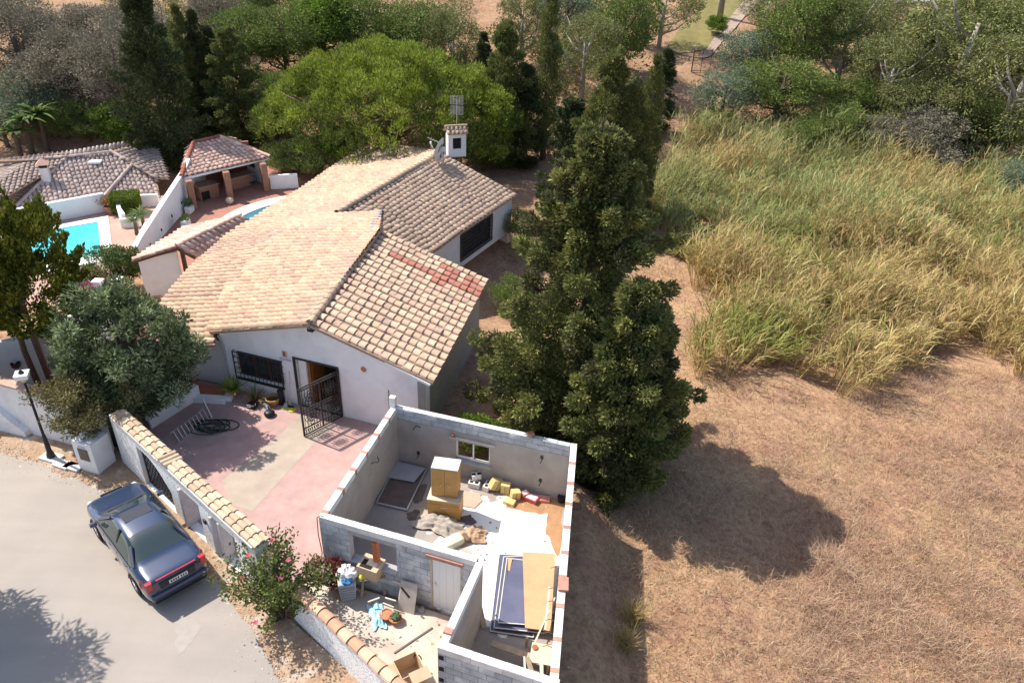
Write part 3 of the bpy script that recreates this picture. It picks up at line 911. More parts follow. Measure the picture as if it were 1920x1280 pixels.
# vent mast
# ================================================================== half-built block shed
ST = 2.3
sTL, sTR, sFL, sF1, sF2, sF3 = [G(*p, ST) for p in ((737, 757), (1082, 832), (597, 968), (893, 1053), (820, 1213), (1046, 1288))]
shed = thing('block_shed', (-1.0, 15.5, 0), 'roofless grey concrete block shed under construction beside the villa', 'shed')
TH = .19
sR = sTR + (sF3 - sTR) * 1.15


def blocks(p0, p1, z0, z1, off, parent, holes=(), mat=BLOCK, thick=None, bl=.40, bh=.20, jit=.006, skip=0.0, name='block'):
    """courses of separate concrete blocks along a wall line"""
    p0 = Vector((p0[0], p0[1], 0)); p1 = Vector((p1[0], p1[1], 0)); L = (p1 - p0).length
    ang = math.atan2(p1.y - p0.y, p1.x - p0.x); R = rotz(ang)
    th = thick or TH
    cache = {}
    nz = max(1, round((z1 - z0) / bh)); bh = (z1 - z0) / nz
    for j in range(nz):
        s = -bl / 2 if j % 2 else 0.0
        while s < L - .02:
            a, b = max(0.0, s), min(L, s + bl); s += bl
            if b - a < .05: continue
            za, zb = z0 + j * bh, z0 + (j + 1) * bh
            pieces = [(a, b)]
            for h in holes:
                if zb > h[2] + .05 and za < h[3] - .05:
                    nxt = []
                    for u, v in pieces:
                        if v <= h[0] + .01 or u >= h[1] - .01: nxt.append((u, v)); continue
                        if u < h[0] - .04: nxt.append((u, h[0]))
                        if v > h[1] + .04: nxt.append((h[1], v))
                    pieces = nxt
            for u, v in pieces:
                key = (round(v - u, 3), round(th, 3))
                if key not in cache:
                    q = MB(); e = .012; lx, ly, lz = v - u - e, th, bh - e
                    ch = .008
                    vs = []
                    for z, kk in ((-lz / 2, ch), (-lz / 2 + ch, 0), (lz / 2 - ch, 0), (lz / 2, ch)):
                        for sx, sy in ((-1, -1), (1, -1), (1, 1), (-1, 1)): vs.append((sx * (lx / 2 - kk), sy * (ly / 2 - kk), z))
                    fs = [(3, 2, 1, 0), (12, 13, 14, 15)] + [(r * 4 + i, r * 4 + (i + 1) % 4, r * 4 + 4 + (i + 1) % 4, r * 4 + 4 + i) for r in range(3) for i in range(4)]
                    q.add(vs, fs); cache[key] = q.mesh(name, mat)
                c = p0 + (p1 - p0).normalized() * ((u + v) / 2) + R @ Vector((0, off + RND.uniform(-jit, jit), 0)) + Vector((0, 0, (za + zb) / 2))
                o = bpy.data.objects.new(name, cache[key]); COL.objects.link(o); o.parent = parent
                o.matrix_basis = Matrix.Translation(c) @ (R @ Matrix.Rotation(RND.uniform(-.004, .004), 3, 'Z')).to_4x4()
    return cache


def topping(p0, p1, parent, n, seed, z=ST):
    """coping course: pale mortar-topped blocks with brick pieces set between them"""
    r = random.Random(seed)
    p0 = Vector((p0[0], p0[1], 0)); p1 = Vector((p1[0], p1[1], 0)); d = p1 - p0; L = d.length; d.normalize(); nn = Vector((-d.y, d.x, 0))
    R = rotz(math.atan2(d.y, d.x))
    s = 0.0
    while s < L - .03:
        bl = min(.78 + r.uniform(-.08, .06), L - s)
        zt = z + r.uniform(0, .018)
        o = MB().box(p0 + d * (s + bl / 2) + nn * TH / 2 + Vector((0, 0, (z - .19 + zt) / 2)), (bl - .006, TH + .006, .19 + zt - z), R).build('coping_block', BLOCK_W, parent, bevel=.008)
        s += bl
        if n and s < L - .2:
            o = MB().box(p0 + d * (s + .06) + nn * TH / 2 + Vector((0, 0, z - .09)), (.115, TH + .012, .20), R).build('coping_brick', BRICK_P, parent, bevel=.006)
            s += .12


def core(p0, p1, z0, z1, name, mat, holes=(), inset=.012, th=None):
    w = (Vector((p1[0], p1[1], 0)) - Vector((p0[0], p0[1], 0))).normalized(); n = Vector((-w.y, w.x, 0))
    mb = MB(); t = th or TH
    wall(mb, (p0[0] + n.x * inset, p0[1] + n.y * inset), (p1[0] + n.x * inset, p1[1] + n.y * inset), t - 2 * inset, z0, z1, holes)
    return mb.build(name, mat, shed)


# every wall line runs so that its thickness lies to the left of the walking direction
# left wall (outer face towards the forecourt)
cL = core(sTL.xy, sFL.xy, -.1, ST - .2, 'left_wall', PLASTER, inset=.004); topping(sTL.xy, sFL.xy, cL, 1, 3)
# back wall: outer face behind; walk from TR to TL
bs = on_wall(858, 815, sTR.xy, sTL.xy); b1 = on_wall(923, 822, sTR.xy, sTL.xy); b2 = on_wall(923, 866, sTR.xy, sTL.xy)
bh = (min(bs[0], b1[0]), max(bs[0], b1[0]), b2[1] - .03, min(bs[1], b1[1]) - .02)
cB = core(sTR.xy, sTL.xy, -1.3, ST - .42, 'back_wall', PLASTER, [bh], inset=.004)
cB2 = core(sTR.xy, sTL.xy, ST - .42, ST - .02, 'back_wall_core', MORTAR, inset=.02)
blocks(sTR.xy, sTL.xy, ST - .415, ST, TH / 2, cB2, mat=BLOCK)
MB().box(lerp2(sTR.xy, sTL.xy, (sTR.xy - sTL.xy).length / 2 + .6, TH / 2, ST + .008), ((sTR.xy - sTL.xy).length * .74, TH - .01, .016), rotz(math.atan2(sTL.y - sTR.y, sTL.x - sTR.x))).build('mortar_bed', BLOCK_W, cB2)
# right wall: walk from near to far keeps thickness on the left (inside)
cR = core(sR.xy, sTR.xy, -1.3, ST - .2, 'right_wall', PLASTER, inset=.004); topping(sR.xy, sTR.xy, cR, 1, 9)
# front wall with window opening and white door; outer face towards the camera
o1 = on_wall(654, 1001, sFL.xy, sF1.xy); o2 = on_wall(742, 1027, sFL.xy, sF1.xy); o3 = on_wall(653, 1048, sFL.xy, sF1.xy)
d1 = on_wall(806, 1037, sFL.xy, sF1.xy); d2 = on_wall(865, 1055, sFL.xy, sF1.xy)
hw_ = (o1[0], o2[0], o3[1], o1[1] - .02); hd_ = (d1[0], d2[0], -.1, 2.02)
cF = core(sFL.xy, sF1.xy, -.1, ST - .02, 'front_wall', MORTAR, [hw_, hd_], inset=.02)
blocks(sFL.xy, sF1.xy, .0, ST - .2, TH / 2, cF, [hw_, hd_]); topping(sFL.xy, sF1.xy, cF, 0, 4)
# divider and near wall
cD = core(sF1.xy, sF2.xy, -.1, ST - .2, 'divider_wall', PLASTER, inset=.004); topping(sF1.xy, sF2.xy, cD, 0, 5)
MB().box(lerp2(sF1.xy, sF2.xy, 2.2, TH / 2, ST + .035), (.16, TH + .02, .07), rotz(math.atan2(sF2.y - sF1.y, sF2.x - sF1.x))).build('coping_brick', BRICK_P, cD)
cN = core(sF2.xy, sF3.xy, -.1, ST - .02, 'near_wall', MORTAR, inset=.02)
blocks(sF2.xy, sF3.xy, .9, ST - .2, TH / 2, cN); topping(sF2.xy, sF3.xy, cN, 0, 6)
# toothed end of the near wall: dark gaps between projecting block ends
for k in range(3):
    MB().box(lerp2(sF2.xy, sF3.xy, .09, -.004, 1.98 - .4 * k), (.12, .02, .13), rotz(math.atan2(sF3.y - sF2.y, sF3.x - sF2.x))).build('open_cell', DARK, cN)
# white door
mb = MB(); s0, s1 = hd_[0] + .05, hd_[1] - .04; an = math.atan2(sF1.y - sFL.y, sF1.x - sFL.x)
do = MB().box(lerp2(sFL.xy, sF1.xy, (s0 + s1) / 2, .06, 1.01), (s1 - s0, .05, 1.96), rotz(an)).build('door', M('white_door', (.74, .74, .73), rough=.5, var=.04), shed)
MB().box(lerp2(sFL.xy, sF1.xy, s0 + .09, .005, 1.0), (.03, .06, .12), rotz(an)).build('handle', ALU, do)
for k in range(1, 4):
    MB().box(lerp2(sFL.xy, sF1.xy, s0 + (s1 - s0) * k / 4, .033, 1.01), (.006, .008, 1.9), rotz(an)).build('groove', ALU, do)
mb = MB(); mb.bar(lerp2(sFL.xy, sF1.xy, s0 - .03, .05, 0), lerp2(sFL.xy, sF1.xy, s0 - .03, .05, 2.0), .05, .1, up=(.3, .95, 0)); mb.bar(lerp2(sFL.xy, sF1.xy, s1 + .03, .05, 0), lerp2(sFL.xy, sF1.xy, s1 + .03, .05, 2.0), .04, .1, up=(.3, .95, 0)); mb.build('door_frame', M('pale_wood', (.5, .42, .32), var=.2), shed)
MB().box(lerp2(sFL.xy, sF1.xy, (s0 + s1) / 2 - .02, -.02, 2.06), (s1 - s0 + .25, .1, .10), rotz(an)).build('lintel', BRICK_P, shed)
# brick prop in the window opening
bp = on_wall(703, 1040, sFL.xy, sF1.xy)[0]
for k in range(8):
    z = hw_[2] + .06 + k * .115
    if z > hw_[3] - .02: break
    MB().box(lerp2(sFL.xy, sF1.xy, bp, .08, z), (.14, .16, .10), rotz(an + RND.uniform(-.08, .08))).build('prop_brick', M('orange_brick', (.48, .15, .06), var=.2, scale=10, rand=.1), shed)
MB().box(lerp2(sFL.xy, sF1.xy, (hw_[0] + hw_[1]) / 2, TH / 2, hw_[2] + .012), (hw_[1] - hw_[0] - .02, TH + .1, .03), rotz(an)).build('sill', MORTAR, shed)
# back window: two panes in a pale frame, timber lintel, sill
an2 = math.atan2(sTL.y - sTR.y, sTL.x - sTR.x)
mb = MB(); frame_on(mb, sTR.xy, sTL.xy, bh[0] + .03, bh[1] - .03, bh[2] + .05, bh[3] - .03, TH * .6, .05, .05)
mb.bar(lerp2(sTR.xy, sTL.xy, (bh[0] + bh[1]) / 2, TH * .6, bh[2] + .05), lerp2(sTR.xy, sTL.xy, (bh[0] + bh[1]) / 2, TH * .6, bh[3] - .03), .05, .05); wo = mb.build('window', WHITE_P, shed)
MB().box(lerp2(sTR.xy, sTL.xy, (bh[0] + bh[1]) / 2, TH + .01, bh[3] + .06), (bh[1] - bh[0] + .35, .16, .09), rotz(an2)).build('lintel', M('grey_timber', (.45, .40, .34), var=.2, scale=5), shed)
MB().box(lerp2(sTR.xy, sTL.xy, (bh[0] + bh[1]) / 2, TH + .02, bh[2] - .02), (bh[1] - bh[0] + .12, .2, .05), rotz(an2)).build('sill', MORTAR, shed)
MB().box(lerp2(sTR.xy, sTL.xy, bh[1] + .08, TH + .03, bh[3] + .16), (.1, .12, .09), rotz(an2)).build('brick_stub', BRICK, shed)
# loose block on the back-left corner
an3 = math.atan2(sFL.y - sTL.y, sFL.x - sTL.x)
cb = thing('loose_block', sTL + Vector((.02, -.12, 0)), 'pale hollow concrete block standing on the back corner of the shed wall', 'block', rz=an3 - math.pi / 2)
mb = MB(); mb.box((0, 0, .19), (.2, .18, .38)); mb.build('body', BLOCK_W, cb, local=True, bevel=.008)
for z in (.09, .28): MB().box((0, -.085, z), (.11, .03, .12)).build('cell', DARK, cb, local=True)
# loose brick on the back wall
p = lerp2(sTR.xy, sTL.xy, on_wall(997, 806, sTR.xy, sTL.xy)[0], TH / 2, ST + .016)
tag(MB().box(p + Vector((0, 0, .06)), (.2, .16, .12), rotz(.4)).build('loose_brick', BRICK, bevel=.01), 'single red brick lying on top of the shed back wall', 'brick')
p = lerp2(sR.xy, sTR.xy, (Vector(G(1062, 1098, ST).xy) - sR.xy).length, TH / 2, ST + .02)
tag(MB().box(p + Vector((.03, 0, .035)), (.26, .42, .06), rotz(-.05)).build('loose_slab', BRICK_P, bevel=.008), 'terracotta slab lying on top of the shed right wall', 'slab')
# cable and wall fixings
s, z = on_wall(785, 795, sTR.xy, sTL.xy)
pts = [lerp2(sTR.xy, sTL.xy, s - .15, TH + .02, z + .05), lerp2(sTR.xy, sTL.xy, s - .02, TH + .06, z + .12), lerp2(sTR.xy, sTL.xy, s + .12, TH + .03, z - .12)]
MB().tube(pts, .014, 5).build('wall_cable', IRON, shed)
for q in ((789, 842), (1019, 850), (1016, 893)):
    s, z = on_wall(*q, sTR.xy, sTL.xy); c = lerp2(sTR.xy, sTL.xy, s, TH + .01, z); MB().box(c, (.09, .05, .11), rotz(an2)).bar(c + Vector((.02, -.05, -.03)), c + Vector((-.05, -.1, -.16)), .018).build('wall_bracket', IRON, shed)
s, z = on_wall(692, 858, sTL.xy, sFL.xy)
MB().tube([lerp2(sTL.xy, sFL.xy, s - .1 + .1 * k, TH + .04 + .12 * math.sin(k), z + .04 * math.cos(k * 2)) for k in range(6)], .012, 5).build('wall_cable', IRON, shed)
mb = MB(); q = lerp2(sFL.xy, sF1.xy, .08, -.03, ST + .03)
mb.tube([q + Vector((.1, 0, .02)), q + Vector((.02, -.03, .1)), q + Vector((-.08, -.04, .02)), q + Vector((-.1, -.05, -.6)), q + Vector((-.06, -.05, -1.3)), q + Vector((-.16, -.08, -1.9)), q + Vector((-.1, -.1, -2.25))], .013, 5)
mb.build('hanging_cable', IRON, shed)

# ---- floor of the shed
def shed_floor_mat():
    m = M('shed_floor', (.34, .29, .25), rough=.9, var=.16, scale=1.3, bump=.004, bscale=30)
    t = m.node_tree; N = t.nodes; L = t.links; p = N['Principled BSDF']; src = p.inputs['Base Color'].links[0].from_socket
    tc = N.new('ShaderNodeTexCoord')
    # white lime-washed area in the middle, with a ragged brown edge: distance from its centre, warped
    mp = N.new('ShaderNodeMapping'); mp.inputs['Location'].default_value = (.1, -15.75, 0); L.new(tc.outputs['Object'], mp.inputs[0])
    sp = N.new('ShaderNodeMapping'); sp.inputs['Scale'].default_value = (.44, .345, 1); L.new(mp.outputs[0], sp.inputs[0])
    no = N.new('ShaderNodeTexNoise'); no.inputs['Scale'].default_value = 1.6; no.inputs['Detail'].default_value = 6; L.new(tc.outputs['Object'], no.inputs[0])
    ln = N.new('ShaderNodeVectorMath'); ln.operation = 'LENGTH'; L.new(sp.outputs[0], ln.inputs[0])
    ad = N.new('ShaderNodeMath'); ad.operation = 'MULTIPLY_ADD'; ad.inputs[1].default_value = .8; L.new(no.outputs[0], ad.inputs[0]); L.new(ln.outputs['Value'], ad.inputs[2])
    r = N.new('ShaderNodeMapRange'); r.inputs[1].default_value = 1.30; r.inputs[2].default_value = 1.34; r.inputs[3].default_value = 1; r.inputs[4].default_value = 0; L.new(ad.outputs[0], r.inputs[0])
    mx = N.new('ShaderNodeMix'); mx.data_type = 'RGBA'; L.new(r.outputs[0], mx.inputs[0]); L.new(src, mx.inputs[6]); mx.inputs[7].default_value = (.80, .78, .72, 1)
    L.new(mx.outputs[2], p.inputs['Base Color'])
    return m


sheet('shed_floor', [sTL.xy, sFL.xy, sF1.xy, sF2.xy, sF3.xy, sTR.xy], .045, shed_floor_mat(), 'cement floor of the shed with a chalk white patch', 'floor', thick=.3)
# ================================================================== boundary walls
def pebble_material():
    m = bpy.data.materials.new('pebble_dash'); m.use_nodes = True
    t = m.node_tree; N = t.nodes; L = t.links; p = N['Principled BSDF']; p.inputs['Roughness'].default_value = .8
    tc = N.new('ShaderNodeTexCoord'); vo = N.new('ShaderNodeTexVoronoi'); vo.feature = 'DISTANCE_TO_EDGE'; vo.inputs['Scale'].default_value = 11
    no = N.new('ShaderNodeTexNoise'); no.inputs['Scale'].default_value = 6; L.new(tc.outputs['Object'], no.inputs[0])
    mxv = N.new('ShaderNodeMix'); mxv.data_type = 'VECTOR'; mxv.inputs[0].default_value = .12; L.new(tc.outputs['Object'], mxv.inputs[4]); L.new(no.outputs['Color'], mxv.inputs[5]); L.new(mxv.outputs[1], vo.inputs[0])
    r = N.new('ShaderNodeValToRGB'); L.new(vo.outputs[0], r.inputs[0]); e = r.color_ramp.elements
    e[0].position = .01; e[0].color = (.44, .43, .43, 1); e[1].position = .07; e[1].color = (.88, .87, .85, 1)
    L.new(r.outputs[0], p.inputs['Base Color'])
    bp = N.new('ShaderNodeBump'); bp.inputs['Distance'].default_value = .012; bp.inputs['Strength'].default_value = .5
    L.new(vo.outputs[0], bp.inputs['Height']); L.new(bp.outputs[0], p.inputs['Normal'])
    return m


PEB = pebble_material()
# ---- wall with the lattice gate
B0 = (-13.0, 19.3); B1 = (-6.55, 13.91)
bw = thing('roadside_wall', (*B0, 0), 'white pebble dashed wall with a broad tiled coping and doorways beside the car', 'wall')
TW = .42; WH = 1.95
g0 = on_wall(272, 899, B0, B1)[0]; g1 = on_wall(330, 957, B0, B1)[0]
h0 = on_wall(352, 985, B0, B1)[0]; h1 = on_wall(385, 1005, B0, B1)[0]
k0 = on_wall(408, 1040, B0, B1)[0]; k1 = on_wall(452, 1068, B0, B1)[0]
mb = MB(); wall(mb, B0, B1, TW, -.15, [(0, WH), (8.4, WH - .06)], [(g0, g1, .02, 1.62), (h0, h1, .02, 1.55), (k0, k1, .02, 1.6)], mi=0, reveal=1)
mb.build('wall_body', [PEB, WHITE_P], bw)
# curved spandrel over the lattice gate
mb = MB(); N_ = 8; pts = []
for i in range(N_ + 1):
    t = i / N_; s = g0 + (g1 - g0) * (.3 + .7 * t); pts.append((s, 1.62 - .75 * t * t))
vs = []
for off in (-.002, .10):
    for s, z in pts: vs.append(lerp2(B0, B1, s, off, z))
    vs.append(lerp2(B0, B1, g1 + .001, off, 1.63))
n = len(pts) + 1
mb.add(vs, [tuple(range(n)), tuple(range(2 * n - 1, n - 1, -1))] + [(i, n + i, n + i + 1, i + 1) for i in range(n - 1)]); mb.build('spandrel', PEB, bw)
# lattice gate
lg = thing('lattice_gate', lerp2(B0, B1, g0, .08), 'dark metal lattice gate in the roadside wall behind the car', 'gate')
mb = MB(); frame_on(mb, B0, B1, g0 + .03, g1 - .03, .04, 1.6, .14, .05, .04); mb.build('gate_frame', IRON, lg)
nlat = 11
mbs = MB()
for k in range(-nlat, nlat * 2):
    for sg in (1, -1):
        w_ = g1 - g0; s0 = g0 + k * w_ / nlat
        z0, z1 = .05, 1.58; run = (z1 - z0) * .62 * sg
        a, b = s0, s0 + run
        t0, t1 = 0.0, 1.0
        for (lo, hi) in ((g0 + .03, g1 - .03),):
            if run > 0: t0 = max(t0, (lo - a) / run); t1 = min(t1, (hi - a) / run)
            else: t0 = max(t0, (hi - a) / run); t1 = min(t1, (lo - a) / run)
        if t1 - t0 < .03: continue
        MB().bar(lerp2(B0, B1, a + run * t0, .14 + .012 * sg, z0 + (z1 - z0) * t0), lerp2(B0, B1, a + run * t1, .14 + .012 * sg, z0 + (z1 - z0) * t1), .022, .02).build('lattice_bar', IRON, lg)
# grey-white boards standing in the doorways (open leaves)
GB = M('weathered_board', (.50, .49, .50), var=.18, scale=4)
nin_ = (lerp2(B0, B1, 0, 1) - lerp2(B0, B1, 0, 0))
for s, w_ in ((h0 + .04, .46), (k0 + .03, .40), (k0 + .42, .34)):
    c = lerp2(B0, B1, s, .10)
    MB().box(c + nin_ * 0.0 + Vector((.08, .0, .78)), (.10, w_, 1.5), rotz(math.atan2(B1[1] - B0[1], B1[0] - B0[0]) + .15)).build('door_board', GB, bw, bevel=.01)
MB().box(lerp2(B0, B1, k0 - .28, -.03, 1.1), (.12, .05, .14), rotz(-.7)).build('intercom', IRON, bw)
# coping: three rows of tiles laid along the wall, a few laid across in the middle
cop = Roof(pitch=.17, row=.36, w=.19, h=.085)
L2 = math.hypot(B1[0] - B0[0], B1[1] - B0[1])
sx0 = on_wall(333, 850, B0, B1)[0]; sx0 = 3.05
MB().bar(lerp2(B0, B1, .15, TW / 2, WH + .03), lerp2(B0, B1, L2 - .05, TW / 2, WH - .02), TW + .1, .07).build('coping_bed', BLOCK_W, bw)
CT = M('coping_tile', (.6, .42, .25), var=.15, scale=6, rand=.12, randcols=[(.52, .40, .27), (.46, .32, .215), (.55, .44, .30), (.49, .36, .25)])
vsA, fsA = tile_mesh('c', .40, .19, .085, None); vsB, fsB = tile_mesh('c', .52, .19, .10, None)


def coping_tile(s, off, z, cross=False):
    me = COPM[1 if cross else 0]
    o = bpy.data.objects.new('coping_tile', me); COL.objects.link(o); o.parent = bw; o.matrix_parent_inverse = bw.matrix_basis.inverted()
    an = math.atan2(B1[1] - B0[1], B1[0] - B0[0])
    p = lerp2(B0, B1, s, off, z)
    o.matrix_basis = Matrix.Translation(p) @ Matrix.Rotation(an + (math.pi if cross else -math.pi / 2) + RND.uniform(-.03, .03), 4, 'Z')


COPM = []
for v_, f_ in ((vsA, fsA), (vsB, fsB)):
    me = bpy.data.meshes.new('coping_tile'); me.from_pydata(v_, [], f_); me.materials.append(CT); COPM.append(me)
s = .2
while s < L2 - .2:
    if 3.0 < s < 3.75:
        coping_tile(s + .1, TW + .06, WH + .06, True); s += .19; continue
    for r_ in range(3): coping_tile(s, .06 + .155 * r_, WH + .055 + (.04 if r_ == 1 else 0))
    s += .385

# ---- lower wall in front of the rubbish yard
C0 = (-5.55, 13.32); C1 = (-1.75, 10.08)
lw = thing('low_wall', (*C0, 0), 'low white pebble dashed wall with one row of rounded coping tiles around the rubbish yard', 'wall')
LH = 1.15
mb = MB(); wall(mb, C0, C1, .24, -.15, LH); mb.build('wall_body', PEB, lw)
LL = math.hypot(C1[0] - C0[0], C1[1] - C0[1]); an = math.atan2(C1[1] - C0[1], C1[0] - C0[0])
v_, f_ = tile_mesh('c', .42, .34, .13, None); me = bpy.data.meshes.new('coping_tile'); me.from_pydata(v_, [], f_)
me.materials.append(M('rust_coping', (.5, .3, .2), var=.15, scale=6, rand=.12, randcols=[(.56, .34, .22), (.5, .29, .18), (.6, .4, .27)]))
s = 0
while s < LL:
    o = bpy.data.objects.new('coping_tile', me); COL.objects.link(o); o.parent = lw; o.matrix_parent_inverse = lw.matrix_basis.inverted()
    o.matrix_basis = Matrix.Translation(lerp2(C0, C1, s, .12, LH + .01)) @ Matrix.Rotation(an - math.pi / 2 + RND.uniform(-.03, .03), 4, 'Z'); s += .40

# ---- plain white wall to the left, with a tile-edged top
D0 = (-22.5, 22.25); D1 = (-13.65, 19.62)
pw = thing('white_wall', (*D0, 0), 'tall rough white wall behind the street lamp at the left edge', 'wall')
mb = MB(); wall(mb, D0, D1, .3, -.15, [(0, 2.05), (6.3, 1.9), (9.5, 1.75)]); mb.build('wall_body', M('lumpy_white', (.78, .77, .76), var=.08, scale=2, bump=.05, bscale=7, col2=(.6, .58, .6), scale2=1.4, amt2=.4), pw)
mb = MB(); mb.bar(lerp2(D0, D1, 0, .15, 2.07), lerp2(D0, D1, 6.3, .15, 1.92), .36, .07); mb.bar(lerp2(D0, D1, 6.3, .15, 1.92), lerp2(D0, D1, 9.2, .15, 1.78), .36, .07); mb.build('coping', M('salmon_coping', (.5, .33, .25), var=.2, scale=5), pw)
# buttress-like thickening at the far left
mb = MB(); wall(mb, (-18.9, 20.9), (-16.9, 20.35), .3, -.1, [(0, 1.6), (2.1, .2)]); mb.build('buttress', MATS['lumpy_white'], pw)

# ---- meter pillar
mp_ = thing('meter_pillar', (-13.75, 19.0, 0), 'white meter pillar with a dark metal hatch by the roadside wall', 'pillar', rz=-.29)
MB().box((0, .1, .58), (.78, .78, 1.2)).build('body', WHITE, mp_, local=True, bevel=.02)
MB().box((0, -.295, .72), (.40, .02, .48)).build('hatch_frame', M('hatch_frame', (.2, .16, .13), rough=.5), mp_, local=True)
MB().box((0, -.305, .72), (.33, .02, .41)).build('hatch', M('hatch', (.13, .10, .08), rough=.5, var=.2), mp_, local=True)
for k in range(3): MB().box((-.11 + .11 * k, -.292, 1.03), (.085, .012, .085)).build('number_tile', MATS['number_tile'], mp_, local=True)

# ---- street lamp
lp = thing('street_lamp', (-15.42, 19.32, 0), 'slim dark street lamp with a white square lantern at the kerb', 'street lamp')
MB().lathe((0, 0, .06), [(.14, 0), (.13, .1), (.085, .25), (.06, .9), (.045, .95), (.038, 3.1)], 10).build('pole', M('lamp_green', (.03, .032, .03), rough=.5), lp, local=True, smooth=True)
MB().lathe((0, 0, 3.1), [(.05, 0), (.09, .06), (.16, .18), (.17, .2)], 10).build('lantern_bowl', M('lamp_bowl', (.55, .48, .3), rough=.4), lp, local=True)
MB().box((0, 0, 3.36), (.36, .36, .16), rotz(.35), taper=1.1).build('lantern', M('lamp_white', (.85, .85, .84), rough=.4, var=.03), lp, local=True)
MB().lathe((0, 0, 3.44), [(.09, 0), (.07, .06), (.02, .12)], 8).build('finial', IRON, lp, local=True)
MB().box((0, 0, .03), (.7, .42, .08), rotz(-.3)).build('footing', BLOCK_W, lp, local=True)
for k, (px, py, a) in enumerate(((118, 872, -.35), (138, 876, -.3), (150, 868, .2))):
    p = G(px, py)
    tag(MB().box(p + Vector((0, 0, .04)), (.62, .34, .08), rotz(a)).build('kerb_slab', BLOCK_W if k < 2 else BRICK_P, bevel=.01),
        ['pale kerb slab lying just right of the street lamp', 'pale kerb slab in the middle of the row by the street lamp', 'reddish kerb slab next to the meter pillar'][k], 'slab', 'loose slabs by the street lamp')

# ---- planter wall, red tiled porch and white step
Q0 = G(285, 806); Q1 = G(377, 747)
pl_ = thing('planter_wall', Q0, 'low white planter wall below the leafy tree, with the ladder against it', 'wall')
mb = MB(); wall(mb, Q0.xy, Q1.xy, .22, -.1, .62); mb.build('wall_body', WHITE, pl_)
soil = sheet('planter_soil', [(-12.9, 19.9), (Q0.x - .1, Q0.y + .1), (Q1.x - .15, Q1.y + .1), (-12.6, 24.1), (-14.2, 24.6), (-15, 20.4)], .35, M('dark_soil', (.09, .07, .05), var=.3, scale=5), 'dark planter soil under the leafy tree', 'soil', thick=.5)
p0, p1, p2, p3 = G(348, 716, .15), G(432, 728, .15), G(420, 748, .15), G(345, 742, .15)
TP = M('red_floor_tile', (.45, .15, .08), var=.12, scale=4)
sheet('porch_floor', [p0, p1, p2, p3], .15, TP, 'small raised porch floor of orange red tiles by the villa', 'porch', thick=.2)
mb = MB(); mb.bar(p2 + Vector((.1, -.05, -.03)), p3 + Vector((0, -.1, -.03)), .3, .26); mb.bar(p1 + Vector((.12, 0, -.04)), p2 + Vector((.12, 0, -.04)), .3, .22)
tag(mb.build('porch_step', WHITE_P), 'white step edging the orange porch floor', 'step', kind='structure')
# ================================================================== pool terrace, pool house, neighbour
PZ = -.8
PAVE = M('terrace_paving', (.45, .27, .21), var=.16, scale=3, col2=(.52, .36, .29), scale2=.8, amt2=.6)
PAVE_D = M('pool_house_paving', (.36, .17, .12), var=.15, scale=3, col2=(.28, .14, .1), scale2=1, amt2=.6)
sheet('pool_terrace', [(-20.4, 36.0), (-13.4, 30), (-9.5, 40), (-8.5, 51), (-16, 53.5), (-22.5, 52), (-21.2, 44.6)], PZ, PAVE_D, 'brownish red paved terrace around the curved pool', 'terrace', thick=.6)
sheet('neighbour_terrace', [(-20.45, 36.0), (-21.25, 44.5), (-22.0, 46.5), (-27, 45), (-36, 39), (-34, 30), (-20.4, 31)], PZ, PAVE, 'salmon paved terrace around the neighbour pool', 'terrace', thick=.6)

WATER1 = M('pool_water', (.05, .52, .60), rough=.05, var=.06, scale=2, spec=.5)
WATER2 = M('teal_water', (.05, .20, .26), rough=.05, var=.1, scale=2, spec=.5)
# curved pool behind the villa
a, b, c = G(400, 424, PZ + .06), G(445, 393, PZ + .06), G(520, 371, PZ + .06)


def circ(a, b, c):
    ax, ay, bx, by, cx, cy = a.x, a.y, b.x, b.y, c.x, c.y
    d = 2 * (ax * (by - cy) + bx * (cy - ay) + cx * (ay - by))
    ux = ((ax * ax + ay * ay) * (by - cy) + (bx * bx + by * by) * (cy - ay) + (cx * cx + cy * cy) * (ay - by)) / d
    uy = ((ax * ax + ay * ay) * (cx - bx) + (bx * bx + by * by) * (ax - cx) + (cx * cx + cy * cy) * (bx - ax)) / d
    return Vector((ux, uy, 0)), math.hypot(ax - ux, ay - uy)


pc, pr = circ(a, b, c)
if pr > 6: pr_ = pr
pool2 = thing('curved_pool', (pc.x, pc.y, PZ), 'curved swimming pool with a white rim behind the villa roof', 'pool')
n = 48
vs = []
for r_, z in ((pr, PZ - .1), (pr, PZ + .1), (pr - 1.0, PZ + .1), (pr - 1.0, PZ - .12)):
    vs += [(pc.x + r_ * math.cos(2 * math.pi * i / n), pc.y + r_ * math.sin(2 * math.pi * i / n), z) for i in range(n)]
MB().add(vs, [(k * n + i, k * n + (i + 1) % n, (k + 1) * n + (i + 1) % n, (k + 1) * n + i) for k in range(3) for i in range(n)]).build('rim', WHITE_P, pool2)
MB().add([(pc.x + (pr - .98) * math.cos(2 * math.pi * i / n), pc.y + (pr - .98) * math.sin(2 * math.pi * i / n), PZ + .03) for i in range(n)], [tuple(range(n))]).build('water', WATER2, pool2)
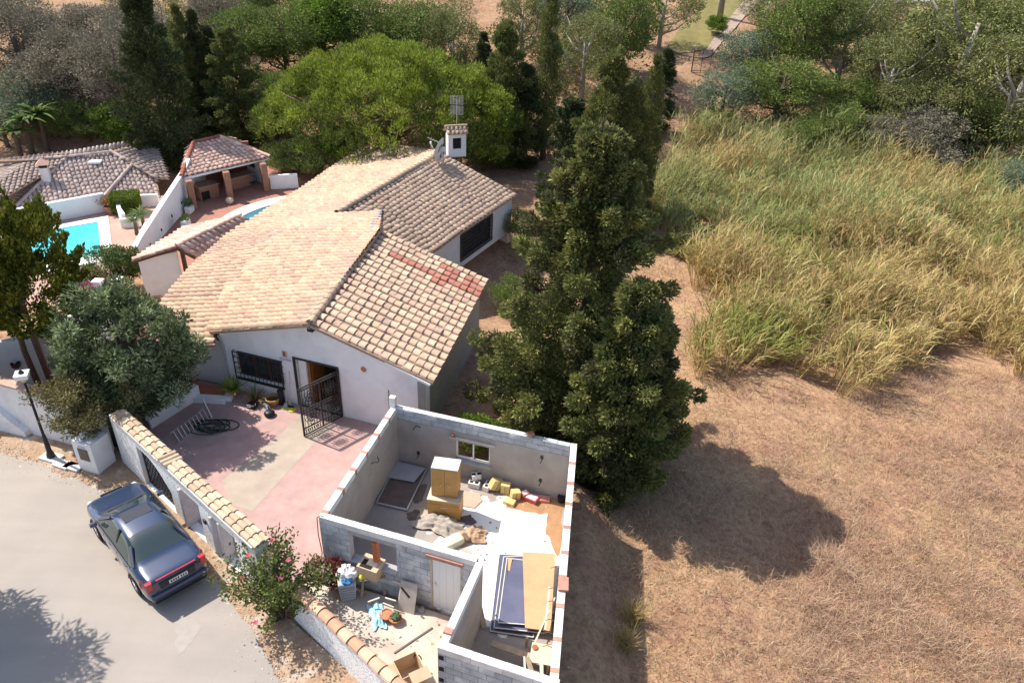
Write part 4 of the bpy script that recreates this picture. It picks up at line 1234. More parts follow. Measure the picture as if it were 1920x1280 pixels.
# neighbour's rectangular pool
o_ = [G(203, 406, PZ), G(213, 487, PZ), G(-10, 530, PZ), G(5, 440, PZ)]
i_ = [G(184, 417, PZ), G(190, 478, PZ), G(8, 510, PZ), G(20, 445, PZ)]
pool1 = thing('swimming_pool', (o_[0] + o_[2]) / 2, 'turquoise rectangular pool with white rim behind the yellowish conifers', 'pool')
mb = MB(); z1 = PZ + .05
vs = [(p.x, p.y, z1) for p in o_] + [(p.x, p.y, z1) for p in i_] + [(p.x, p.y, PZ - .1) for p in o_] + [(p.x, p.y, PZ - .1) for p in i_]
mb.add(vs, [(k, 4 + k, 4 + (k + 1) % 4, (k + 1) % 4) for k in range(4)] + [(k, (k + 1) % 4, 8 + (k + 1) % 4, 8 + k) for k in range(4)] + [(4 + k, 12 + k, 12 + (k + 1) % 4, 4 + (k + 1) % 4) for k in range(4)]); mb.build('rim', WHITE_P, pool1)
MB().add([(p.x, p.y, PZ + .012) for p in i_], [(3, 2, 1, 0)]).build('water', WATER1, pool1)

# ---- white dividing wall that falls towards the villa
dv = thing('dividing_wall', (-20.6, 41, PZ), 'big white wall with a falling top between the two pools', 'wall')
mb = MB(); wall(mb, (-20.95, 46.2), (-20.15, 36.2), .28, PZ - .2, [(0, 1.75), (1.2, 1.35), (9.2, .30), (10.1, .1)], side=-1); mb.build('wall_body', WHITE_P, dv)
for k in range(4):
    MB().box((-20.0 - .08 * k, 37.3 + 1.7 * k, PZ + .55 + .16 * k), (.06, .05, .16)).build('weep_hole', DARK, dv)
# white wall behind the neighbour's pool
w0 = G(-20, 440, PZ); w1 = G(202, 396, PZ)
nw = thing('white_wall', w1, 'long low white wall between the neighbour roof and the turquoise pool', 'wall')
mb = MB(); wall(mb, w0.xy, w1.xy, .25, PZ - .1, PZ + 1.15); mb.build('wall_body', WHITE_P, nw)
# curved planter wall with hedge block
cp = [G(x, y, PZ) for x, y in ((232, 424), (224, 412), (222, 396), (232, 390), (262, 386), (300, 384))]
cw = thing('curved_planter', cp[0], 'curved white planter wall holding a clipped green hedge', 'planter')
mb = MB()
for a, b in zip(cp, cp[1:]): wall(mb, a.xy, b.xy, .22, PZ - .1, PZ + .75, side=-1)
mb.build('wall_body', WHITE_P, cw)
mb = MB(); q0 = G(228, 428, PZ); q1 = G(262, 426, PZ); wall(mb, q0.xy, q1.xy, .25, PZ - .1, PZ + .55); mb.build('front_wall', WHITE_P, cw)
q0 = G(262, 470, PZ); q1 = G(285, 447, PZ)
gw = tag(MB().prism([(q0.x - .2, q0.y), (q0.x + .1, q0.y), (q1.x + .1, q1.y), (q1.x - .2, q1.y)], PZ - .1, [PZ + .5, PZ + .5, PZ + 1.0, PZ + 1.0]).build('stair_wall', WHITE_P), 'short white sloping stair wall in front of the yuccas', 'wall')

# ---- pool house
EZ = 1.15; RZ = 1.95
eL, eR = G(340, 333, EZ), G(506, 295, EZ)
rL, rR = G(363, 269, RZ), G(413, 258, RZ)
ph = thing('pool_house', ((eL + eR) / 2).xy.to_3d() + Vector((0, 0, PZ)), 'open sided pool house with salmon tiled hip roof on three posts', 'pool house')
back = (rL - eL); back.z = 0
bd = Vector((-(eR - eL).y, (eR - eL).x, 0)).normalized(); DP = 2 * max((rL - eL).dot(bd), 2.0)
DP = min(DP, 5.4); _ex = (eR - eL); _ex.z = 0; _ex.normalize()
bL = rL + bd * 1.3 + _ex * .1; bL.z = EZ + .2; bR = rR + bd * 1.3 + _ex * 1.6; bR.z = EZ + .2
pr_ = Roof(pitch=.34, row=.36, w=.31, h=.075)
pn = (eR - eL).cross(rL - eL).normalized()
rR2 = rR
pr_.clipped([eL, eR, rR2, rL], (-bd.x, -bd.y))
pr_.clipped([bL, rL, rR2, bR], (bd.x, bd.y)) if False else None
pr_.ruled([rR2, rL], [bR, bL]); pr_.ruled([rL, rL.lerp(rR2, .05)], [bL, eL + Vector((0, 0, .001))]); pr_.ruled([rR2.lerp(rL, .05), rR2], [eR, bR])
pr_.finish(ph, TILE_PINK)
ridge_caps(ph, [eL + Vector((0, 0, .1)), rL + Vector((0, 0, .1))], RIDGE_RED, r=.15); ridge_caps(ph, [rL + Vector((0, 0, .1)), rR + Vector((0, 0, .1))], RIDGE_RED, r=.15); ridge_caps(ph, [rR + Vector((0, 0, .1)), eR + Vector((0, 0, .1))], TILE_PINK, r=.13)
MB().bar(eL + Vector((.1, .12, -.10)), eR + Vector((-.1, .12, -.10)), .12, .14).build('eaves_beam', WHITE_P, ph)
POST = M('brick_post', (.34, .17, .11), var=.2, scale=6)
for x, y in ((364, 392), (432, 374), (500, 357)):
    p = G(x, y, PZ); MB().box((p.x, p.y, (PZ + EZ - .1) / 2), (.38, .38, EZ - .1 - PZ), rotz(.6)).build('post', POST, ph, bevel=.02)
ex = (eR - eL); ex.z = 0; ex.normalize(); LE = (eR - eL).length; ang = math.atan2(ex.y, ex.x)
DP = 3.4
mb = MB(); BWL = rL + bd * .6 + ex * .5
wall(mb, BWL.xy, (eR + bd * DP * .75).xy, .25, PZ - .1, EZ + .5); mb.build('back_wall', M('brown_wall', (.30, .13, .08), var=.15, scale=3), ph)
mb = MB(); sw0 = (eR - ex * .1 + bd * .5).xy; sw1 = (eR - ex * .1 + bd * DP * .75).xy
wl = wall(mb, sw0, sw1, .25, PZ - .1, EZ + .1, [(1.0, 2.0, .05, .85)]); mb.build('side_wall', WHITE_P, ph)
MB().box((Vector((*sw0, 0)) + bd * 1.5 + Vector((0, 0, .45)) + ex * -.12), (.9, .06, .75), rotz(ang + math.pi / 2)).build('window', DARK, ph)
mb = MB(); wall(mb, (eL + ex * .6 + bd * .7).xy, (BWL - ex * .05 - bd * .05).xy, .22, PZ - .1, EZ, side=-1); mb.build('side_wall', WHITE_P, ph)
# low wall right of the pool house
mb = MB(); g0_, g1_ = G(508, 355, PZ), G(560, 352, PZ)
tag((wall(mb, g0_.xy, g1_.xy, .22, PZ - .1, PZ + .95), mb.build('white_wall', WHITE_P))[1], 'short white wall just right of the pool house', 'wall')
# brick counters and table in the pool house
BRK = M('counter_brick', (.33, .17, .11), var=.2, scale=7)
for nm, lab, (x, y), (sx, sy, sz), cat in (('barbecue_counter', 'brick barbecue counter with an arched opening in the pool house', (397, 374), (1.3, 1.0, .85), 'counter'), ('brick_table', 'long brick table behind the middle post of the pool house', (460, 352), (1.7, .9, .72), 'table')):
    p = G(x, y, PZ) + bd * .6
    t = thing(nm, p, lab, cat, rz=ang)
    MB().box((0, 0, sz / 2), (sx, sy, sz)).build('base', BRK, t, local=True, bevel=.02)
    MB().box((0, 0, sz + .035), (sx + .12, sy + .12, .07)).build('top', M('counter_top', (.36, .24, .17), var=.15, scale=5), t, local=True, bevel=.01)
    if nm[0] == 'b' and 'bar' in nm: MB().box((-.3, -sy / 2, .32), (.55, .06, .55)).build('opening', DARK, t, local=True)
p = G(477, 350, PZ) + bd * .3
t = thing('hose_reel', p, 'blue garden hose coil against the white pool house wall', 'hose reel')
mb = MB()
for k in range(4): mb.tube([(.32 * math.cos(i * .524), .05 * k, .4 + .32 * math.sin(i * .524)) for i in range(13)], .035, 6)
mb.build('coil', M('blue_hose', (.04, .12, .2), rough=.5), t, local=True); MB().box((0, .1, .2), (.5, .3, .06)).build('stand', IRON, t, local=True)
p = G(431, 379, PZ) + Vector((.1, -.25, 0))
t = thing('round_pot', p, 'pale round pot at the foot of the middle pool house post', 'pot')
MB().lathe((0, 0, 0), [(.12, 0), (.22, .08), (.26, .22), (.2, .36), (.14, .4)], 12).build('body', M('cream_pot', (.6, .5, .38)), t, local=True, smooth=True)

# ---- small tiled porch left of the villa
az = 1.75; apx = G(331, 463, az); bk = G(452, 404, az)
l0, l1 = G(246, 489, 1.2), G(303, 447, 1.2)
po = thing('garden_porch', G(300, 500, -.5), 'small garden porch with salmon tiled gable roof beside the villa', 'porch')
pr2 = Roof(pitch=.36, row=.40, w=.30, h=.11)
pr2.ruled([apx, apx.lerp(bk, .5), bk], [l0, l0.lerp(l1 + (bk - apx) * .35, .5), l1 + (bk - apx) * .35])
rr0_ = G(366, 482, 1.3)
pr2.ruled([apx, bk], [rr0_, rr0_ + (bk - apx)])
pr2.finish(po, TILE_PINK)
ridge_caps(po, [apx + Vector((0, 0, .08)), bk + Vector((0, 0, .08))], TILE_PINK, r=.12)
mb = MB(); wall(mb, (l0 + Vector((.25, .15, 0))).xy, (apx + Vector((-.15, .25, 0))).xy, .2, -.8, [(0, 1.15), (2.6, 1.5)]); mb.build('front_wall', WHITE_P, po)
MB().bar(Vector((l0.x + .05, l0.y, 1.12)), Vector((apx.x, apx.y, az - .08)), .1, .12).build('rafter', WOOD, po); MB().bar(Vector((apx.x, apx.y, az - .08)), Vector((rr0_.x, rr0_.y, 1.24)), .1, .12).build('rafter', WOOD, po)
MB().box((apx.x + .15, apx.y + .15, .4), (.16, .16, 2.4)).build('post', WOOD, po)
p = G(318, 502, -.2)
ch = thing('garden_chair', p - Vector((0, 0, .1)), 'white garden chair under the small tiled porch', 'chair')
MB().box((0, 0, .42), (.5, .5, .05)).build('seat', WHITE_P, ch, local=True); MB().box((0, .24, .72), (.5, .05, .55)).build('backrest', WHITE_P, ch, local=True)
for sx in (-1, 1):
    for sy in (-1, 1): MB().box((sx * .21, sy * .21, .2), (.05, .05, .4)).build('leg', WHITE_P, ch, local=True)
# white arch posts near the bougainvillea
for k, (x, y, x2, y2, lab) in enumerate(((192, 560, 196, 540, 'short white garden pillar behind the leafy tree, nearer the pool'), (228, 556, 222, 535, 'white slatted garden pillar behind the leafy tree, nearer the porch'))):
    p = G(x, y, -.2); t = thing('garden_pillar', p, lab, 'pillar')
    MB().box((0, 0, .45), (.34, .34, .9)).build('shaft', WHITE_P, t, local=True, bevel=.02); MB().box((0, 0, .94), (.44, .44, .08)).build('cap', WHITE_P, t, local=True, bevel=.01)
# white house wall behind the conifers with two round wall planters
v0, v1 = G(-30, 745, .0), G(118, 705, .0)
nh = thing('garden_wall', v0, 'high white garden wall behind the conifer trunks with round hanging pots', 'wall')
mb = MB(); wall(mb, v0.xy, v1.xy, .3, -.2, 2.0, side=1); wall(mb, v1.xy, (v1.x + .6, v1.y + 4.5), .3, -.2, 2.0); mb.build('wall_body', WHITE, nh)
for k, (x, y) in enumerate(((29, 682), (91, 609))):
    s, z = on_wall(x, y, v0.xy, v1.xy); p = lerp2(v0.xy, v1.xy, s, -.12, min(z, 1.75))
    t = thing('hanging_pot', p, ['dark round wall pot lower down beside the lamp lantern', 'dark round wall pot high on the white wall right of a trunk'][k], 'pot', 'round pots on the white wall')
    MB().lathe((0, 0, -.12), [(.08, 0), (.16, .08), (.18, .22), (.15, .22), (.12, .1)], 12).build('bowl', M('dark_pot', (.10, .05, .04)), t, local=True)
    MB().box((0, .09, .05), (.04, .12, .04)).build('bracket', IRON, t, local=True)

# ---- neighbour's house: weathered hip roofs behind the white wall
nh = thing('neighbour_house', G(150, 340, -1.5), 'low neighbouring house with weathered brown hip roofs and a small chimney', 'house')
HZ, HE = .95, -.6
A0, A1 = G(130, 294, HZ), G(207, 285, HZ)
E0, E1 = G(20, 400, HE), G(195, 372, HE)
nA = (A1 - A0).cross(E0 - A0).normalized()
pA = lambda x, y: on_plane(x, y, A0, nA)
fall = Vector((nA.x, nA.y, 0)) * (1 if nA.z > 0 else -1)
rf = Roof(pitch=.27, row=.42, w=.245, h=.075)
rf.clipped([A0, A1, pA(250, 309), pA(194, 376), pA(15, 408), pA(85, 335)], fall)
# lower right wing
B_ = [pA(250, 309), pA(293, 333), pA(303, 384), pA(208, 386), pA(196, 368)]
B_ = [p - Vector((0, 0, .06)) for p in B_]
rf.clipped(B_, fall)
rf.finish(nh, TILE_OLD)
rg = Roof(pitch=.27, row=.42, w=.245, h=.075)
# left hip and the roofs further left
h0_, h1_ = G(57, 299, HZ), G(130, 294, HZ); lowp = pA(85, 335)
rg.clipped([h1_, lowp, pA(-40, 425), G(-30, 372, .25)], Vector((-1, -.35, 0)))
nL = (h1_ - h0_).cross(G(0, 350, .5) - h0_).normalized(); pL = lambda x, y: on_plane(x, y, h0_, nL)
rg.clipped([h0_, h1_, pL(84, 326), pL(-30, 392), pL(-30, 360)], Vector((nL.x, nL.y, 0)) * (1 if nL.z > 0 else -1))
rg.clipped([h0_ + Vector((0, .1, 0)), G(-30, 365, .4), G(-60, 330, .5), G(-40, 303, HZ)], Vector((-.6, -.7, 0)))
# rear slopes
D_ = [A1, G(290, 262, .9), G(316, 332, -.35), G(293, 333, .1), pA(250, 309)]
nD = (D_[1] - D_[0]).cross(D_[3] - D_[0]).normalized()
D_ = [A1] + [on_plane(x, y, A1, nD) for x, y in ((291, 262), (318, 335), (293, 334), (250, 309))]
rg.clipped(D_, Vector((nD.x, nD.y, 0)) * (1 if nD.z > 0 else -1))
rg.finish(nh, M('brown_tile', (.33, .24, .19), var=.2, scale=5, rand=.16, randcols=[(.42, .32, .27), (.36, .27, .22), (.47, .37, .31)], col2=(.27, .2, .17), scale2=.6, amt2=.5))
rh = Roof(pitch=.27, row=.42, w=.245, h=.075)
bz = HZ + .3
rh.ruled([G(-40, 302, bz), G(130, 284, bz), G(295, 256, bz)], [G(-40, 308, HZ + .05), G(130, 295, HZ + .05), G(290, 264, HZ + .05)])
rh.finish(nh, TILE_OLD)
ridge_caps(nh, [G(57, 298, HZ + .12), G(130, 293, HZ + .12), G(207, 284, HZ + .12)], TILE_OLD); ridge_caps(nh, [A1 + Vector((0, 0, .1)), pA(250, 309) + Vector((0, 0, .1)), pA(293, 333) + Vector((0, 0, .08))], TILE_OLD); ridge_caps(nh, [A0 + Vector((0, 0, .1)), pA(85, 335) + Vector((0, 0, .1)), pA(20, 400) + Vector((0, 0, .1))], TILE_OLD)
ridge_caps(nh, [pA(250, 309) + Vector((0, 0, .1)), pA(196, 370) + Vector((0, 0, .1))], TILE_OLD)
mb = MB(); q = [pA(194, 376), pA(15, 408)]; wall(mb, (q[1] + Vector((.3, .5, 0))).xy, (q[0] + Vector((-.3, .5, 0))).xy, .3, -2, HE - .1); wall(mb, (pA(208, 386) + Vector((0, .5, 0))).xy, (pA(303, 384) + Vector((-.3, .5, 0))).xy, .3, -2, HE - .3); mb.build('wall', WHITE, nh)
p = pA(88, 338)
c_ = MB().box(p + Vector((0, 0, .3)), (.5, .5, 1.1), rotz(.4)).build('chimney', WHITE, nh, bevel=.02)
MB().box(p + Vector((0, 0, .95)), (.4, .4, .22), rotz(.4)).build('flue', DARK, c_); MB().box(p + Vector((0, 0, 1.22)), (.75, .75, .32), rotz(.4), taper=.12).build('cap', TILE_PINK, c_)
p = pA(179, 307); MB().box(p + Vector((0, 0, .12)), (.75, .55, .12), rotz(.2)).build('skylight', WHITE_P, nh)
# corner of another tiled roof at the left edge
t = thing('garden_shelter', G(-10, 470, PZ), 'brown tiled shelter roof at the left edge by the turquoise pool', 'shelter')
rs = Roof(pitch=.34, row=.4, w=.28, h=.1); rs.ruled([G(-60, 438, .9), G(14, 425, .9)], [G(-60, 502, .3), G(15, 490, .3)]); rs.finish(t, TILE_OLD)
for x in (-45, 5): p = G(x, 500, PZ); MB().box((p.x, p.y, (PZ + .3) / 2), (.14, .14, .3 - PZ)).build('post', WOOD, t)
# ================================================================== the car
def build_car():
    fl = G(179, 991, .33); rl = G(255, 1098, .33)
    fwd = Vector((fl.x - rl.x, fl.y - rl.y, 0)).normalized(); rgt = Vector((fwd.y, -fwd.x, 0))
    mid = (fl + rl) / 2 + rgt * .86
    rz = math.atan2(fwd.y, fwd.x)
    car = thing('parked_car', (mid.x, mid.y, 0), 'dark blue saloon car parked beside the roadside wall', 'car', rz=rz)
    S = (.97, .97, .97)
    PAINT = M('blue_paint', (.018, .036, .085), rough=.28, var=.06, scale=2, spec=.5, coat=1.0, metal=.15)
    CG = M('car_glass', (.03, .045, .045), rough=.04, var=.03, spec=.7, coat=.5)
    TRIM = M('black_trim', (.012, .012, .013), rough=.45, var=.1)
    # stations: x, z_low, belt z, half width at belt, roof z (centre), roof half width
    st = [(-2.42, .34, .62, .62, .66, .45), (-2.40, .28, .80, .76, .90, .60), (-2.34, .24, .86, .84, 1.00, .70), (-2.10, .22, .90, .885, 1.035, .72), (-1.72, .20, .92, .895, 1.04, .70), (-1.55, .20, .925, .897, 1.08, .66),
          (-1.00, .19, .93, .897, 1.33, .60), (-.72, .19, .93, .897, 1.405, .585), (-.2, .19, .925, .897, 1.44, .58), (.25, .19, .92, .897, 1.43, .57), (.55, .19, .91, .897, 1.375, .575), (1.18, .19, .885, .895, 1.03, .70),
          (1.34, .20, .87, .893, .985, .70), (1.8, .21, .82, .885, .93, .66), (2.15, .23, .76, .85, .87, .62), (2.33, .26, .70, .77, .78, .52), (2.41, .32, .58, .62, .62, .40)]

    def prof(x, zl, zb, w, zr, wr):
        lo = max(0.0, (zr - zb))
        return [(0, zl), (w * .80, zl), (w * .97, zl + .08), (w * 1.0, zl + .26), (w * 1.005, zb - .14), (w * .985, zb - .02), (w * .955, zb + .015),
                (wr + (w * .955 - wr) * .50, zb + lo * .48 + .01), (wr, zr - .045 * min(1, lo / .3)), (wr * .72, zr - .012), (0, zr)]
    rows = []
    for s in st:
        h = prof(*s)
        rows.append([(s[0], y, z) for y, z in h] + [(s[0], -y, z) for y, z in h[-2:0:-1]])
    m = len(rows[0]); nh = 11
    v = [p for r in rows for p in r]; f = []; mi = []
    for i in range(len(rows) - 1):
        x = (st[i][0] + st[i + 1][0]) / 2
        for k in range(m):
            f.append((i * m + k, i * m + (k + 1) % m, (i + 1) * m + (k + 1) % m, (i + 1) * m + k))
            kk = k if k < nh - 1 else m - 1 - k
            g = 0
            if kk in (6, 7) and -1.5 < x < 1.15: g = 1
            if kk in (8, 9) and (-1.56 < x < -.72 or .55 < x < 1.18): g = 1
            if kk in (0,): g = 2
            mi.append(g)
    f.append(tuple(range(m))); mi.append(0)
    f.append(tuple((len(rows) - 1) * m + k for k in range(m - 1, -1, -1))); mi.append(0)
    me = bpy.data.meshes.new('body'); me.from_pydata(v, [], f)
    for q in (PAINT, CG, TRIM): me.materials.append(q)
    me.polygons.foreach_set('material_index', mi); me.polygons.foreach_set('use_smooth', [True] * len(f)); me.update()
    import bmesh
    b = bmesh.new(); b.from_mesh(me); bmesh.ops.recalc_face_normals(b, faces=b.faces); b.to_mesh(me); b.free()
    cr = me.attributes.new('crease_edge', 'FLOAT', 'EDGE')
    for e in me.edges:
        a, c = [me.vertices[i].co for i in e.vertices]
        if abs(abs(a.y) - abs(c.y)) < .06 and abs(a.x - c.x) > .05 and .60 < a.z < .97 and abs(a.y) > .55 and abs(a.z - c.z) < .12: cr.data[e.index].value = .35
    body = link('body', me, car, local=True)
    sub = body.modifiers.new('s', 'SUBSURF'); sub.levels = 2; sub.render_levels = 2
    P = lambda name, mb, mat, par=car, smooth=False, bev=0: mb.build(name, mat, par, smooth, True, bev)
    # pillars and window trims
    for sy in (1, -1):
        mb = MB(); mb.bar((-.30, sy * .835, .93), (-.22, sy * .600, 1.385), .09, .035, up=(0, sy, .4)); P('pillar', mb, TRIM)
        mb = MB(); mb.bar((-1.48, sy * .80, .98), (-.98, sy * .615, 1.31), .13, .04, up=(0, sy, .6)); P('pillar', mb, PAINT)
        mb = MB(); mb.bar((1.14, sy * .79, .96), (.50, sy * .60, 1.355), .07, .04, up=(0, sy, .6)); P('pillar', mb, PAINT)
        # chrome/rail line
        mb = MB(); mb.tube([(-1.35, sy * .876, .945), (0, sy * .878, .945), (1.2, sy * .87, .905)], .012, 5); P('window_trim', mb, TRIM)
        mb = MB(); mb.box((.95, sy * 1.0, 1.0), (.12, .2, .13)); P('mirror', mb, PAINT, bev=.03)
        for x in (.1, -1.0): mb = MB(); mb.box((x, sy * .905, .80), (.17, .02, .03)); P('door_handle', mb, PAINT, bev=.008)
        for x in (.42, -.55): pass
        for x in (.55, -.42, -1.15):
            mb = MB(); mb.bar((x, sy * .9035, .30), (x - .02, sy * .8975, .9), .008, .006, up=(0, 1, 0)); P('door_seam', mb, TRIM)
        # tail lights: tall red clusters on the corners
        mb = MB()
        vs = [(-2.425, sy * .60, .72), (-2.40, sy * .80, .72), (-2.10, sy * .905, .74), (-2.02, sy * .905, .86), (-2.06, sy * .86, 1.0), (-2.37, sy * .70, 1.0), (-2.42, sy * .58, .93)]
        cen = Vector((-2.2, sy * .70, .85)); mb.add([cen] + vs, [(0, i + 1, (i + 1) % 7 + 1) for i in range(7)])
        mb.box((-2.315, sy * .755, .845), (.14, .17, .30), rotz(sy * -.14))
        P('tail_light', mb, M('tail_red', (.42, .008, .012), rough=.15, var=.15, scale=9, spec=.6, coat=.6), bev=.012)
        mb = MB(); mb.box((2.27, sy * .62, .66), (.16, .26, .16), rotz(sy * -.4)); P('headlight', mb, M('lamp_glass', (.6, .62, .64), rough=.1, spec=.6), bev=.03)
    # sunroof
    mb = MB(); mb.box((.12, 0, 1.424), (.50, .80, .014), Matrix.Rotation(.012, 3, 'Y')); P('sunroof', mb, M('sunroof_glass', (.035, .035, .04), rough=.12, spec=.6), bev=.006)
    # boot lid details
    mb = MB(); mb.box((-2.372, 0, 1.005), (.05, 1.12, .025)); P('brake_light', mb, MATS['tail_red'], bev=.006)
    mb = MB(); mb.box((-2.432, 0, .80), (.03, 1.0, .20)); P('boot_panel', mb, M('boot_trim', (.035, .03, .032), rough=.4), bev=.01)
    pl = MB(); pl.box((-2.452, 0, .80), (.015, .52, .115)); plate = P('number_plate', pl, M('plate_white', (.78, .78, .76), rough=.4))
    for k in range(7):
        mb = MB(); mb.box((-2.461, .20 - k * .065 - (.02 if k > 3 else 0), .80), (.006, .038, .07)); P('plate_character', mb, TRIM, plate)
    mb = MB(); mb.box((-2.40, 0, .47), (.20, 1.62, .20)); P('rear_bumper', mb, PAINT, bev=.07)
    mb = MB(); mb.box((-2.36, 0, .31), (.2, 1.5, .14)); P('bumper_trim', mb, TRIM, bev=.04)
    mb = MB(); mb.box((2.36, 0, .42), (.2, 1.5, .22)); P('front_bumper', mb, PAINT, bev=.07)
    mb = MB(); mb.box((2.405, 0, .66), (.05, .66, .18)); P('grille', mb, TRIM, bev=.01)
    # wiper cowl
    mb = MB(); mb.bar((1.235, -.66, 1.005), (1.235, .66, 1.005), .09, .025); P('cowl', mb, TRIM)
    for y0, y1 in ((-.55, -.05), (.0, .5)): mb = MB(); mb.bar((1.19, y0, 1.035), (1.10, y1, 1.075), .02); P('wiper', mb, TRIM)
    # wheels
    for x in (1.44, -1.44):
        for sy in (1, -1):
            w = bpy.data.objects.new('wheel', None); COL.objects.link(w); w.parent = car; w.location = (x, sy * .80, .325)
            w.rotation_euler = (math.pi / 2 if sy < 0 else -math.pi / 2, 0, 0)
            q = MB(); q.lathe((0, 0, -.11), [(.20, 0), (.30, 0), (.325, .03), (.325, .19), (.30, .22), (.22, .225), (.20, .2)], 24); q.build('tyre', M('tyre', (.02, .02, .02), rough=.85), w, True, True)
            q = MB(); q.lathe((0, 0, -.05), [(.205, 0), (.21, .14), (.19, .15), (.17, .11)], 24)
            for k in range(7): a = 2 * math.pi * k / 7; q.bar((.03 * math.cos(a), .03 * math.sin(a), .085), (.2 * math.cos(a), .2 * math.sin(a), .085), .05, .03)
            q.lathe((0, 0, .05), [(.05, 0), (.05, .055), (.03, .065)], 10); q.build('rim', M('alloy', (.55, .55, .56), rough=.35, metal=.6), w, False, True)
            q = MB(); n = 16
            vs = []
            for r_ in (.335, .385):
                for zz in (.055, .105):
                    vs += [(r_ * math.cos(math.pi * i / n), r_ * math.sin(math.pi * i / n) * 1, zz) for i in range(n + 1)]
            # dark arch lip above the wheel
            q = MB(); pts = [(x + .365 * math.cos(math.pi * (i / 14)), sy * .893, .325 + .365 * math.sin(math.pi * (i / 14))) for i in range(15)]
            q.tube(pts, .03, 6); P('arch_lip', q, TRIM)
            q = MB(); q.lathe((0, 0, .085), [(.355, 0), (.355, .008), (.19, .008)], 24); dk = q.build('arch_shadow_gap', DARK, w, False, True)
    car.scale = S
    return car


build_car()
# ================================================================== things on the forecourt
# ladder lying on its edge against the planter wall
la = G(331, 833, .06); lb = G(397, 783, .06)
ld = (lb - la); LLn = ld.length; ld.normalize(); tl = Vector((-.20, .10, 0)) + Vector((0, 0, .40))
lad = thing('ladder', la, 'aluminium ladder lying on its side against the planter wall', 'ladder')
for o_ in (Vector((0, 0, 0)), tl): MB().bar(la + o_, lb + o_, .035, .075).build('rail', ALU, lad)
for k in range(9):
    p = la + ld * (.15 + (LLn - .3) * k / 8); MB().bar(p, p + tl, .03).build('rung', ALU, lad)
e_ = lb + Vector((0, 0, 0)); MB().bar(lb, G(380, 748, .75), .04, .06).build('stay', ALU, lad)
# coiled hose
hc = G(398, 800, .06); mb = MB(); pts = []
for k in range(150):
    a = k * .33; r_ = .34 + .16 * math.sin(k * .09) + .05 * math.sin(k * .71)
    pts.append(hc + Vector((r_ * 1.5 * math.cos(a) + .15 * math.sin(k * .05), r_ * math.sin(a) * .85 + .1 * math.cos(k * .04), .015 + .0006 * k)))
mb.tube(pts, .018, 5); tag(mb.build('garden_hose', M('green_hose', (.015, .035, .022), rough=.5)), 'dark green garden hose coiled on the shaded forecourt', 'hose')


M('pot_soil', (.07, .05, .035))


def pot(name, p, r, h, label, mat=TERRA, cat='pot'):
    t = thing(name, p, label, cat)
    MB().lathe((0, 0, 0), [(r * .68, 0), (r, h * .86), (r * 1.1, h * .86), (r * 1.1, h), (r * .95, h), (r * .9, h * .85)], 16).build('pot', mat, t, local=True)
    MB().lathe((0, 0, h * .78), [(r * .9, 0), (r * .9, .01)], 12).build('soil', M('pot_soil', (.07, .05, .035)), t, local=True)
    return t


# strimmer/toy-like black things: a garden blower and a helmet-like tool
BK = M('black_plastic', (.02, .021, .023), rough=.45, var=.15)
sp = G(503, 768, .05); t = thing('garden_tool', sp, 'black plastic garden tool lying on the forecourt below the window', 'tool', rz=-.5)
MB().lathe((.30, -.22, 0), [(.12, 0), (.19, .04), (.2, .13), (.13, .2)], 14).build('motor', BK, t, local=True, smooth=True)
MB().tube([(.2, -.12, .1), (-.05, .02, .12), (-.30, .1, .08)], [.09, .08, .06], 8).build('tube', M('grey_plastic', (.12, .13, .14), rough=.5), t, local=True)
MB().tube([(.25, -.2, .18), (.15, -.1, .28), (.05, -.05, .18)], .02, 6).build('handle', BK, t, local=True)
sp = G(473, 763, .05); t = thing('small_case', sp, 'small black case left of the larger black garden tool', 'case', rz=-.3)
MB().box((0, 0, .08), (.36, .28, .16)).build('body', BK, t, local=True, bevel=.03); MB().tube([(-.08, -.14, .12), (-.08, -.19, .14), (.08, -.19, .14), (.08, -.14, .12)], .015, 6).build('handle', ALU, t, local=True)
sp = G(513, 757, .05); t = thing('round_bowl', sp, 'yellowish round bowl against the villa wall behind the black tool', 'bowl')
MB().lathe((0, 0, 0), [(.16, 0), (.27, .2), (.29, .3), (.25, .3), (.2, .1)], 14).build('bowl', M('ochre', (.45, .26, .08), var=.25, scale=12), t, local=True)
MB().lathe((0, 0, .2), [(.22, 0), (.22, .01)], 12).build('filling', MATS['pot_soil'], t, local=True)
sp = G(529, 757, .05); t = thing('black_box', sp, 'tall narrow black box against the villa wall by the broom', 'box', rz=-.31)
MB().box((0, 0, .32), (.13, .22, .64)).build('body', BK, t, local=True, bevel=.015); MB().box((0, 0, .65), (.15, .24, .03)).build('lid', BK, t, local=True)
sp = G(538, 765, .05); t = thing('dustpan', sp, 'lime green plastic dustpan on the ground by the doorway', 'dustpan', rz=-.2)
LIME = M('lime_plastic', (.42, .52, .06), rough=.5, var=.1)
MB().box((0, 0, .02), (.32, .26, .03)).build('pan', LIME, t, local=True); MB().box((0, .12, .07), (.32, .03, .12)).build('back', LIME, t, local=True); MB().tube([(0, .12, .1), (.02, .2, .18)], .02, 6).build('handle', LIME, t, local=True)
sp = G(549, 769, .05); t = thing('floor_cloth', sp, 'bright yellow folded cloth beside the green dustpan', 'cloth')
MB().lathe((0, 0, 0), [(.13, 0), (.16, .03), (.1, .06), (.05, .07)], 9).build('fold', M('yellow_cloth', (.6, .5, .05), var=.15), t, local=True)
s = on_wall(545, 700, FA, FB)[0]
t = thing('broom', lerp2(FA, FB, s, -.3, .05), 'broom leaning on the villa wall left of the doorway', 'broom')
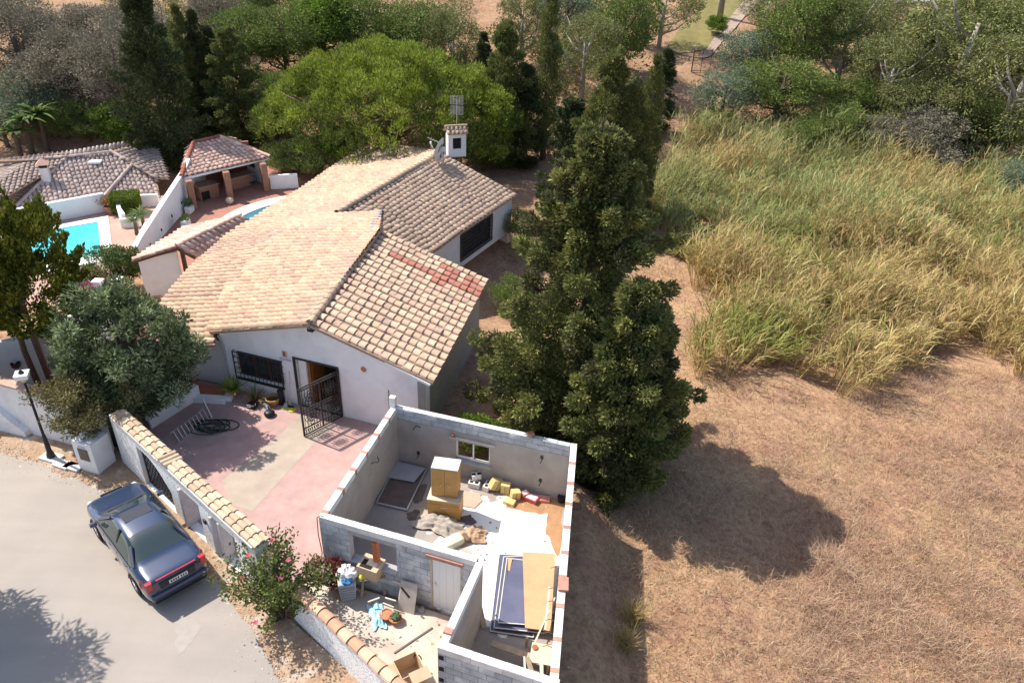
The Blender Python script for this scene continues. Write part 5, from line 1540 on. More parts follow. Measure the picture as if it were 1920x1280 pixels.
MB().tube([lerp2(FA, FB, s, -.28, .12), lerp2(FA, FB, s - .03, -.03, 1.55)], .014, 6).build('handle', M('pale_stick', (.55, .5, .45)), t); MB().box(lerp2(FA, FB, s, -.30, .10), (.3, .07, .12), rotz(-.31)).build('head', BK, t)
t = thing('mop', lerp2(FA, FB, s - .17, -.3, .05), 'mop leaning on the villa wall between the broom and the window', 'mop')
MB().tube([lerp2(FA, FB, s - .17, -.28, .12), lerp2(FA, FB, s - .25, -.03, 1.35)], .014, 6).build('handle', MATS['pale_stick'], t); MB().lathe(lerp2(FA, FB, s - .17, -.30, .05), [(.12, 0), (.09, .1), (.03, .14)], 9).build('head', M('mop_grey', (.4, .38, .36)), t)

# ================================================================== things inside the shed
FZ = .046
OAK = M('yellow_oak', (.50, .27, .08), rough=.5, var=.18, scale=3); OAK2 = M('pale_board', (.62, .50, .36), var=.12)
w0_, w1_ = G(802, 968, FZ), G(862, 976, FZ)
rz = math.atan2(w1_.y - w0_.y, w1_.x - w0_.x)
t = thing('chest_of_drawers', (w0_ + w1_) / 2, 'low yellow wooden chest with a drawer on the shed floor', 'chest', rz=rz)
W_ = (w1_ - w0_).length
MB().box((0, .28, .36), (W_, .56, .72)).build('body', OAK, t, local=True, bevel=.008); MB().box((0, .28, .735), (W_ + .03, .6, .03)).build('top', OAK2, t, local=True)
MB().box((0, -.006, .42), (W_ - .06, .02, .30)).build('drawer', OAK, t, local=True, bevel=.004); MB().box((0, -.03, .47), (.2, .02, .03)).build('handle', OAK2, t, local=True)
t = thing('wardrobe', (w0_ + w1_) / 2 + Vector((.05, .44, .75)), 'narrow two door wardrobe standing on the yellow chest', 'wardrobe', rz=rz)
WW = .80
MB().box((0, 0, .0 + .55), (WW, .5, 1.1)).build('carcass', OAK, t, local=True)
for sx in (-1, 1):
    d_ = MB().box((sx * WW / 4, -.26, .55), (WW / 2 - .01, .02, 1.06)).build('door', OAK, t, local=True, bevel=.004)
    MB().tube([(sx * .08, -.28, .55), (sx * .12, -.30, .5), (sx * .14, -.28, .42)], .012, 5).build('handle', OAK2, d_, local=True)
MB().box((0, 0, 1.11), (WW + .04, .54, .03)).build('top', M('pale_top', (.58, .55, .54), var=.08), t, local=True)
MB().box((-WW / 2 - .012, 0, .55), (.02, .52, 1.1)).build('side', OAK2, t, local=True)
# window frame panel lying on the floor + cement sheet
f_ = [G(*p, FZ) for p in ((706, 945), (763, 958), (800, 882), (745, 868))]
t = thing('window_frame', f_[0], 'aluminium window frame lying flat in the shaded shed corner', 'window frame')
mb = MB()
for k, (a, b) in enumerate(zip(f_, f_[1:] + f_[:1])): MB().bar(a + Vector((0, 0, .06)), b + Vector((0, 0, .06)), .045, .05).build('frame_bar', ALU, t)
MB().add([p + Vector((0, 0, .02)) for p in f_], [(0, 1, 2, 3)]).build('backing', M('brown_card', (.17, .12, .10), var=.25, scale=4), t)
q_ = [G(*p, FZ) for p in ((728, 898), (776, 907), (797, 882), (744, 868))]
tag(MB().prism([p.xy for p in q_], FZ + .07, FZ + .10).build('cement_board', M('cement_board', (.42, .40, .40), var=.1)), 'pale cement board lying over the far end of the window frame', 'board')
STAIN = M('damp_stain', (.13, .10, .085), var=.3, scale=5)


def blob(px, py, rx, ry, name, mat, label, cat, z=FZ + .004, seed=0, kind='structure'):
    c = G(px, py, z); r = random.Random(seed); ph = [r.uniform(0, 6) for _ in range(4)]
    pts = []
    for k in range(30):
        a = 2 * math.pi * k / 30; q = 1 + .2 * math.sin(2 * a + ph[0]) + .15 * math.sin(3 * a + ph[1]) + .1 * math.sin(5 * a + ph[2]) + .07 * math.sin(9 * a + ph[3])
        pts.append((c.x + rx * q * math.cos(a), c.y + ry * q * math.sin(a)))
    return sheet(name, pts, z, mat, label, cat, kind)


blob(785, 925, .20, .50, 'damp_stain', STAIN, 'dark damp stain beside the window frame on the shed floor', 'stain', seed=1)
blob(775, 965, .22, .22, 'damp_stain', STAIN, 'small dark damp stain left of the yellow chest', 'stain', seed=2)
blob(875, 975, .24, .26, 'damp_stain', STAIN, 'round dark damp stain in the shadow right of the chest', 'stain', seed=3)
BROWN = M('brown_dirt', (.36, .20, .10), var=.2, scale=4)
blob(1010, 945, 1.0, .42, 'dirt_patch', BROWN, 'brown earth patch along the shed back wall', 'dirt', seed=4)
blob(1040, 985, .30, .9, 'dirt_patch', BROWN, 'brown earth patch along the shed right wall', 'dirt', z=FZ + .008, seed=6)
pb = [G(*p, FZ) for p in ((862, 948), (890, 953), (905, 938), (898, 925), (866, 920))]
tag(MB().prism([p.xy for p in pb], FZ + .012, FZ + .03).build('plywood_scrap', M('grey_ply', (.45, .34, .26), var=.15)), 'torn plywood scrap lying right of the wardrobe', 'plywood')
# rug of crumpled sacking with rubble
def crumple(px, py, rx, ry, h, rz, mat, name, label, cat, seed, n=26):
    r = np.random.default_rng(seed); c = G(px, py, FZ)
    gx_, gy_ = np.meshgrid(np.linspace(-1, 1, n), np.linspace(-1, 1, n)); hh = np.zeros_like(gx_)
    for k in range(9):
        a = r.uniform(0, 6.28); fq = r.uniform(3, 11); hh += np.abs(np.sin((gx_ * math.cos(a) + gy_ * math.sin(a)) * fq + r.uniform(0, 6))) / 6
    edge = 1 - np.clip((np.hypot(gx_, gy_) - .55) * 2.4, 0, 1); hh = hh * h * (.25 + .75 * edge) + .01
    wob = 1 + .14 * np.sin(np.arctan2(gy_, gx_) * 5 + 1) + .08 * np.sin(np.arctan2(gy_, gx_) * 11)
    x = gx_ * rx * wob; y = gy_ * ry * wob
    co, si = math.cos(rz), math.sin(rz)
    Vv = np.stack([c.x + x * co - y * si, c.y + x * si + y * co, FZ + .01 + hh], -1).reshape(-1, 3)
    I_ = (np.arange(n - 1)[:, None] * n + np.arange(n - 1)[None]).ravel()
    return tag(link(name, np_mesh(name, Vv, np.stack([I_, I_ + 1, I_ + n + 1, I_ + n], -1), mat, True)), label, cat)


crumple(825, 985, .75, .38, .22, -.35, M('sacking', (.36, .31, .26), var=.35, scale=9), 'crumpled_sheet', 'crumpled grey dust sheet in front of the yellow chest', 'sheet', 5)
crumple(885, 1005, .42, .35, .16, .3, M('rubble_brown', (.42, .27, .17), var=.35, scale=10), 'rubble_heap', 'brown rubble heap right of the pale cream sack', 'rubble', 8)
# cement sack
p = G(848, 1022, FZ); t = thing('paper_sack', p, 'pale cream sack lying inside the shed behind the white door', 'sack', rz=.65)
MB().box((0, 0, .14), (.72, .40, .28)).build('sack', M('sack_paper', (.66, .60, .46), var=.12, scale=4), t, local=True, bevel=.10)
MB().box((.45, -.06, .09), (.16, .34, .2)).build('opening', M('sack_dark', (.16, .11, .07)), t, local=True, bevel=.05)
p = G(868, 1040, FZ); tag(MB().box(p + Vector((0, 0, .03)), (.55, .4, .05), rotz(.5)).build('scrap_board', M('scrap_grey', (.45, .38, .33), var=.2)), 'flat grey board scrap beside the pale sack', 'board')
# hollow blocks and bricks along the back wall
for k, (px, py, z, a, lab) in enumerate(((889, 912, 0, -.25, 'grey hollow block on the floor below the shed window'), (893, 905, .2, .3, 'grey hollow block set askew on another below the window'), (914, 915, 0, 1.2, 'grey block on end next to the yellow blocks'))):
    p = G(px, py, FZ) + Vector((0, 0, z)); t = thing('hollow_block', p, lab, 'block', 'grey hollow blocks in the shed', rz=a)
    MB().box((0, 0, .1), (.38 if z == 0 else .3, .2, .2)).build('body', BLOCK_W, t, local=True, bevel=.01)
    for sx in (-.09, .09): MB().box((sx, 0, .192), (.12, .11, .02)).build('cell', DARK, t, local=True)
YB = M('yellow_block', (.62, .47, .20), var=.12, scale=6, rand=.06)
for k, (px, py, z, a, tz, sx, lab) in enumerate(((930, 917, .02, .5, .5, .42, 'tilted yellow plaster block left of its upright twin'), (948, 922, 0, -.2, 0, .30, 'upright yellow plaster block between the tilted one and the broken one'), (966, 933, 0, .3, .1, .3, 'broken yellow block leaning near the red boxes'), (955, 943, 0, -.4, 0, .38, 'flat broken yellow block piece lying in front'))):
    p = G(px, py, FZ) + Vector((0, 0, z)); t = thing('yellow_block', p, lab, 'block', 'yellow plaster blocks in the shed', rz=a)
    R_ = Matrix.Rotation(tz, 3, 'Y'); h_ = .36 if k < 2 else (.3 if k == 2 else .12)
    MB().box((0, 0, h_ / 2 + .06 * tz), (sx, .24, h_), R_).build('body', YB, t, local=True, bevel=.012)
    MB().box((0, -.125, h_ / 2 + .06 * tz), (.02, .012, h_ * .9), R_).build('groove', M('ochre_dark', (.35, .22, .07)), t, local=True)
RB_ = M('red_box', (.50, .10, .08), rough=.5, var=.15)
for k, (px, py, a, sz, m_, lab) in enumerate(((984, 931, .6, (.3, .24, .2), RB_, 'small red and white box left of the white topped one'), (997, 938, -.5, (.42, .28, .16), RB_, 'red box with a white top between two other red boxes'), (1018, 937, -.1, (.46, .26, .10), M('pink_box', (.55, .22, .18), var=.1), 'flat pinkish red box nearest the shed right wall'))):
    p = G(px, py, FZ); t = thing('red_box', p, lab, 'box', 'red boxes in the shed', rz=a)
    MB().box((0, 0, sz[2] / 2), sz).build('body', m_, t, local=True, bevel=.01); MB().box((0, 0, sz[2] + .004), (sz[0] * (.8 if k == 1 else .6), sz[1] * .8, .008)).build('top', M('box_white', (.7, .62, .6)) if k < 2 else m_, t, local=True)
p = G(1052, 940, FZ); t = thing('bucket', p, 'small black bucket in the far shed corner', 'bucket')
MB().lathe((0, 0, 0), [(.1, 0), (.13, .22), (.14, .22), (.12, .2)], 12).build('bucket', BK, t, local=True)
# stacked wardrobe panels leaning by the right wall
NAVY = M('navy_panel', (.095, .10, .165), rough=.6, var=.2, scale=2, col2=(.13, .135, .205), scale2=1.2, amt2=.6); ORP = M('orange_ply', (.52, .31, .17), rough=.6, var=.14, scale=2, col2=(.43, .245, .135), scale2=1.5, amt2=.5); EDGE = M('panel_edge', (.62, .58, .5))
pn_ = [(930, 1178, 1030, 1192, 1047, 1046, 945, 1043)]
c_ = [G(928, 1180, .12), G(1008, 1190, .12), G(1010, 1044, .20), G(945, 1041, .20)]


def panel(pts, z, th, mat, name, label, edge=True, grp='big furniture panels in the shed'):
    t = thing(name, pts[0], label, 'panel', grp)
    P_ = [Vector((p.x, p.y, z + (.10 if i in (2, 3) else 0))) for i, p in enumerate(pts)]
    MB().add(P_ + [p - Vector((0, 0, th)) for p in P_], [(0, 1, 2, 3), (7, 6, 5, 4)] + [(i, 4 + i, 4 + (i + 1) % 4, (i + 1) % 4) for i in range(4)]).build('board', mat, t)
    if edge:
        for i in range(4):
            MB().bar(P_[i] + Vector((0, 0, .006)), P_[(i + 1) % 4] + Vector((0, 0, .006)), .025, .02).build('edging', EDGE, t)
    return t


q = lambda *a: [G(x, y, .15) for x, y in a]
panel(q((919, 1180), (1000, 1192), (1012, 1045), (936, 1041)), .10, .04, NAVY, 'navy_panel', 'lowest navy blue panel with its pale edge showing on the stack')
panel(q((926, 1178), (1020, 1188), (1020, 1047), (944, 1050)), .19, .04, NAVY, 'navy_panel', 'middle navy panel lying just below the orange one')
panel(q((934, 1172), (985, 1176), (983, 1060), (950, 1056)), .27, .03, NAVY, 'navy_panel', 'topmost narrow navy panel of the stack')
panel(q((948, 1130), (950, 1100), (960, 1058), (952, 1056)), .30, .02, ORP, 'veneer_strip', 'narrow orange veneer strip at the left of the panel stack', False)
panel(q((984, 1184), (1032, 1190), (1040, 1049), (979, 1046)), .32, .03, ORP, 'orange_panel', 'orange plywood panel lying on the stack by the right wall', False)
# planks and timber in the near end of the shed
PLK = M('plank', (.42, .32, .22), var=.25, scale=5); PLW = M('bleached_plank', (.60, .53, .42), var=.15, scale=5)
for k, (a, b, z0, z1, w, m_, lab) in enumerate((
        ((891, 1100), (908, 1176), 1.0, .08, .14, PLK, 'plank leaning on the divider wall inside the shed'),
        ((922, 1205), (1000, 1232), .35, .35, .18, PLK, 'wide grey plank lying across the near end of the shed'),
        ((983, 1230), (985, 1275), .5, .4, .05, PLW, 'thin white batten standing in the near corner, leftmost'),
        ((988, 1232), (1000, 1268), .5, .3, .12, PLK, 'brown board in the near corner next to the thin batten'),
        ((1015, 1240), (1016, 1275), .55, .4, .09, PLW, 'bleached batten in the near corner by the right wall'),
        ((1030, 1100), (1022, 1180), .7, .5, .05, PLW, 'long bleached stick leaning along the right wall'),
        ((1040, 1120), (1000, 1210), .3, .4, .04, PLW, 'thin pole lying over the panels to the planks'))):
    tag(MB().bar(G(*a, z0), G(*b, z1), w, .035).build('plank', m_), lab, 'plank', 'timber in the shed')
p = [G(*a, .42) for a in ((998, 1203), (1040, 1210), (1036, 1248), (992, 1240))]
t = thing('plywood_board', p[0], 'pale plywood board with a round hole near the right wall', 'board')
MB().prism([v.xy for v in p], .40, .43).build('sheet', M('pale_ply', (.60, .47, .34), var=.12), t); c = G(1003, 1213, .45); MB().lathe(c, [(.07, 0), (.08, .02), (.05, .025)], 12).build('knob', M('rust', (.3, .11, .05)), t)
for k, (x, y) in enumerate(((988, 1195), (1030, 1205), (990, 1240), (1028, 1245))): b = G(x, y, .40); MB().box((b.x, b.y, .2), (.06, .06, .4)).build('leg', PLK, t)
p = G(842, 1210, 1.2); b0 = sF2 + Vector((.25, .45, 0)); tag(MB().box((b0.x, b0.y, .6), (.16, .14, 1.1), rotz(.2)).build('offcut', PLW, bevel=.01), 'cream timber offcut standing inside the divider wall', 'offcut')
# reinforcement wires sticking out along the right wall
for k, y in enumerate((1100, 1140, 1165, 1200, 1225, 1250)):
    a = G(1042, y, 1.2); wx = lerp2(sR.xy, sTR.xy, (Vector(a.xy) - sR.xy).length, TH + .01, 1.9)
    tag(MB().tube([wx, wx + Vector((-.12, .02, .05)), wx + Vector((-.22, .05, -.04))], .010, 5).build('wire', M('rusty_wire', (.16, .09, .06))), ['rusty wire highest up the shed right wall', 'rusty wire second from the far end of the right wall', 'rusty wire third from the far end of the right wall', 'rusty wire fourth from the far end of the right wall', 'rusty wire second nearest on the shed right wall', 'rusty wire nearest the camera on the shed right wall'][k], 'wire', 'wires on the shed wall')

# ================================================================== rubbish yard
p = G(653, 1117, .05); t = thing('rubbish_bin', p, 'grey plastic bin full of white and blue bags in the yard', 'bin', rz=.3)
MB().box((0, 0, .36), (.40, .36, .70), taper=1.22).build('tub', M('grey_bin', (.36, .38, .42), rough=.5, var=.1), t, local=True, bevel=.03)
for k in range(5): MB().box((0, -.19 - .007 * k, .16 + .1 * k), (.34 + .015 * k, .02, .03)).build('rib', M('grey_bin_dark', (.26, .28, .32), rough=.5), t, local=True)
r_ = np.random.default_rng(3)


def lump(mb, c, r, seed, n=8, sq=.8):
    rr = np.random.default_rng(seed); vs = []; fs = []
    for i in range(n + 1):
        th = math.pi * i / n
        for k in range(2 * n):
            ph = math.pi * k / n; q = r * (1 + .22 * rr.uniform(-1, 1))
            vs.append((c[0] + q * math.sin(th) * math.cos(ph), c[1] + q * math.sin(th) * math.sin(ph), c[2] + q * sq * math.cos(th)))
    m = 2 * n
    for i in range(n):
        for k in range(m): fs.append((i * m + k, (i + 1) * m + k, (i + 1) * m + (k + 1) % m, i * m + (k + 1) % m))
    return mb.add(vs, fs)


for k, (dx, dy, z, r, m_, lab) in enumerate(((0, .1, .85, .27, M('white_bag', (.75, .74, .73), rough=.4), 'white plastic bag bulging from the grey bin'), (.05, -.12, .80, .15, M('blue_bag', (.05, .19, .42), rough=.4), 'blue plastic bag in the top of the grey bin'), (.42, .12, .78, .13, M('yellow_bag', (.62, .55, .05), rough=.4), 'yellow plastic bag between the bin and the cardboard box'))):
    tag(lump(MB(), (p.x + dx, p.y + dy, z), r, k + 3).build('plastic_bag', m_), lab, 'bag', 'plastic bags in the yard')
p = G(632, 1098, .05); tag(lump(MB(), (p.x - .22, p.y - .05, .45), .24, 9).build('grey_sack', M('grey_sack', (.30, .33, .38))), 'grey blue sack leaning left of the bin', 'sack')
p = G(700, 1105, .05); t = thing('wooden_trestle', p, 'wooden trestle carrying the cardboard box in the yard', 'trestle', rz=.2)
for sx in (-.32, .32):
    MB().bar((sx, -.22, 0), (sx * .7, .1, .62), .06).build('leg', PLK, t, local=True); MB().bar((sx, .28, 0), (sx * .7, -.05, .62), .06).build('leg', PLK, t, local=True)
MB().bar((-.4, 0, .63), (.4, 0, .63), .1, .06).build('beam', PLK, t, local=True); MB().box((0, 0, .68), (.72, .5, .03)).build('top', PLK, t, local=True)
CARD = M('cardboard', (.55, .40, .26), var=.12, scale=3)
t = thing('cardboard_box', p + Vector((0, 0, .70)), 'open cardboard box on the trestle with a loose flap on top', 'box', rz=-.35)
MB().box((0, 0, .19), (.62, .52, .38)).build('body', CARD, t, local=True); MB().box((.06, .02, .40), (.30, .26, .02), Matrix.Rotation(.12, 3, 'X')).build('flap', M('pale_card', (.66, .54, .38)), t, local=True); MB().box((-.06, -.08, .383), (.36, .3, .008)).build('gap', DARK, t, local=True)
for k, (a, b, z0, z1, lab) in enumerate((((735, 1088), (772, 1104), .75, .75, 'thin stick poking out right of the cardboard box'), ((722, 1120), (742, 1126), .4, .4, 'upper short lath beside the trestle'), ((718, 1130), (738, 1138), .25, .25, 'lower short lath beside the trestle'), ((690, 1128), (712, 1120), .4, .5, 'pale brace stick in front of the trestle'))):
    tag(MB().bar(G(*a, z0), G(*b, z1), .035).build('stick', PLW), lab, 'stick', 'sticks around the trestle')
p0_, p1_ = G(746, 1143, .05), G(776, 1152, .05)
dd = (p1_ - p0_); up_ = Vector((.10, .26, .86))
tag(MB().add([p0_, p1_, p1_ + up_, p0_ + up_] + [v + Vector((-.03, .05, .0)) for v in (p0_, p1_, p1_ + up_, p0_ + up_)], [(0, 1, 2, 3), (7, 6, 5, 4), (0, 4, 5, 1), (1, 5, 6, 2), (2, 6, 7, 3), (3, 7, 4, 0)]).build('wooden_board', M('grey_board', (.46, .40, .35), var=.15, scale=4)), 'grey rectangular board propped up left of the white shed door', 'board')
tag(MB().bar(G(752, 1100, .85), G(768, 1120, .62), .05, .03).build('metal_strip', IRON), 'dark strip lying over the propped grey board', 'strip')
tag(lump(MB(), tuple(G(790, 1142, .12)), .10, 21).build('stone', M('stone_grey', (.3, .29, .28))), 'grey stone between the board and the white door', 'stone')
a, b = G(739, 1224, .06), G(811, 1176, .06)
tag(MB().bar(a, b, .045, .04).build('long_stick', M('dark_stick', (.16, .13, .12))), 'long dark stick lying across the yard floor', 'stick')
# carton at the bottom edge
p = G(768, 1272, .05); t = thing('carton', p, 'open brown carton beside the near shed corner', 'carton', rz=.55)
for sx, sy, dx, dy in ((.6, .02, 0, .28), (.6, .02, 0, -.28), (.02, .56, .3, 0), (.02, .56, -.3, 0)): MB().box((dx, dy, .28), (sx, sy, .56)).build('side', CARD, t, local=True)
MB().box((0, 0, .05), (.58, .54, .02)).build('bottom', CARD, t, local=True); MB().box((.12, -.42, .60), (.5, .3, .02), Matrix.Rotation(.3, 3, 'X')).build('flap', CARD, t, local=True); MB().box((-.42, 0, .52), (.28, .54, .02), Matrix.Rotation(.5, 3, 'Y')).build('flap', CARD, t, local=True)
mb = MB(); c = G(783, 1240, .3); mb.tube([c + Vector((.10 * math.cos(k * .5), .03 * k * .3, .14 * math.sin(k * .5) + .1)) for k in range(8)], .016, 5); tag(mb.build('cable_loop', IRON), 'loop of black cable above the brown carton', 'cable')
crumple(708, 1155, .20, .42, .14, .35, M('cyan_plastic', (.35, .62, .72), rough=.4, var=.2), 'torn_bag', 'torn pale blue plastic bag on the yard floor', 'plastic bag', 12, 18)

# small rubble, too small to pick apart
_r = np.random.default_rng(23); _V = []; _F = []
for (_cx, _cy, _sx, _sy, _n) in ((-1.0, 16.2, .9, .5, 90), (-.3, 18.3, .8, .25, 70), (1.2, 17.0, .3, .8, 60), (.3, 11.6, .7, .6, 120), (-1.9, 12.9, 1.0, .8, 110), (-3.2, 13.7, .9, .5, 90), (-3.4, 18.2, .3, .8, 30)):
    for _ in range(_n):
        _p = np.array([_r.normal(_cx, _sx), _r.normal(_cy, _sy)]); _s = .012 + .05 * _r.random() ** 4
        _q = _base * _s * _r.uniform(.6, 1.4, (4, 3)); _F.append(_faces + 4 * len(_V)); _V.append(_q + np.array([_p[0], _p[1], .053]))
tag(link('rubble', np_mesh('rubble', np.concatenate(_V), np.concatenate(_F), M('rubble_bits', (.4, .33, .27), var=.2, rand=.3, randcols=[(.5, .45, .4), (.33, .2, .13), (.55, .52, .48), (.3, .26, .23)]))), 'small rubble crumbs scattered over the shed and yard floors', 'rubble', kind='stuff')
# ================================================================== vegetation
def GT(x, y):
    """where the line of sight through this spot meets the ground"""
    d = (x - 960) / F_PX * CR - (y - 640) / F_PX * CU + CF
    ts = np.linspace(8, 260, 1400); P = EYE + ts[:, None] * d
    below = np.nonzero(P[:, 2] < terrain_z(P[:, 0], P[:, 1]))[0]
    k = below[0] if len(below) else len(ts) - 1
    return Vector((P[k, 0], P[k, 1], float(terrain_z(P[k, 0], P[k, 1]))))


def px_of(p):
    q = np.array(p) - EYE; k = q @ CF
    return 960 + F_PX * (q @ CR) / k, 640 - F_PX * (q @ CU) / k, k


def span(base, top_y, width_px):
    """height and width of a thing standing at base whose top reaches image row top_y"""
    lo, hi = 0.0, 60.0
    for _ in range(40):
        m = (lo + hi) / 2
        if px_of((base[0], base[1], base[2] + m))[1] > top_y: lo = m
        else: hi = m
    k = px_of((base[0], base[1], base[2] + lo * .5))[2]
    return lo, width_px * k / F_PX


def leaf(name, col, var=.35, trans=.28, hue=.02, rough=.7, cols=None):
    return M(name, col, rough=rough, var=.12, scale=.8, rand=var, hue=hue, trans=trans, spec=.15, randcols=cols, detail=2)


def unit(v): return v / np.maximum(np.linalg.norm(v, axis=-1, keepdims=True), 1e-9)


def rand_dirs(r, n): return unit(r.normal(size=(n, 3)))


def leaves_mesh(name, pos, d, L, W, mat, r, mi=None, bend=0.0):
    """one small diamond per leaf: base at pos, pointing along d"""
    n = len(pos); d = unit(d)
    s = unit(np.cross(d, rand_dirs(r, n)))
    L = np.broadcast_to(L, (n,))[:, None]; W = np.broadcast_to(W, (n,))[:, None]
    mid = pos + d * L * .55
    tip = pos + d * L + (np.array([0, 0, -1.0]) * bend * L if bend else 0)
    V = np.stack([pos, mid + s * W * .5, tip, mid - s * W * .5], 1).reshape(-1, 3)
    Fq = np.arange(4 * n).reshape(-1, 4)
    me = np_mesh(name, V, Fq, mat)
    if mi is not None: me.polygons.foreach_set('material_index', np.asarray(mi, np.int32))
    return me


def clump_leaves(r, C, Rd, n_per, L, W, outward=1.0, up=.3, rnd=.7, flat=.75, shell=.45):
    """leaf positions and directions filling clumps (centres C, radii Rd), denser near each clump's skin"""
    K = len(C); idx = np.repeat(np.arange(K), n_per)
    n = len(idx); dr = rand_dirs(r, n)
    rad = Rd[idx][:, None] * (shell + (1 - shell) * r.random((n, 1)) ** .6)
    off = dr * rad * np.array([1, 1, flat])
    pos = C[idx] + off
    d = dr * outward + np.array([0, 0, up]) + rand_dirs(r, n) * rnd
    return pos, d, L * r.uniform(.6, 1.3, n), W * r.uniform(.7, 1.25, n)


def trunk_mesh(name, segs, mat, n=7):
    mb = MB()
    for pts, rr in segs: mb.tube(pts, rr, n)
    return mb.mesh(name, mat, True)


BARK = M('bark', (.13, .095, .07), var=.3, scale=8, bump=.02, bscale=20); BARK_P = M('pale_bark', (.38, .33, .28), var=.3, scale=6); BARK_R = M('red_bark', (.17, .095, .065), var=.3, scale=7)


def branchy(r, H, R, z0, n, rad, mat, name, lean=.0, zspread=.8):
    segs = [([(0, 0, -.3), (.05 * H * lean, 0, H * .35), (.02 * H * lean, .02 * H, H * .72)], [rad, rad * .75, rad * .3])]
    for k in range(n):
        a = r.uniform(0, 6.28); zs = z0 + (H * .6 - z0) * r.random(); q = R * r.uniform(.45, .85)
        p0 = np.array([.03 * H * lean, 0, zs]); p2 = np.array([q * math.cos(a), q * math.sin(a), min(H * .92, zs + H * zspread * .4 * r.uniform(.5, 1.2))]); p1 = (p0 + p2) / 2 + np.array([0, 0, -.05 * H])
        segs.append(([p0, p1, p2], [rad * .45, rad * .28, rad * .08]))
    return trunk_mesh(name, segs, mat, 6)


def make_tree(name, label, cat, base, trunk, crown, group=None, rz=0, scale=1.0, extra=()):
    t = thing(name, base, label, cat, group, rz)
    t.scale = scale if hasattr(scale, '__len__') else (scale,) * 3
    if trunk: link('trunk', trunk, t, True)
    if crown: link('crown', crown, t, True)
    for nm, me in extra: link(nm, me, t, True)
    return t


# ---- prototypes, each about 1 x 1 x 1: unit height, unit width -------------------------------------------------
def proto_broad(seed, mat, n_cl=60, n_per=170, L=.05, W=.022, low=.28, flat=.8, bark=BARK, cl=.13, airy=0.0, up=.3):
    r = np.random.default_rng(seed)
    C = []
    while len(C) < n_cl:
        p = r.uniform(-1, 1, 3)
        q = np.linalg.norm(p)
        if q > 1 or q < .45 + airy * .2: continue
        p = p * np.array([.40, .40, (1 - low) / 2 * .88]) + np.array([0, 0, (1 + low) / 2])
        C.append(p)
    C = np.array(C); Rd = cl * r.uniform(.7, 1.25, len(C))
    pos, d, l, w = clump_leaves(r, C, Rd, n_per, L, W, up=up, flat=flat)
    return branchy(r, 1.0, .42, low * .5, 9, .035, bark, 'trunk'), leaves_mesh('crown', pos, d, l, w, mat, r)


def proto_column(seed, mat, n_cl=150, n_per=70, L=.030, W=.055, prof=((0, .55), (.12, .9), (.35, 1), (.6, .82), (.85, .45), (1, .06)), rough=.18, cl=.16, droop=0.0, inner=.35):
    """cypress: unit height, unit width; sprays sweep upward"""
    r = np.random.default_rng(seed)
    z = r.random(n_cl) ** .9 * .97 + .02; a = r.uniform(0, 6.28, n_cl)
    pr = np.interp(z, [p[0] for p in prof], [p[1] for p in prof])
    lob = 1 + .8 * rough * (.5 * np.sin(3 * a + 5 * z + seed) + .5 * np.sin(5 * a - 13 * z + 2 * seed) + .45 * np.sin(23 * z + 2 * a))
    rad = .5 * pr * np.clip(lob, .5, 1.16) * (1 - rough * r.random(n_cl)) * (inner + (1 - inner) * r.random(n_cl) ** .35)
    C = np.stack([rad * np.cos(a), rad * np.sin(a), z * .97 + .015], -1)
    return r, C, z, a


def cypress_mesh(seed, mat, H, Wd, n_cl, n_per, L, W, prof, cl, rough=.18, upw=1.0, outw=.6, inner=.35, branches=0, vary=None):
    r, C, z, a = proto_column(seed, mat, n_cl, prof=prof, rough=rough, inner=inner)
    C = C * np.array([Wd, Wd, H])
    Rd = cl * r.uniform(.45, 1.35, n_cl) * np.interp(z, [0, .7, 1], [1.1, 1, .55])
    if branches:                                    # limbs that carry their own rows of sprays, with gaps between
        bz = np.sort(r.random(branches) ** 1.1) * .93 + .02; ba = np.arange(branches) * 2.399 + r.normal(0, .35, branches)
        bl = .5 * np.interp(bz, [p[0] for p in prof], [p[1] for p in prof]) * Wd * r.uniform(.78, 1.28, branches)
        cc, rr, aa, zz = [], [], [], []
        for k in range(branches):
            tilt = r.uniform(-.02, .22)
            for t_ in (.42, .62, .80, .93, 1.04):
                q = bl[k] * t_; cc.append((q * math.cos(ba[k]) + r.normal(0, .10), q * math.sin(ba[k]) + r.normal(0, .10), bz[k] * H + q * tilt + .3 * t_ * t_)); rr.append(cl * np.interp(t_, [.4, 1.04], [1.05, .5]) * r.uniform(.75, 1.2) * np.interp(bz[k], [0, .7, 1], [1.05, .9, .45])); aa.append(ba[k]); zz.append(bz[k])
        core_ = r.random(n_cl) < .30; inn = C[core_] * np.array([.6, .6, 1])
        C = np.concatenate([np.array(cc), inn]); Rd = np.concatenate([np.array(rr), Rd[core_]]); a = np.concatenate([np.array(aa), a[core_]]); z = np.concatenate([np.array(zz), z[core_]])
        n_cl = len(C)
    idx = np.repeat(np.arange(n_cl), n_per); n = len(idx); dr = rand_dirs(r, n)
    rad = Rd[idx][:, None] * (.5 + .5 * r.random((n, 1)) ** .6)
    pos = C[idx] + dr * rad * np.array([1, 1, 1.05])
    outd = np.stack([np.cos(a), np.sin(a), np.zeros_like(a)], -1)[idx]
    d = outd * outw + np.array([0, 0, upw]) + dr * .6 + rand_dirs(r, n) * .75
    if vary is not None:
        return leaves_mesh('crown', pos, d, L * r.uniform(.6, 1.35, n), W * r.uniform(.7, 1.3, n), [mat, *vary], r, r.choice(len(vary) + 1, n_cl, p=[.62] + [.38 / len(vary)] * len(vary))[idx])
    return leaves_mesh('crown', pos, d, L * r.uniform(.6, 1.35, n), W * r.uniform(.7, 1.3, n), mat, r)


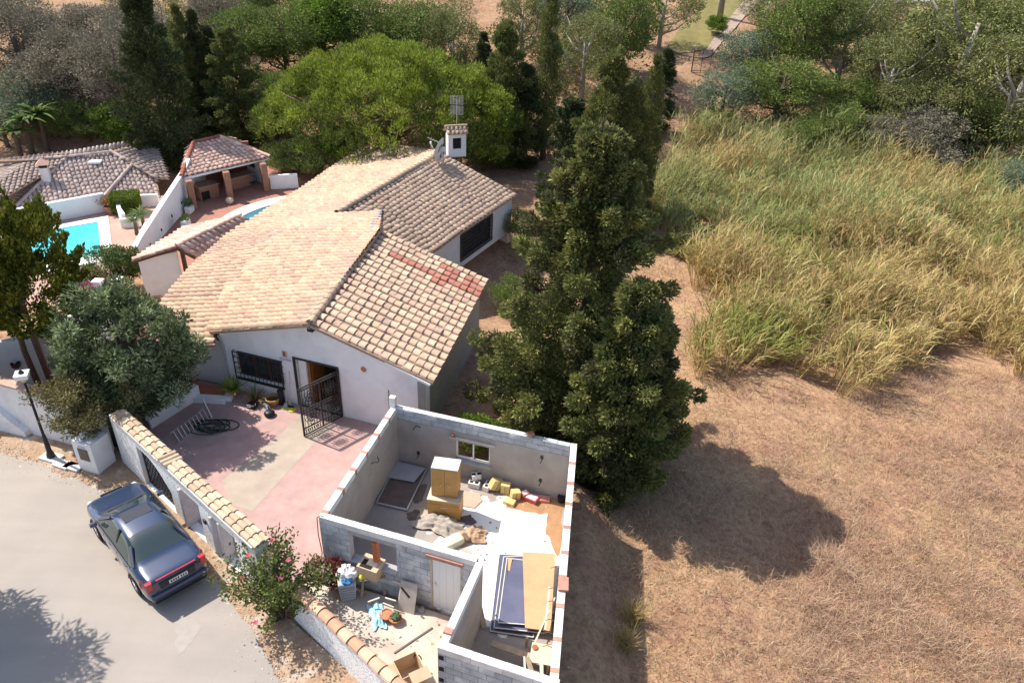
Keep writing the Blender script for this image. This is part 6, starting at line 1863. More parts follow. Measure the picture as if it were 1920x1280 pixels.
CYP = leaf('cypress_green', (.075, .088, .028), cols=[(.12, .14, .042), (.18, .19, .06), (.15, .17, .053), (.23, .23, .075), (.125, .15, .047)], trans=.22)
CYP_D = leaf('dark_cypress', (.04, .052, .02), cols=[(.06, .078, .03), (.085, .10, .04), (.07, .085, .033)], trans=.12)
PROF_C = ((0, .5), (.1, .85), (.3, 1), (.6, .85), (.85, .45), (1, .05)); PROF_W = ((0, .62), (.12, .95), (.25, 1), (.5, .80), (.75, .48), (.92, .2), (1, .03))

CYP_L = leaf('cypress_new_growth', (.2, .22, .06), cols=[(.20, .215, .06), (.27, .27, .085), (.23, .24, .07)], trans=.25)
CYP_O = leaf('cypress_old', (.09, .10, .04), cols=[(.085, .10, .035), (.12, .125, .05), (.16, .12, .07)], trans=.15)
# ---- the big cypress beside the shed
cb_ = Vector((2.45, 22.6, float(terrain_z(2.45, 22.6))))
H_, W_ = 12.2, 6.3
me = cypress_mesh(11, CYP, H_, W_, 330, 235, .17, .066, ((0, .6), (.08, .95), (.2, 1), (.36, .92), (.52, .72), (.7, .50), (.88, .26), (1, .05)), .54, rough=.30, upw=.35, outw=.8, inner=.62, branches=125, vary=(CYP_L, CYP_O))
tr = trunk_mesh('trunk', [([(0, 0, -.4), (.1, 0, 5), (0, 0, 11)], [.32, .24, .05])], BARK)
make_tree('cypress_tree', 'huge broad cypress tree behind the shed, the largest conifer', 'tree', cb_, tr, me)
cb2 = Vector((3.75, 20.1, float(terrain_z(3.75, 20.1))))
me = cypress_mesh(12, CYP, 8.2, 3.7, 220, 200, .17, .066, ((0, .6), (.1, .95), (.25, 1), (.45, .9), (.65, .66), (.85, .36), (1, .08)), .47, rough=.32, upw=.35, outw=.8, inner=.62, branches=74, vary=(CYP_L, CYP_O))
make_tree('cypress_tree', 'lower bushy cypress at the right foot of the huge one, by the shed corner', 'tree', cb2, trunk_mesh('trunk', [([(0, 0, -.4), (.05, 0, 3), (0, 0, 7)], [.22, .16, .04])], BARK), me)

# ---- cypress prototypes for the others
COLS = [cypress_mesh(20 + k, CYP_D if k != 0 else CYP, 10, 1.7, 170, 110, .18, .055, PROF_C, .30, rough=.26, upw=1.2, outw=.4) for k in range(3)]
WIDE = [cypress_mesh(30 + k, CYP if k else CYP_D, 10, 4.6, 300, 100, .23, .08, PROF_W, .48, rough=.46, upw=.6, outw=.7, branches=56) for k in range(2)]
TRK = trunk_mesh('trunk', [([(0, 0, -.4), (0, 0, 4), (0, 0, 9)], [.2, .14, .03])], BARK)


def cypress(bx, by, ty, wpx, kind, label, z=None, group='cypresses behind the villa', dist=None):
    b = GT(bx, by) if dist is None else None
    h, w = span(b, ty, wpx)
    me = (COLS if kind < 3 else WIDE)[kind % 3 if kind < 3 else kind - 3]
    ww = w / (1.7 if kind < 3 else 4.6)
    make_tree('cypress_tree', label, 'tree', b, TRK, me, group, RND.uniform(0, 6.28), (ww, ww, h / 10))
    return b, h, w


cypress(322, 318, -40, 130, 3, 'wide ragged cypress rising left of the pool house roof')
cypress(372, 262, 5, 52, 0, 'slim cypress just right of the wide ragged one, first of the left cluster')
cypress(396, 252, 16, 50, 1, 'slim dark cypress, second of the cluster left of the stone pine')
cypress(420, 262, 48, 60, 2, 'slim cypress, third of the cluster left of the stone pine')
cypress(455, 275, 50, 110, 4, 'broad dark cypress tucked against the left side of the stone pine')
cypress(940, 310, 40, 105, 4, 'broad cypress at the right shoulder of the stone pine')
cypress(1017, 300, -25, 52, 0, 'tall pencil cypress rising to the top edge right of the stone pine')
cypress(982, 315, 120, 62, 1, 'dark cypress between the broad one and the tall pencil cypress')
cypress(1058, 400, 185, 115, 3, 'broad cypress behind the huge one, on its left')
cypress(1120, 425, 92, 130, 4, 'broad pointed cypress directly behind the huge one')
cypress(1192, 425, 98, 50, 0, 'slim cypress right behind the huge one, lit on its left')
cypress(1160, 430, 150, 85, 4, 'shorter slim cypress touching the lit slim one')
cypress(1232, 248, 90, 50, 1, 'small dark cypress alone on the bare slope')
cypress(1690, 200, 20, 60, 1, 'dark cypress in the eucalyptus grove below the far pool')
cypress(905, 230, 60, 40, 2, 'thin cypress behind the stone pine crown, near the top')

# ---- stone pine
PINE = leaf('pine_green', (.12, .17, .025), cols=[(.16, .215, .03), (.25, .30, .042), (.20, .255, .035), (.31, .335, .05), (.12, .165, .03)], trans=.3)
r = np.random.default_rng(41)
pbase = GT(735, 318); ph_, pw_ = span(pbase, 68, 480)
K = 720; C = []
while len(C) < K:
    p = r.uniform(-1, 1, 3); q = math.hypot(p[0], p[1])
    if q > 1: continue
    ztop = math.sqrt(max(0, 1 - q * q * .93)); zz = ztop * (.40 + .6 * r.random() ** .30) if r.random() < .88 else r.uniform(0.02, .4) * ztop
    wb = 1 + .07 * math.sin(4 * math.atan2(p[1], p[0]) + 1) + .05 * math.sin(9 * p[0] + 7 * p[1]); C.append((p[0] * pw_ * .47 * wb, p[1] * pw_ * .42 * wb, ph_ * .22 + zz * ph_ * .72 * (1 + .06 * math.sin(7 * p[0] + 2) * math.sin(6 * p[1]))))
C = np.array(C); Rd = r.uniform(.5, 1.2, K) * pw_ * .038
pos, d, l, w = clump_leaves(r, C, Rd, 165, .24, .066, outward=.9, up=.8, rnd=.5, flat=.65)
segs = [([(0, 0, -.4), (.3, 0, ph_ * .3), (.2, .2, ph_ * .55)], [.42, .36, .2])]
for k in range(16):
    a = k * 2.399; q = pw_ * r.uniform(.2, .42); segs.append(([(.2, 0, ph_ * r.uniform(.22, .42)), (q * .5 * math.cos(a), q * .5 * math.sin(a), ph_ * .42), (q * math.cos(a), q * math.sin(a), ph_ * r.uniform(.5, .72))], [.2, .13, .04]))
PINE_D = leaf('pine_old_shaded', (.10, .14, .03), cols=[(.09, .125, .026), (.12, .155, .03), (.14, .15, .04)], trans=.2); PINE_L = leaf('pine_new_lit', (.28, .32, .05), cols=[(.22, .29, .04), (.28, .33, .05), (.25, .30, .045)], trans=.3)
pv = np.where(C[:, 2] < ph_ * .5, r.choice(3, K, p=[.4, .5, .1]), r.choice(3, K, p=[.5, .18, .32]))  # old and new growth, with shaded underside and bright top put into leaf colour
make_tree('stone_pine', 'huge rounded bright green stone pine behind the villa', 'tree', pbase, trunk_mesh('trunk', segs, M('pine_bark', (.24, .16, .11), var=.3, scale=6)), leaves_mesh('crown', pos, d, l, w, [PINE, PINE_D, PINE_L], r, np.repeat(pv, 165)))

# ---- leafy tree by the planter (grey green rosettes)
CAR = leaf('carob_green', (.10, .125, .06), cols=[(.14, .18, .08), (.21, .255, .12), (.18, .22, .095), (.28, .32, .17), (.12, .155, .07)], trans=.27)
r = np.random.default_rng(51); cbase = Vector((-13.35, 21.75, .35)); ch_, cw_ = 5.0, 4.7
C = []
while len(C) < 210:
    p = rand_dirs(r, 1)[0] * r.uniform(.5, 1) ** .5
    if p[2] < -.75: continue
    wb = 1 + .16 * math.sin(3 * math.atan2(p[1], p[0]) + 4 * p[2]) + .12 * math.sin(7 * p[0] - 5 * p[2]); C.append((p[0] * cw_ * .46 * wb, p[1] * cw_ * .42 * wb, ch_ * .52 + p[2] * ch_ * .46 * wb))
C = np.array(C); Rd = r.uniform(.18, .46, len(C)); cv = r.choice(3, len(C), p=[.5, .25, .25])
pos, d, l, w = clump_leaves(r, C, Rd, 200, .18, .065, outward=1.0, up=.35, rnd=.75, flat=.9, shell=.2)
make_tree('leafy_tree', 'dense grey green leafy tree in the planter left of the villa door', 'tree', cbase, branchy(r, ch_, cw_ * .5, .4, 12, .16, BARK, 'trunk'), leaves_mesh('crown', pos, d, l, w, [CAR, leaf('carob_old', (.11, .14, .06), trans=.2), leaf('carob_new', (.27, .33, .17), trans=.3)], r, np.repeat(cv, 200)))
# olive brown bush in front of it over the meter pillar
BUSH = leaf('olive_bush', (.13, .115, .045), cols=[(.19, .175, .06), (.24, .20, .09), (.16, .16, .055), (.28, .22, .13)], trans=.2)
r = np.random.default_rng(52); bb = Vector((-14.15, 19.75, .2))
C = np.stack([r.normal(0, .62, 90), r.normal(0, .40, 90), r.uniform(.85, 2.6, 90)], -1); Rd = r.uniform(.22, .42, 90)
pos, d, l, w = clump_leaves(r, C, Rd, 170, .11, .045, up=.4, rnd=.8, shell=.15)
make_tree('olive_bush', 'brownish olive bush hanging over the wall above the meter pillar', 'bush', bb, branchy(r, 1.8, .9, .2, 8, .06, BARK, 'trunk'), leaves_mesh('crown', pos, d, l, w, BUSH, r))

# ---- yellowish conifers at the left edge
YCON = leaf('yellow_conifer', (.14, .12, .015), cols=[(.065, .09, .016), (.17, .18, .024), (.09, .115, .018), (.26, .235, .03), (.055, .08, .016)], trans=.2)


def conifer_round(seed, H, Wd, z0, n_cl, label, base, trunk_pts):
    r = np.random.default_rng(seed); C = []
    while len(C) < n_cl:
        p = rand_dirs(r, 1)[0] * r.uniform(.35, 1) ** .5
        C.append((p[0] * Wd * .46, p[1] * Wd * .46, z0 + (H - z0) * (.5 + .46 * p[2])))
    C = np.array(C); Rd = r.uniform(.4, .7, n_cl)
    outd = unit(C - np.array([0, 0, z0 + (H - z0) * .35]))
    n_per = 220; idx = np.repeat(np.arange(n_cl), n_per); n = len(idx)
    tt = r.random((n, 1)) ** .8
    pos = C[idx] + outd[idx] * tt * .75 + np.array([0, 0, 1]) * tt * .35 + rand_dirs(r, n) * (Rd[idx][:, None] * (1.05 - .8 * tt) * .62)
    d = outd[idx] * .7 + np.array([0, 0, .8]) + rand_dirs(r, n) * .7
    return make_tree('conifer', label, 'tree', base, trunk_mesh('trunk', [(trunk_pts, [.13, .12, .09])], BARK_R), leaves_mesh('crown', pos, d, .19 * r.uniform(.6, 1.3, n), .085 * r.uniform(.7, 1.3, n), YCON, r), 'yellowish conifers by the white wall')


c1 = G(100, 726, .0); c2 = G(62, 702, .0); c3 = G(8, 705, .0)
h61, w61 = span(c1, 396, 195)
CON1 = conifer_round(61, h61, w61, 2.4, 130, 'yellow green conifer in front of the turquoise pool, the taller of the pair', c1, [(0, 0, -.2), (-.12, .02, 2.0), (-.2, .1, 4.5)])
conifer_round(62, 5.6, 4.4, 1.9, 130, 'yellow green conifer cut by the left edge of the picture', c3 + Vector((-.9, .2, 0)), [(.6, -.2, -.2), (.2, 0, 1.6), (0, 0, 3.6)])
a = G(74, 720, 0)
a = G(76, 730, 0)
MB().tube([a, a + Vector((-.12, .02, 1.7)), a + Vector((-.1, .1, 3.6))], [.12, .1, .08], 8).build('trunk', BARK_R, CON1, smooth=True)

# ---- flowering hibiscus by the low wall
HIB = leaf('hibiscus_green', (.09, .14, .035), cols=[(.08, .13, .03), (.13, .17, .045), (.10, .15, .035), (.17, .16, .06), (.12, .12, .05)], trans=.3)
r = np.random.default_rng(71); hb = Vector((-5.95, 13.35, -.02))
nst = 46; segs = []; P_ = []; D_ = []
for k in range(nst):
    a = r.uniform(0, 6.28); q = r.uniform(.15, 1.45); hz = r.uniform(1.3, 2.75) * (1 - .18 * q)
    p0 = np.array([r.normal(0, .08), r.normal(0, .08), 0]); p2 = np.array([q * math.cos(a) * 1.1, q * math.sin(a) * .9, hz]); p1 = (p0 + p2) / 2 + np.array([0, 0, .35])
    segs.append(([p0, p1, p2], [.022, .014, .006]))
    for t in np.linspace(.3, 1.05, 13):
        c = (1 - t) ** 2 * p0 + 2 * t * (1 - t) * p1 + t * t * p2
        for _ in range(9): P_.append(c + r.normal(0, .09, 3)); D_.append(r.normal(0, 1, 3) + np.array([math.cos(a) * .5, math.sin(a) * .5, .2]))
P_ = np.array(P_); D_ = np.array(D_)
hibt = make_tree('hibiscus_bush', 'loose green flowering bush with pink blooms between the car and the low wall', 'bush', hb, trunk_mesh('stems', segs, BARK, 5), leaves_mesh('crown', P_, D_, .11 * r.uniform(.6, 1.3, len(P_)), .065 * r.uniform(.7, 1.2, len(P_)), HIB, r))
FLW = M('pink_petal', (.55, .10, .20), rough=.6, var=.15, trans=.3); FLR = M('red_petal', (.50, .08, .07), rough=.6, var=.15, trans=.3)
for k, (x, y) in enumerate(((512, 1012), (542, 1048), (528, 1084), (466, 1038), (577, 1128), (455, 1084), (467, 1170), (580, 1140), (524, 1080))):
    if k == 0:
        WP = P_ + np.array(hb); QX = np.array([px_of(v) for v in WP])
    e = (QX[:, 0] - x) ** 2 + (QX[:, 1] - y) ** 2 + 3.0 * (QX[:, 2] - QX[:, 2].min()) ** 2
    p = Vector(WP[int(np.argmin(e))]) + Vector((0, -.04, .05))
    mb = MB()
    for q in range(5):
        a = q * 1.2566 + k; c = Vector((math.cos(a), math.sin(a), .35)) * .05; u = Vector((-math.sin(a), math.cos(a), 0)) * .045
        mb.add([p, p + c * .8 + u, p + c * 1.5, p + c * .8 - u], [(0, 1, 2, 3)])
    mb.build('flower', FLR if k in (3, 5) else FLW, hibt)
# red leaved plant by the yard wall
RED = leaf('red_leaf', (.22, .04, .035), cols=[(.25, .05, .05), (.16, .03, .03), (.3, .08, .07), (.12, .08, .03)], trans=.25)
r = np.random.default_rng(72); C = np.stack([r.normal(0, .26, 26), r.normal(0, .2, 26), r.uniform(.25, .95, 26)], -1)
pos, d, l, w = clump_leaves(r, C, np.full(26, .16), 60, .10, .05, shell=.2)
make_tree('red_shrub', 'dark red leaved shrub between the flowering bush and the bin', 'shrub', G(622, 1105, .05), branchy(r, .7, .3, .1, 5, .02, BARK, 'stems'), leaves_mesh('crown', pos, d, l, w, RED, r))


# ---- rosette plants (pots, yuccas, palms)
def rosette(r, n, L, W, up, z0, bend=.35, segs_=3):
    mb = MB()
    for k in range(n):
        a = k * 2.399 + r.uniform(-.2, .2); e = up * r.uniform(.5, 1.2); l = L * r.uniform(.75, 1.15)
        o = Vector((math.cos(a), math.sin(a), 0)); s = Vector((-math.sin(a), math.cos(a), 0)); vs = []; fs = []
        for i in range(segs_ + 1):
            t = i / segs_; p = Vector((0, 0, z0)) + o * (l * t * math.cos(e)) + Vector((0, 0, l * (t * math.sin(e) - bend * t * t)))
            w = W * (1 - t) ** .7 * (.6 + .4 * min(1, t * 4)) if i < segs_ else .003
            vs += [p - s * w / 2, p + s * w / 2]
        fs = [(2 * i, 2 * i + 1, 2 * i + 3, 2 * i + 2) for i in range(segs_)]
        mb.add(vs, fs)
    return mb


SPIKE = leaf('spiky_green', (.26, .32, .06), trans=.3); YUC = leaf('yucca_green', (.13, .19, .06), trans=.25); DRYP = leaf('dry_plant', (.36, .24, .11), trans=.2)
r = np.random.default_rng(81)
t = pot('potted_plant', G(438, 742, .05), .2, .32, 'bright green spiky plant in a terracotta pot at the villa corner', cat='plant'); rosette(r, 60, .78, .085, 1.0, .28, .28).build('crown', SPIKE, t, local=True)
t = thing('dry_plant', G(479, 752, .05), 'withered straw coloured plant below the barred window', 'plant'); rosette(r, 80, .75, .045, 1.0, .02, .2).build('crown', DRYP, t, local=True); rosette(r, 10, .95, .06, 1.25, .02, .15).build('green_fronds', YUC, t, local=True)
for k, (x, y, h, lab) in enumerate(((257, 440, .8, 'yucca nearer the turquoise pool, left of its twin'), (271, 432, 1.0, 'yucca close to the big dividing wall, right of its twin'))):
    p = G(x, y, PZ); t = thing('yucca', p, lab, 'plant', 'yuccas on the neighbour terrace'); MB().tube([(0, 0, 0), (.05, 0, h)], [.12, .09], 7).build('trunk', BARK, t, local=True); rosette(r, 70, .95, .07, .75, h, .35).build('crown', YUC, t, local=True)
for k, (px, py, lab) in enumerate(((742, 1164, 'potted cactus next to the blue plastic scraps, in a terracotta bowl'), (725, 1158, 'empty terracotta pot left of the potted cactus'))):
    t = pot('terracotta_pot', G(px, py, .05), .17, .17, lab, cat='pot')
    if k == 0:
        mb = MB(); lump(mb, (0, 0, .22), .13, 5, 7, .8); mb.build('cactus', M('cactus', (.10, .15, .08), var=.3, scale=20), t, local=True)
for k, (px, py, lab) in enumerate(((352, 398, 'plant trough with trailing greenery against the dividing wall, the far one'), (345, 425, 'white plant trough against the dividing wall, the near one'))):
    p = G(px, py, PZ); t = thing('plant_trough', p + Vector((.15, 0, 0)), lab, 'planter', rz=1.6); MB().box((0, 0, .22), (.75, .32, .44)).build('trough', WHITE_P, t, local=True, bevel=.02)
    r_ = np.random.default_rng(90 + k); C = np.stack([r_.uniform(-.3, .3, 9), r_.uniform(-.1, .1, 9), r_.uniform(.45, .85 if k == 0 else .6, 9)], -1); pos, d, l, w = clump_leaves(r_, C, np.full(9, .17), 60, .09, .045); link('foliage', leaves_mesh('foliage', pos, d, l, w, YUC, r_), t, True)
p = G(208, 400, PZ); t = pot('potted_shrub', p, .3, .45, 'orange leaved shrub in a pot at the end of the low white wall', cat='plant')
r_ = np.random.default_rng(95); C = np.stack([r_.normal(0, .18, 14), r_.normal(0, .18, 14), r_.uniform(.5, 1.1, 14)], -1); pos, d, l, w = clump_leaves(r_, C, np.full(14, .2), 60, .1, .05); link('crown', leaves_mesh('crown', pos, d, l, w, leaf('orange_leaf', (.3, .15, .06)), r_), t, True)
# clipped hedge block
HED = leaf('hedge_green', (.15, .20, .02), trans=.2)
r_ = np.random.default_rng(96); p = G(240, 398, PZ); n = 7000
q = r_.uniform(-1, 1, (n, 3)); ax = r_.integers(0, 3, n); q[np.arange(n), ax] = np.sign(q[np.arange(n), ax]); pos = q * np.array([.75, .55, .45]); d = q * .6 + rand_dirs(r_, n)
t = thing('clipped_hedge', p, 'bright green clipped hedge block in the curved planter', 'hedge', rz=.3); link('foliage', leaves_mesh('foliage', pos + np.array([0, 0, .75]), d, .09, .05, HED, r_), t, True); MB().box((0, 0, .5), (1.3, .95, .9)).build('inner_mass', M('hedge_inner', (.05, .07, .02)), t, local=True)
# bougainvillea and garden shrubs between porch and conifers
BOU = leaf('magenta_bract', (.42, .05, .26), trans=.3)
for k, (x, y, z, h, w_, m_, lab) in enumerate(((163, 592, -.5, 1.6, 1.0, BOU, 'magenta bougainvillea peeping out left of the leafy tree'), (215, 540, -.8, 2.2, 2.6, YUC, 'green shrub between the turquoise pool and the garden porch'), (245, 530, -.8, 2.0, 1.8, HIB, 'light green shrub against the garden porch wall'), (180, 560, -.6, 1.5, 2.0, BUSH, 'brownish shrub below the pool corner, left of the green one'))):
    r_ = np.random.default_rng(100 + k); p = G(x, y, z); nn = 40
    C = rand_dirs(r_, nn) * np.array([w_ * .4, w_ * .35, h * .38]) + np.array([0, 0, h * .55]); pos, d, l, w = clump_leaves(r_, C, np.full(nn, .3), 110, .13, .06, shell=.2)
    make_tree('garden_shrub', lab, 'shrub', p, branchy(r_, h, w_ * .4, .1, 5, .03, BARK, 'stems'), leaves_mesh('crown', pos, d, l, w, m_, r_), 'garden shrubs beside the villa')

# ---- background trees -----------------------------------------------------------------------------------------
GREY = leaf('grey_olive', (.15, .13, .09), cols=[(.25, .215, .16), (.19, .18, .115), (.29, .25, .19), (.21, .20, .13), (.32, .27, .22)], trans=.15)
MID = leaf('mid_green', (.08, .105, .035), cols=[(.11, .16, .035), (.16, .21, .05), (.13, .175, .04), (.20, .22, .065)], trans=.25)
BRI = leaf('bright_green', (.10, .17, .025), cols=[(.13, .21, .03), (.19, .27, .04), (.11, .18, .03)], trans=.3)
EUC = leaf('eucalyptus_green', (.10, .105, .05), cols=[(.14, .175, .05), (.20, .22, .07), (.24, .225, .10), (.15, .165, .06)], trans=.25)
BLU = leaf('blue_green', (.10, .15, .11), cols=[(.15, .20, .12), (.21, .25, .17), (.16, .20, .12)], trans=.2)
PB = {'grey': [proto_broad(200 + k, GREY, 70, 280, .026, .0105, .12, cl=.13) for k in range(2)],
      'mid': [proto_broad(210 + k, MID, 60, 270, .027, .0125, .18, cl=.13) for k in range(2)],
      'bright': [proto_broad(220, BRI, 45, 240, .045, .024, .1, cl=.15)],
      'euc': [proto_broad(230 + k, EUC, 62, 240, .025, .0085, .25, cl=.105, airy=.8, bark=BARK_P, up=-.2) for k in range(2)],
      'blue': [proto_broad(240, BLU, 50, 260, .040, .010, .05, cl=.15)]}
BG = [
    # x, y base, top y, width px, kind, label
    (55, 175, -20, 190, 'grey', 'grey brown tree at the top left corner'),
    (150, 215, 60, 170, 'grey', 'grey olive tree behind the neighbour roof, left one'),
    (238, 235, 45, 170, 'grey', 'grey olive tree behind the neighbour roof, right one'),
    (190, 120, 8, 150, 'grey', 'grey brown tree higher on the slope above the olives'),
    (282, 150, -10, 150, 'grey', 'grey brown tree on the slope left of the wide ragged cypress'),
    (110, 110, 20, 120, 'grey', 'small grey tree beside the bare patch at top left'),
    (15, 275, 165, 130, 'blue', 'blue green shrub at the left edge behind the neighbour roof'),
    (75, 245, 130, 110, 'blue', 'silvery green shrub left of the grey olives'),
    (130, 262, 190, 110, 'mid', 'dark green shrub behind the palms'),
    (240, 266, 195, 110, 'bright', 'bright green shrub just above the neighbour roof'),
    (170, 268, 215, 90, 'mid', 'dull green shrub left of the bright one above the roof'),
    (470, 150, 18, 130, 'mid', 'green tree on the slope right of the left cypress cluster'),
    (420, 90, -25, 120, 'grey', 'pale tree at the top edge above the left cypress cluster'),
    (540, 150, 5, 150, 'mid', 'dark green tree behind the left side of the stone pine'),
    (610, 120, -25, 150, 'bright', 'fresh green tree at the top edge behind the stone pine'),
    (690, 130, -15, 160, 'mid', 'green tree directly above the top of the stone pine'),
    (780, 140, -5, 160, 'mid', 'green tree above the right half of the stone pine'),
    (850, 170, 10, 120, 'euc', 'thin leaved tree above the right shoulder of the stone pine'),
    (560, 330, 270, 130, 'mid', 'dark shrub in the shade under the left of the stone pine'),
    (650, 325, 235, 90, 'bright', 'light green shrub right behind the villa rear roof edge'),
    (905, 320, 245, 130, 'mid', 'dark shrub under the right of the stone pine, behind the chimney'),
    (945, 318, 285, 40, 'bright', 'small bright shrub at the field edge right of the chimney'),
    (1090, 190, 30, 150, 'euc', 'olive toned tree behind the tall pencil cypress'),
    (1160, 150, -20, 150, 'mid', 'leafy tree at the top edge left of the lawn'),
    (1235, 90, -40, 150, 'euc', 'leafy tree at the top edge shading the lawn'),
    (1140, 240, 120, 110, 'euc', 'sparse tree between the slim cypresses and the slope'),
    (1350, 225, 125, 130, 'blue', 'feathery blue green shrub below the fence gate'),
    (1400, 150, 55, 130, 'blue', 'blue green shrub just right of the fence gate'),
    (1450, 235, 105, 180, 'mid', 'rounded green tree right of the feathery shrub'),
    (1490, 160, -30, 190, 'mid', 'dense green tree above the fence gate at the top edge'),
    (1560, 190, -20, 150, 'euc', 'thin tree with dark trunk in front of the bare slope'),
    (1640, 250, 70, 170, 'euc', 'dark leafy tree in the middle of the right grove'),
    (1560, 290, 190, 130, 'mid', 'low dull shrub above the reeds, left of the brown one'),
    (1625, 300, 215, 120, 'grey', 'low brown shrub above the reeds'),
    (1760, 250, -30, 300, 'euc', 'very tall eucalyptus with pale limbs left of the right edge'),
    (1850, 330, 60, 260, 'euc', 'big leaning eucalyptus near the right edge'),
    (1900, 230, -40, 200, 'mid', 'dark green tree at the top right corner'),
    (1720, 330, 210, 170, 'grey', 'brownish thicket at the foot of the tall eucalyptus'),
    (1600, 110, -10, 110, 'euc', 'thin tree below the terrace wall at the top edge'),
    (1905, 385, 300, 110, 'blue', 'blue grey shrub at the right edge above the reeds'),
    (1820, 120, -30, 160, 'mid', 'green tree at the top edge right of the far pool'),
    (1555, 110, 0, 140, 'mid', 'green tree halfway up the right slope, left of the terrace wall'),
    (1665, 165, 40, 150, 'euc', 'thin tree halfway up the right slope below the terrace wall'),
    (1735, 130, 20, 140, 'mid', 'green tree directly below the far pool'),
    (1800, 200, 40, 190, 'euc', 'pale leaved tree between the tall eucalyptus and the right edge'),
    (1890, 160, 10, 170, 'mid', 'green tree on the right edge halfway up'),
    (1590, 240, 140, 120, 'mid', 'green bush in the gap in front of the bare slope'),
    (1690, 285, 150, 170, 'euc', 'spreading bush behind the brownish thicket'),
    (1430, 70, -20, 120, 'euc', 'thin tree just right of the hillside path'),
    (1645, 60, -30, 120, 'euc', 'tree at the top edge in front of the terrace wall'),
    (1800, 300, 170, 200, 'mid', 'dark green tree at the foot of the leaning eucalyptus'),
    (1330, 262, 205, 90, 'mid', 'low green bush at the near end of the bare slope'),
    (1500, 300, 225, 120, 'mid', 'low green bush behind the reeds, left of the dull shrub'),
    (350, 200, 60, 110, 'mid', 'green tree in the dark gap behind the left cypress cluster'),
    (520, 260, 140, 120, 'mid', 'dark green tree squeezed between the cypresses and the pine'),
    (1130, 300, 200, 120, 'mid', 'leafy tree hidden among the cypresses right of the chimney'),
    (985, 470, 400, 90, 'mid', 'dark shrub in the gap between the wing and the huge cypress'),
    (960, 590, 520, 90, 'mid', 'dark shrub against the villa side wall beside the huge cypress'),
    (500, 60, -60, 120, 'mid', 'green tree at the top edge above the stone pine, leftmost'),
    (975, 130, -30, 110, 'euc', 'pale tree at the top edge between the broad and the pencil cypress'),
    (1060, 90, -40, 120, 'blue', 'silvery tree at the top edge right of the pencil cypress'),
]
cnt = {}
for (x, y, ty, wp, kind, lab) in BG:
    b = GT(x, y); h, w = span(b, ty, wp)
    k = cnt[kind] = cnt.get(kind, -1) + 1
    tr, cr = PB[kind][k % len(PB[kind])]
    o = make_tree('shrub' if h < 4 else 'tree', lab, 'shrub' if h < 4 else 'tree', b, tr, cr, 'trees and shrubs on the slope behind', RND.uniform(0, 6.28), (w * 1.1, w * 1.1, h * 1.05))
# undergrowth that reads as one mass between the trees
r = np.random.default_rng(300); pos_all = []; 
Cs = []
for _ in range(1150):
    x = r.uniform(-60, 75); y = r.uniform(56, 110)
    px, py, k = px_of((x, y, float(terrain_z(x, y))))
    if not (-60 < px < 1980 and -60 < py < 330): continue
    if 1190 < px < 1400 and py < 260: continue
    if 1500 < px < 1600 and 60 < py < 220: continue
    if px < 130 and 60 < py < 160 or 90 < px < 200 and py < 40: continue
    if 880 < px < 960 and py < 60: continue
    Cs.append((x, y, float(terrain_z(x, y)) + .5))
Cs = np.array(Cs); pos, d, l, w = clump_leaves(r, Cs, r.uniform(.7, 2.2, len(Cs)), 150, .36, .12, flat=.7, shell=.3)
tag(link('undergrowth', leaves_mesh('undergrowth', pos, d, l, w, EUC, r)), 'dull olive undergrowth covering the slope between the trees', 'undergrowth', kind='stuff')

r = np.random.default_rng(311)
tr_, cr_ = PB['bright'][0]
make_tree('shrub', 'yellow green shrub seen through the shed back window', 'shrub', Vector((-1.1, 20.75, -.1)), tr_, cr_, None, .3, (2.0, 1.5, 1.6))
# ---- palms and cactus by the neighbour roof
FR_ = leaf('frond_green', (.11, .17, .04), trans=.25)
for k, (x, y, h, lab) in enumerate(((62, 290, 1.6, 'banana palm behind the neighbour roof, left one'), (90, 285, 1.9, 'banana palm behind the neighbour roof, right one'), (40, 295, .9, 'low palm behind the neighbour roof, farthest left'))):
    p = GT(x, y); t = thing('palm', p, lab, 'palm', 'palms behind the neighbour roof'); MB().tube([(0, 0, 0), (.1, 0, h + .8)], [.2, .15], 8).build('trunk', BARK, t, local=True); rosette(np.random.default_rng(310 + k), 22, 2.2, .42, .9, h + .8, .5, 5).build('crown', FR_, t, local=True)
for k, (x, y, h, lab) in enumerate(((180, 262, 2.6, 'columnar cactus left of the bright green shrub, tallest'), (192, 264, 2.0, 'columnar cactus beside the tallest one'), (203, 264, 1.7, 'shortest columnar cactus next to the bright shrub'))):
    p = GT(x, y); t = thing('columnar_cactus', p, lab, 'cactus', 'columnar cacti behind the neighbour roof'); MB().tube([(0, 0, 0), (0, 0, h), (0, 0, h + .12)], [.13, .14, .04], 8).build('stem', M('cactus_green', (.13, .16, .06)), t, local=True)
    MB().tube([(.1, 0, h * .4), (.3, 0, h * .45), (.32, 0, h * .8)], [.09, .1, .06], 7).build('arm', MATS['cactus_green'], t, local=True)
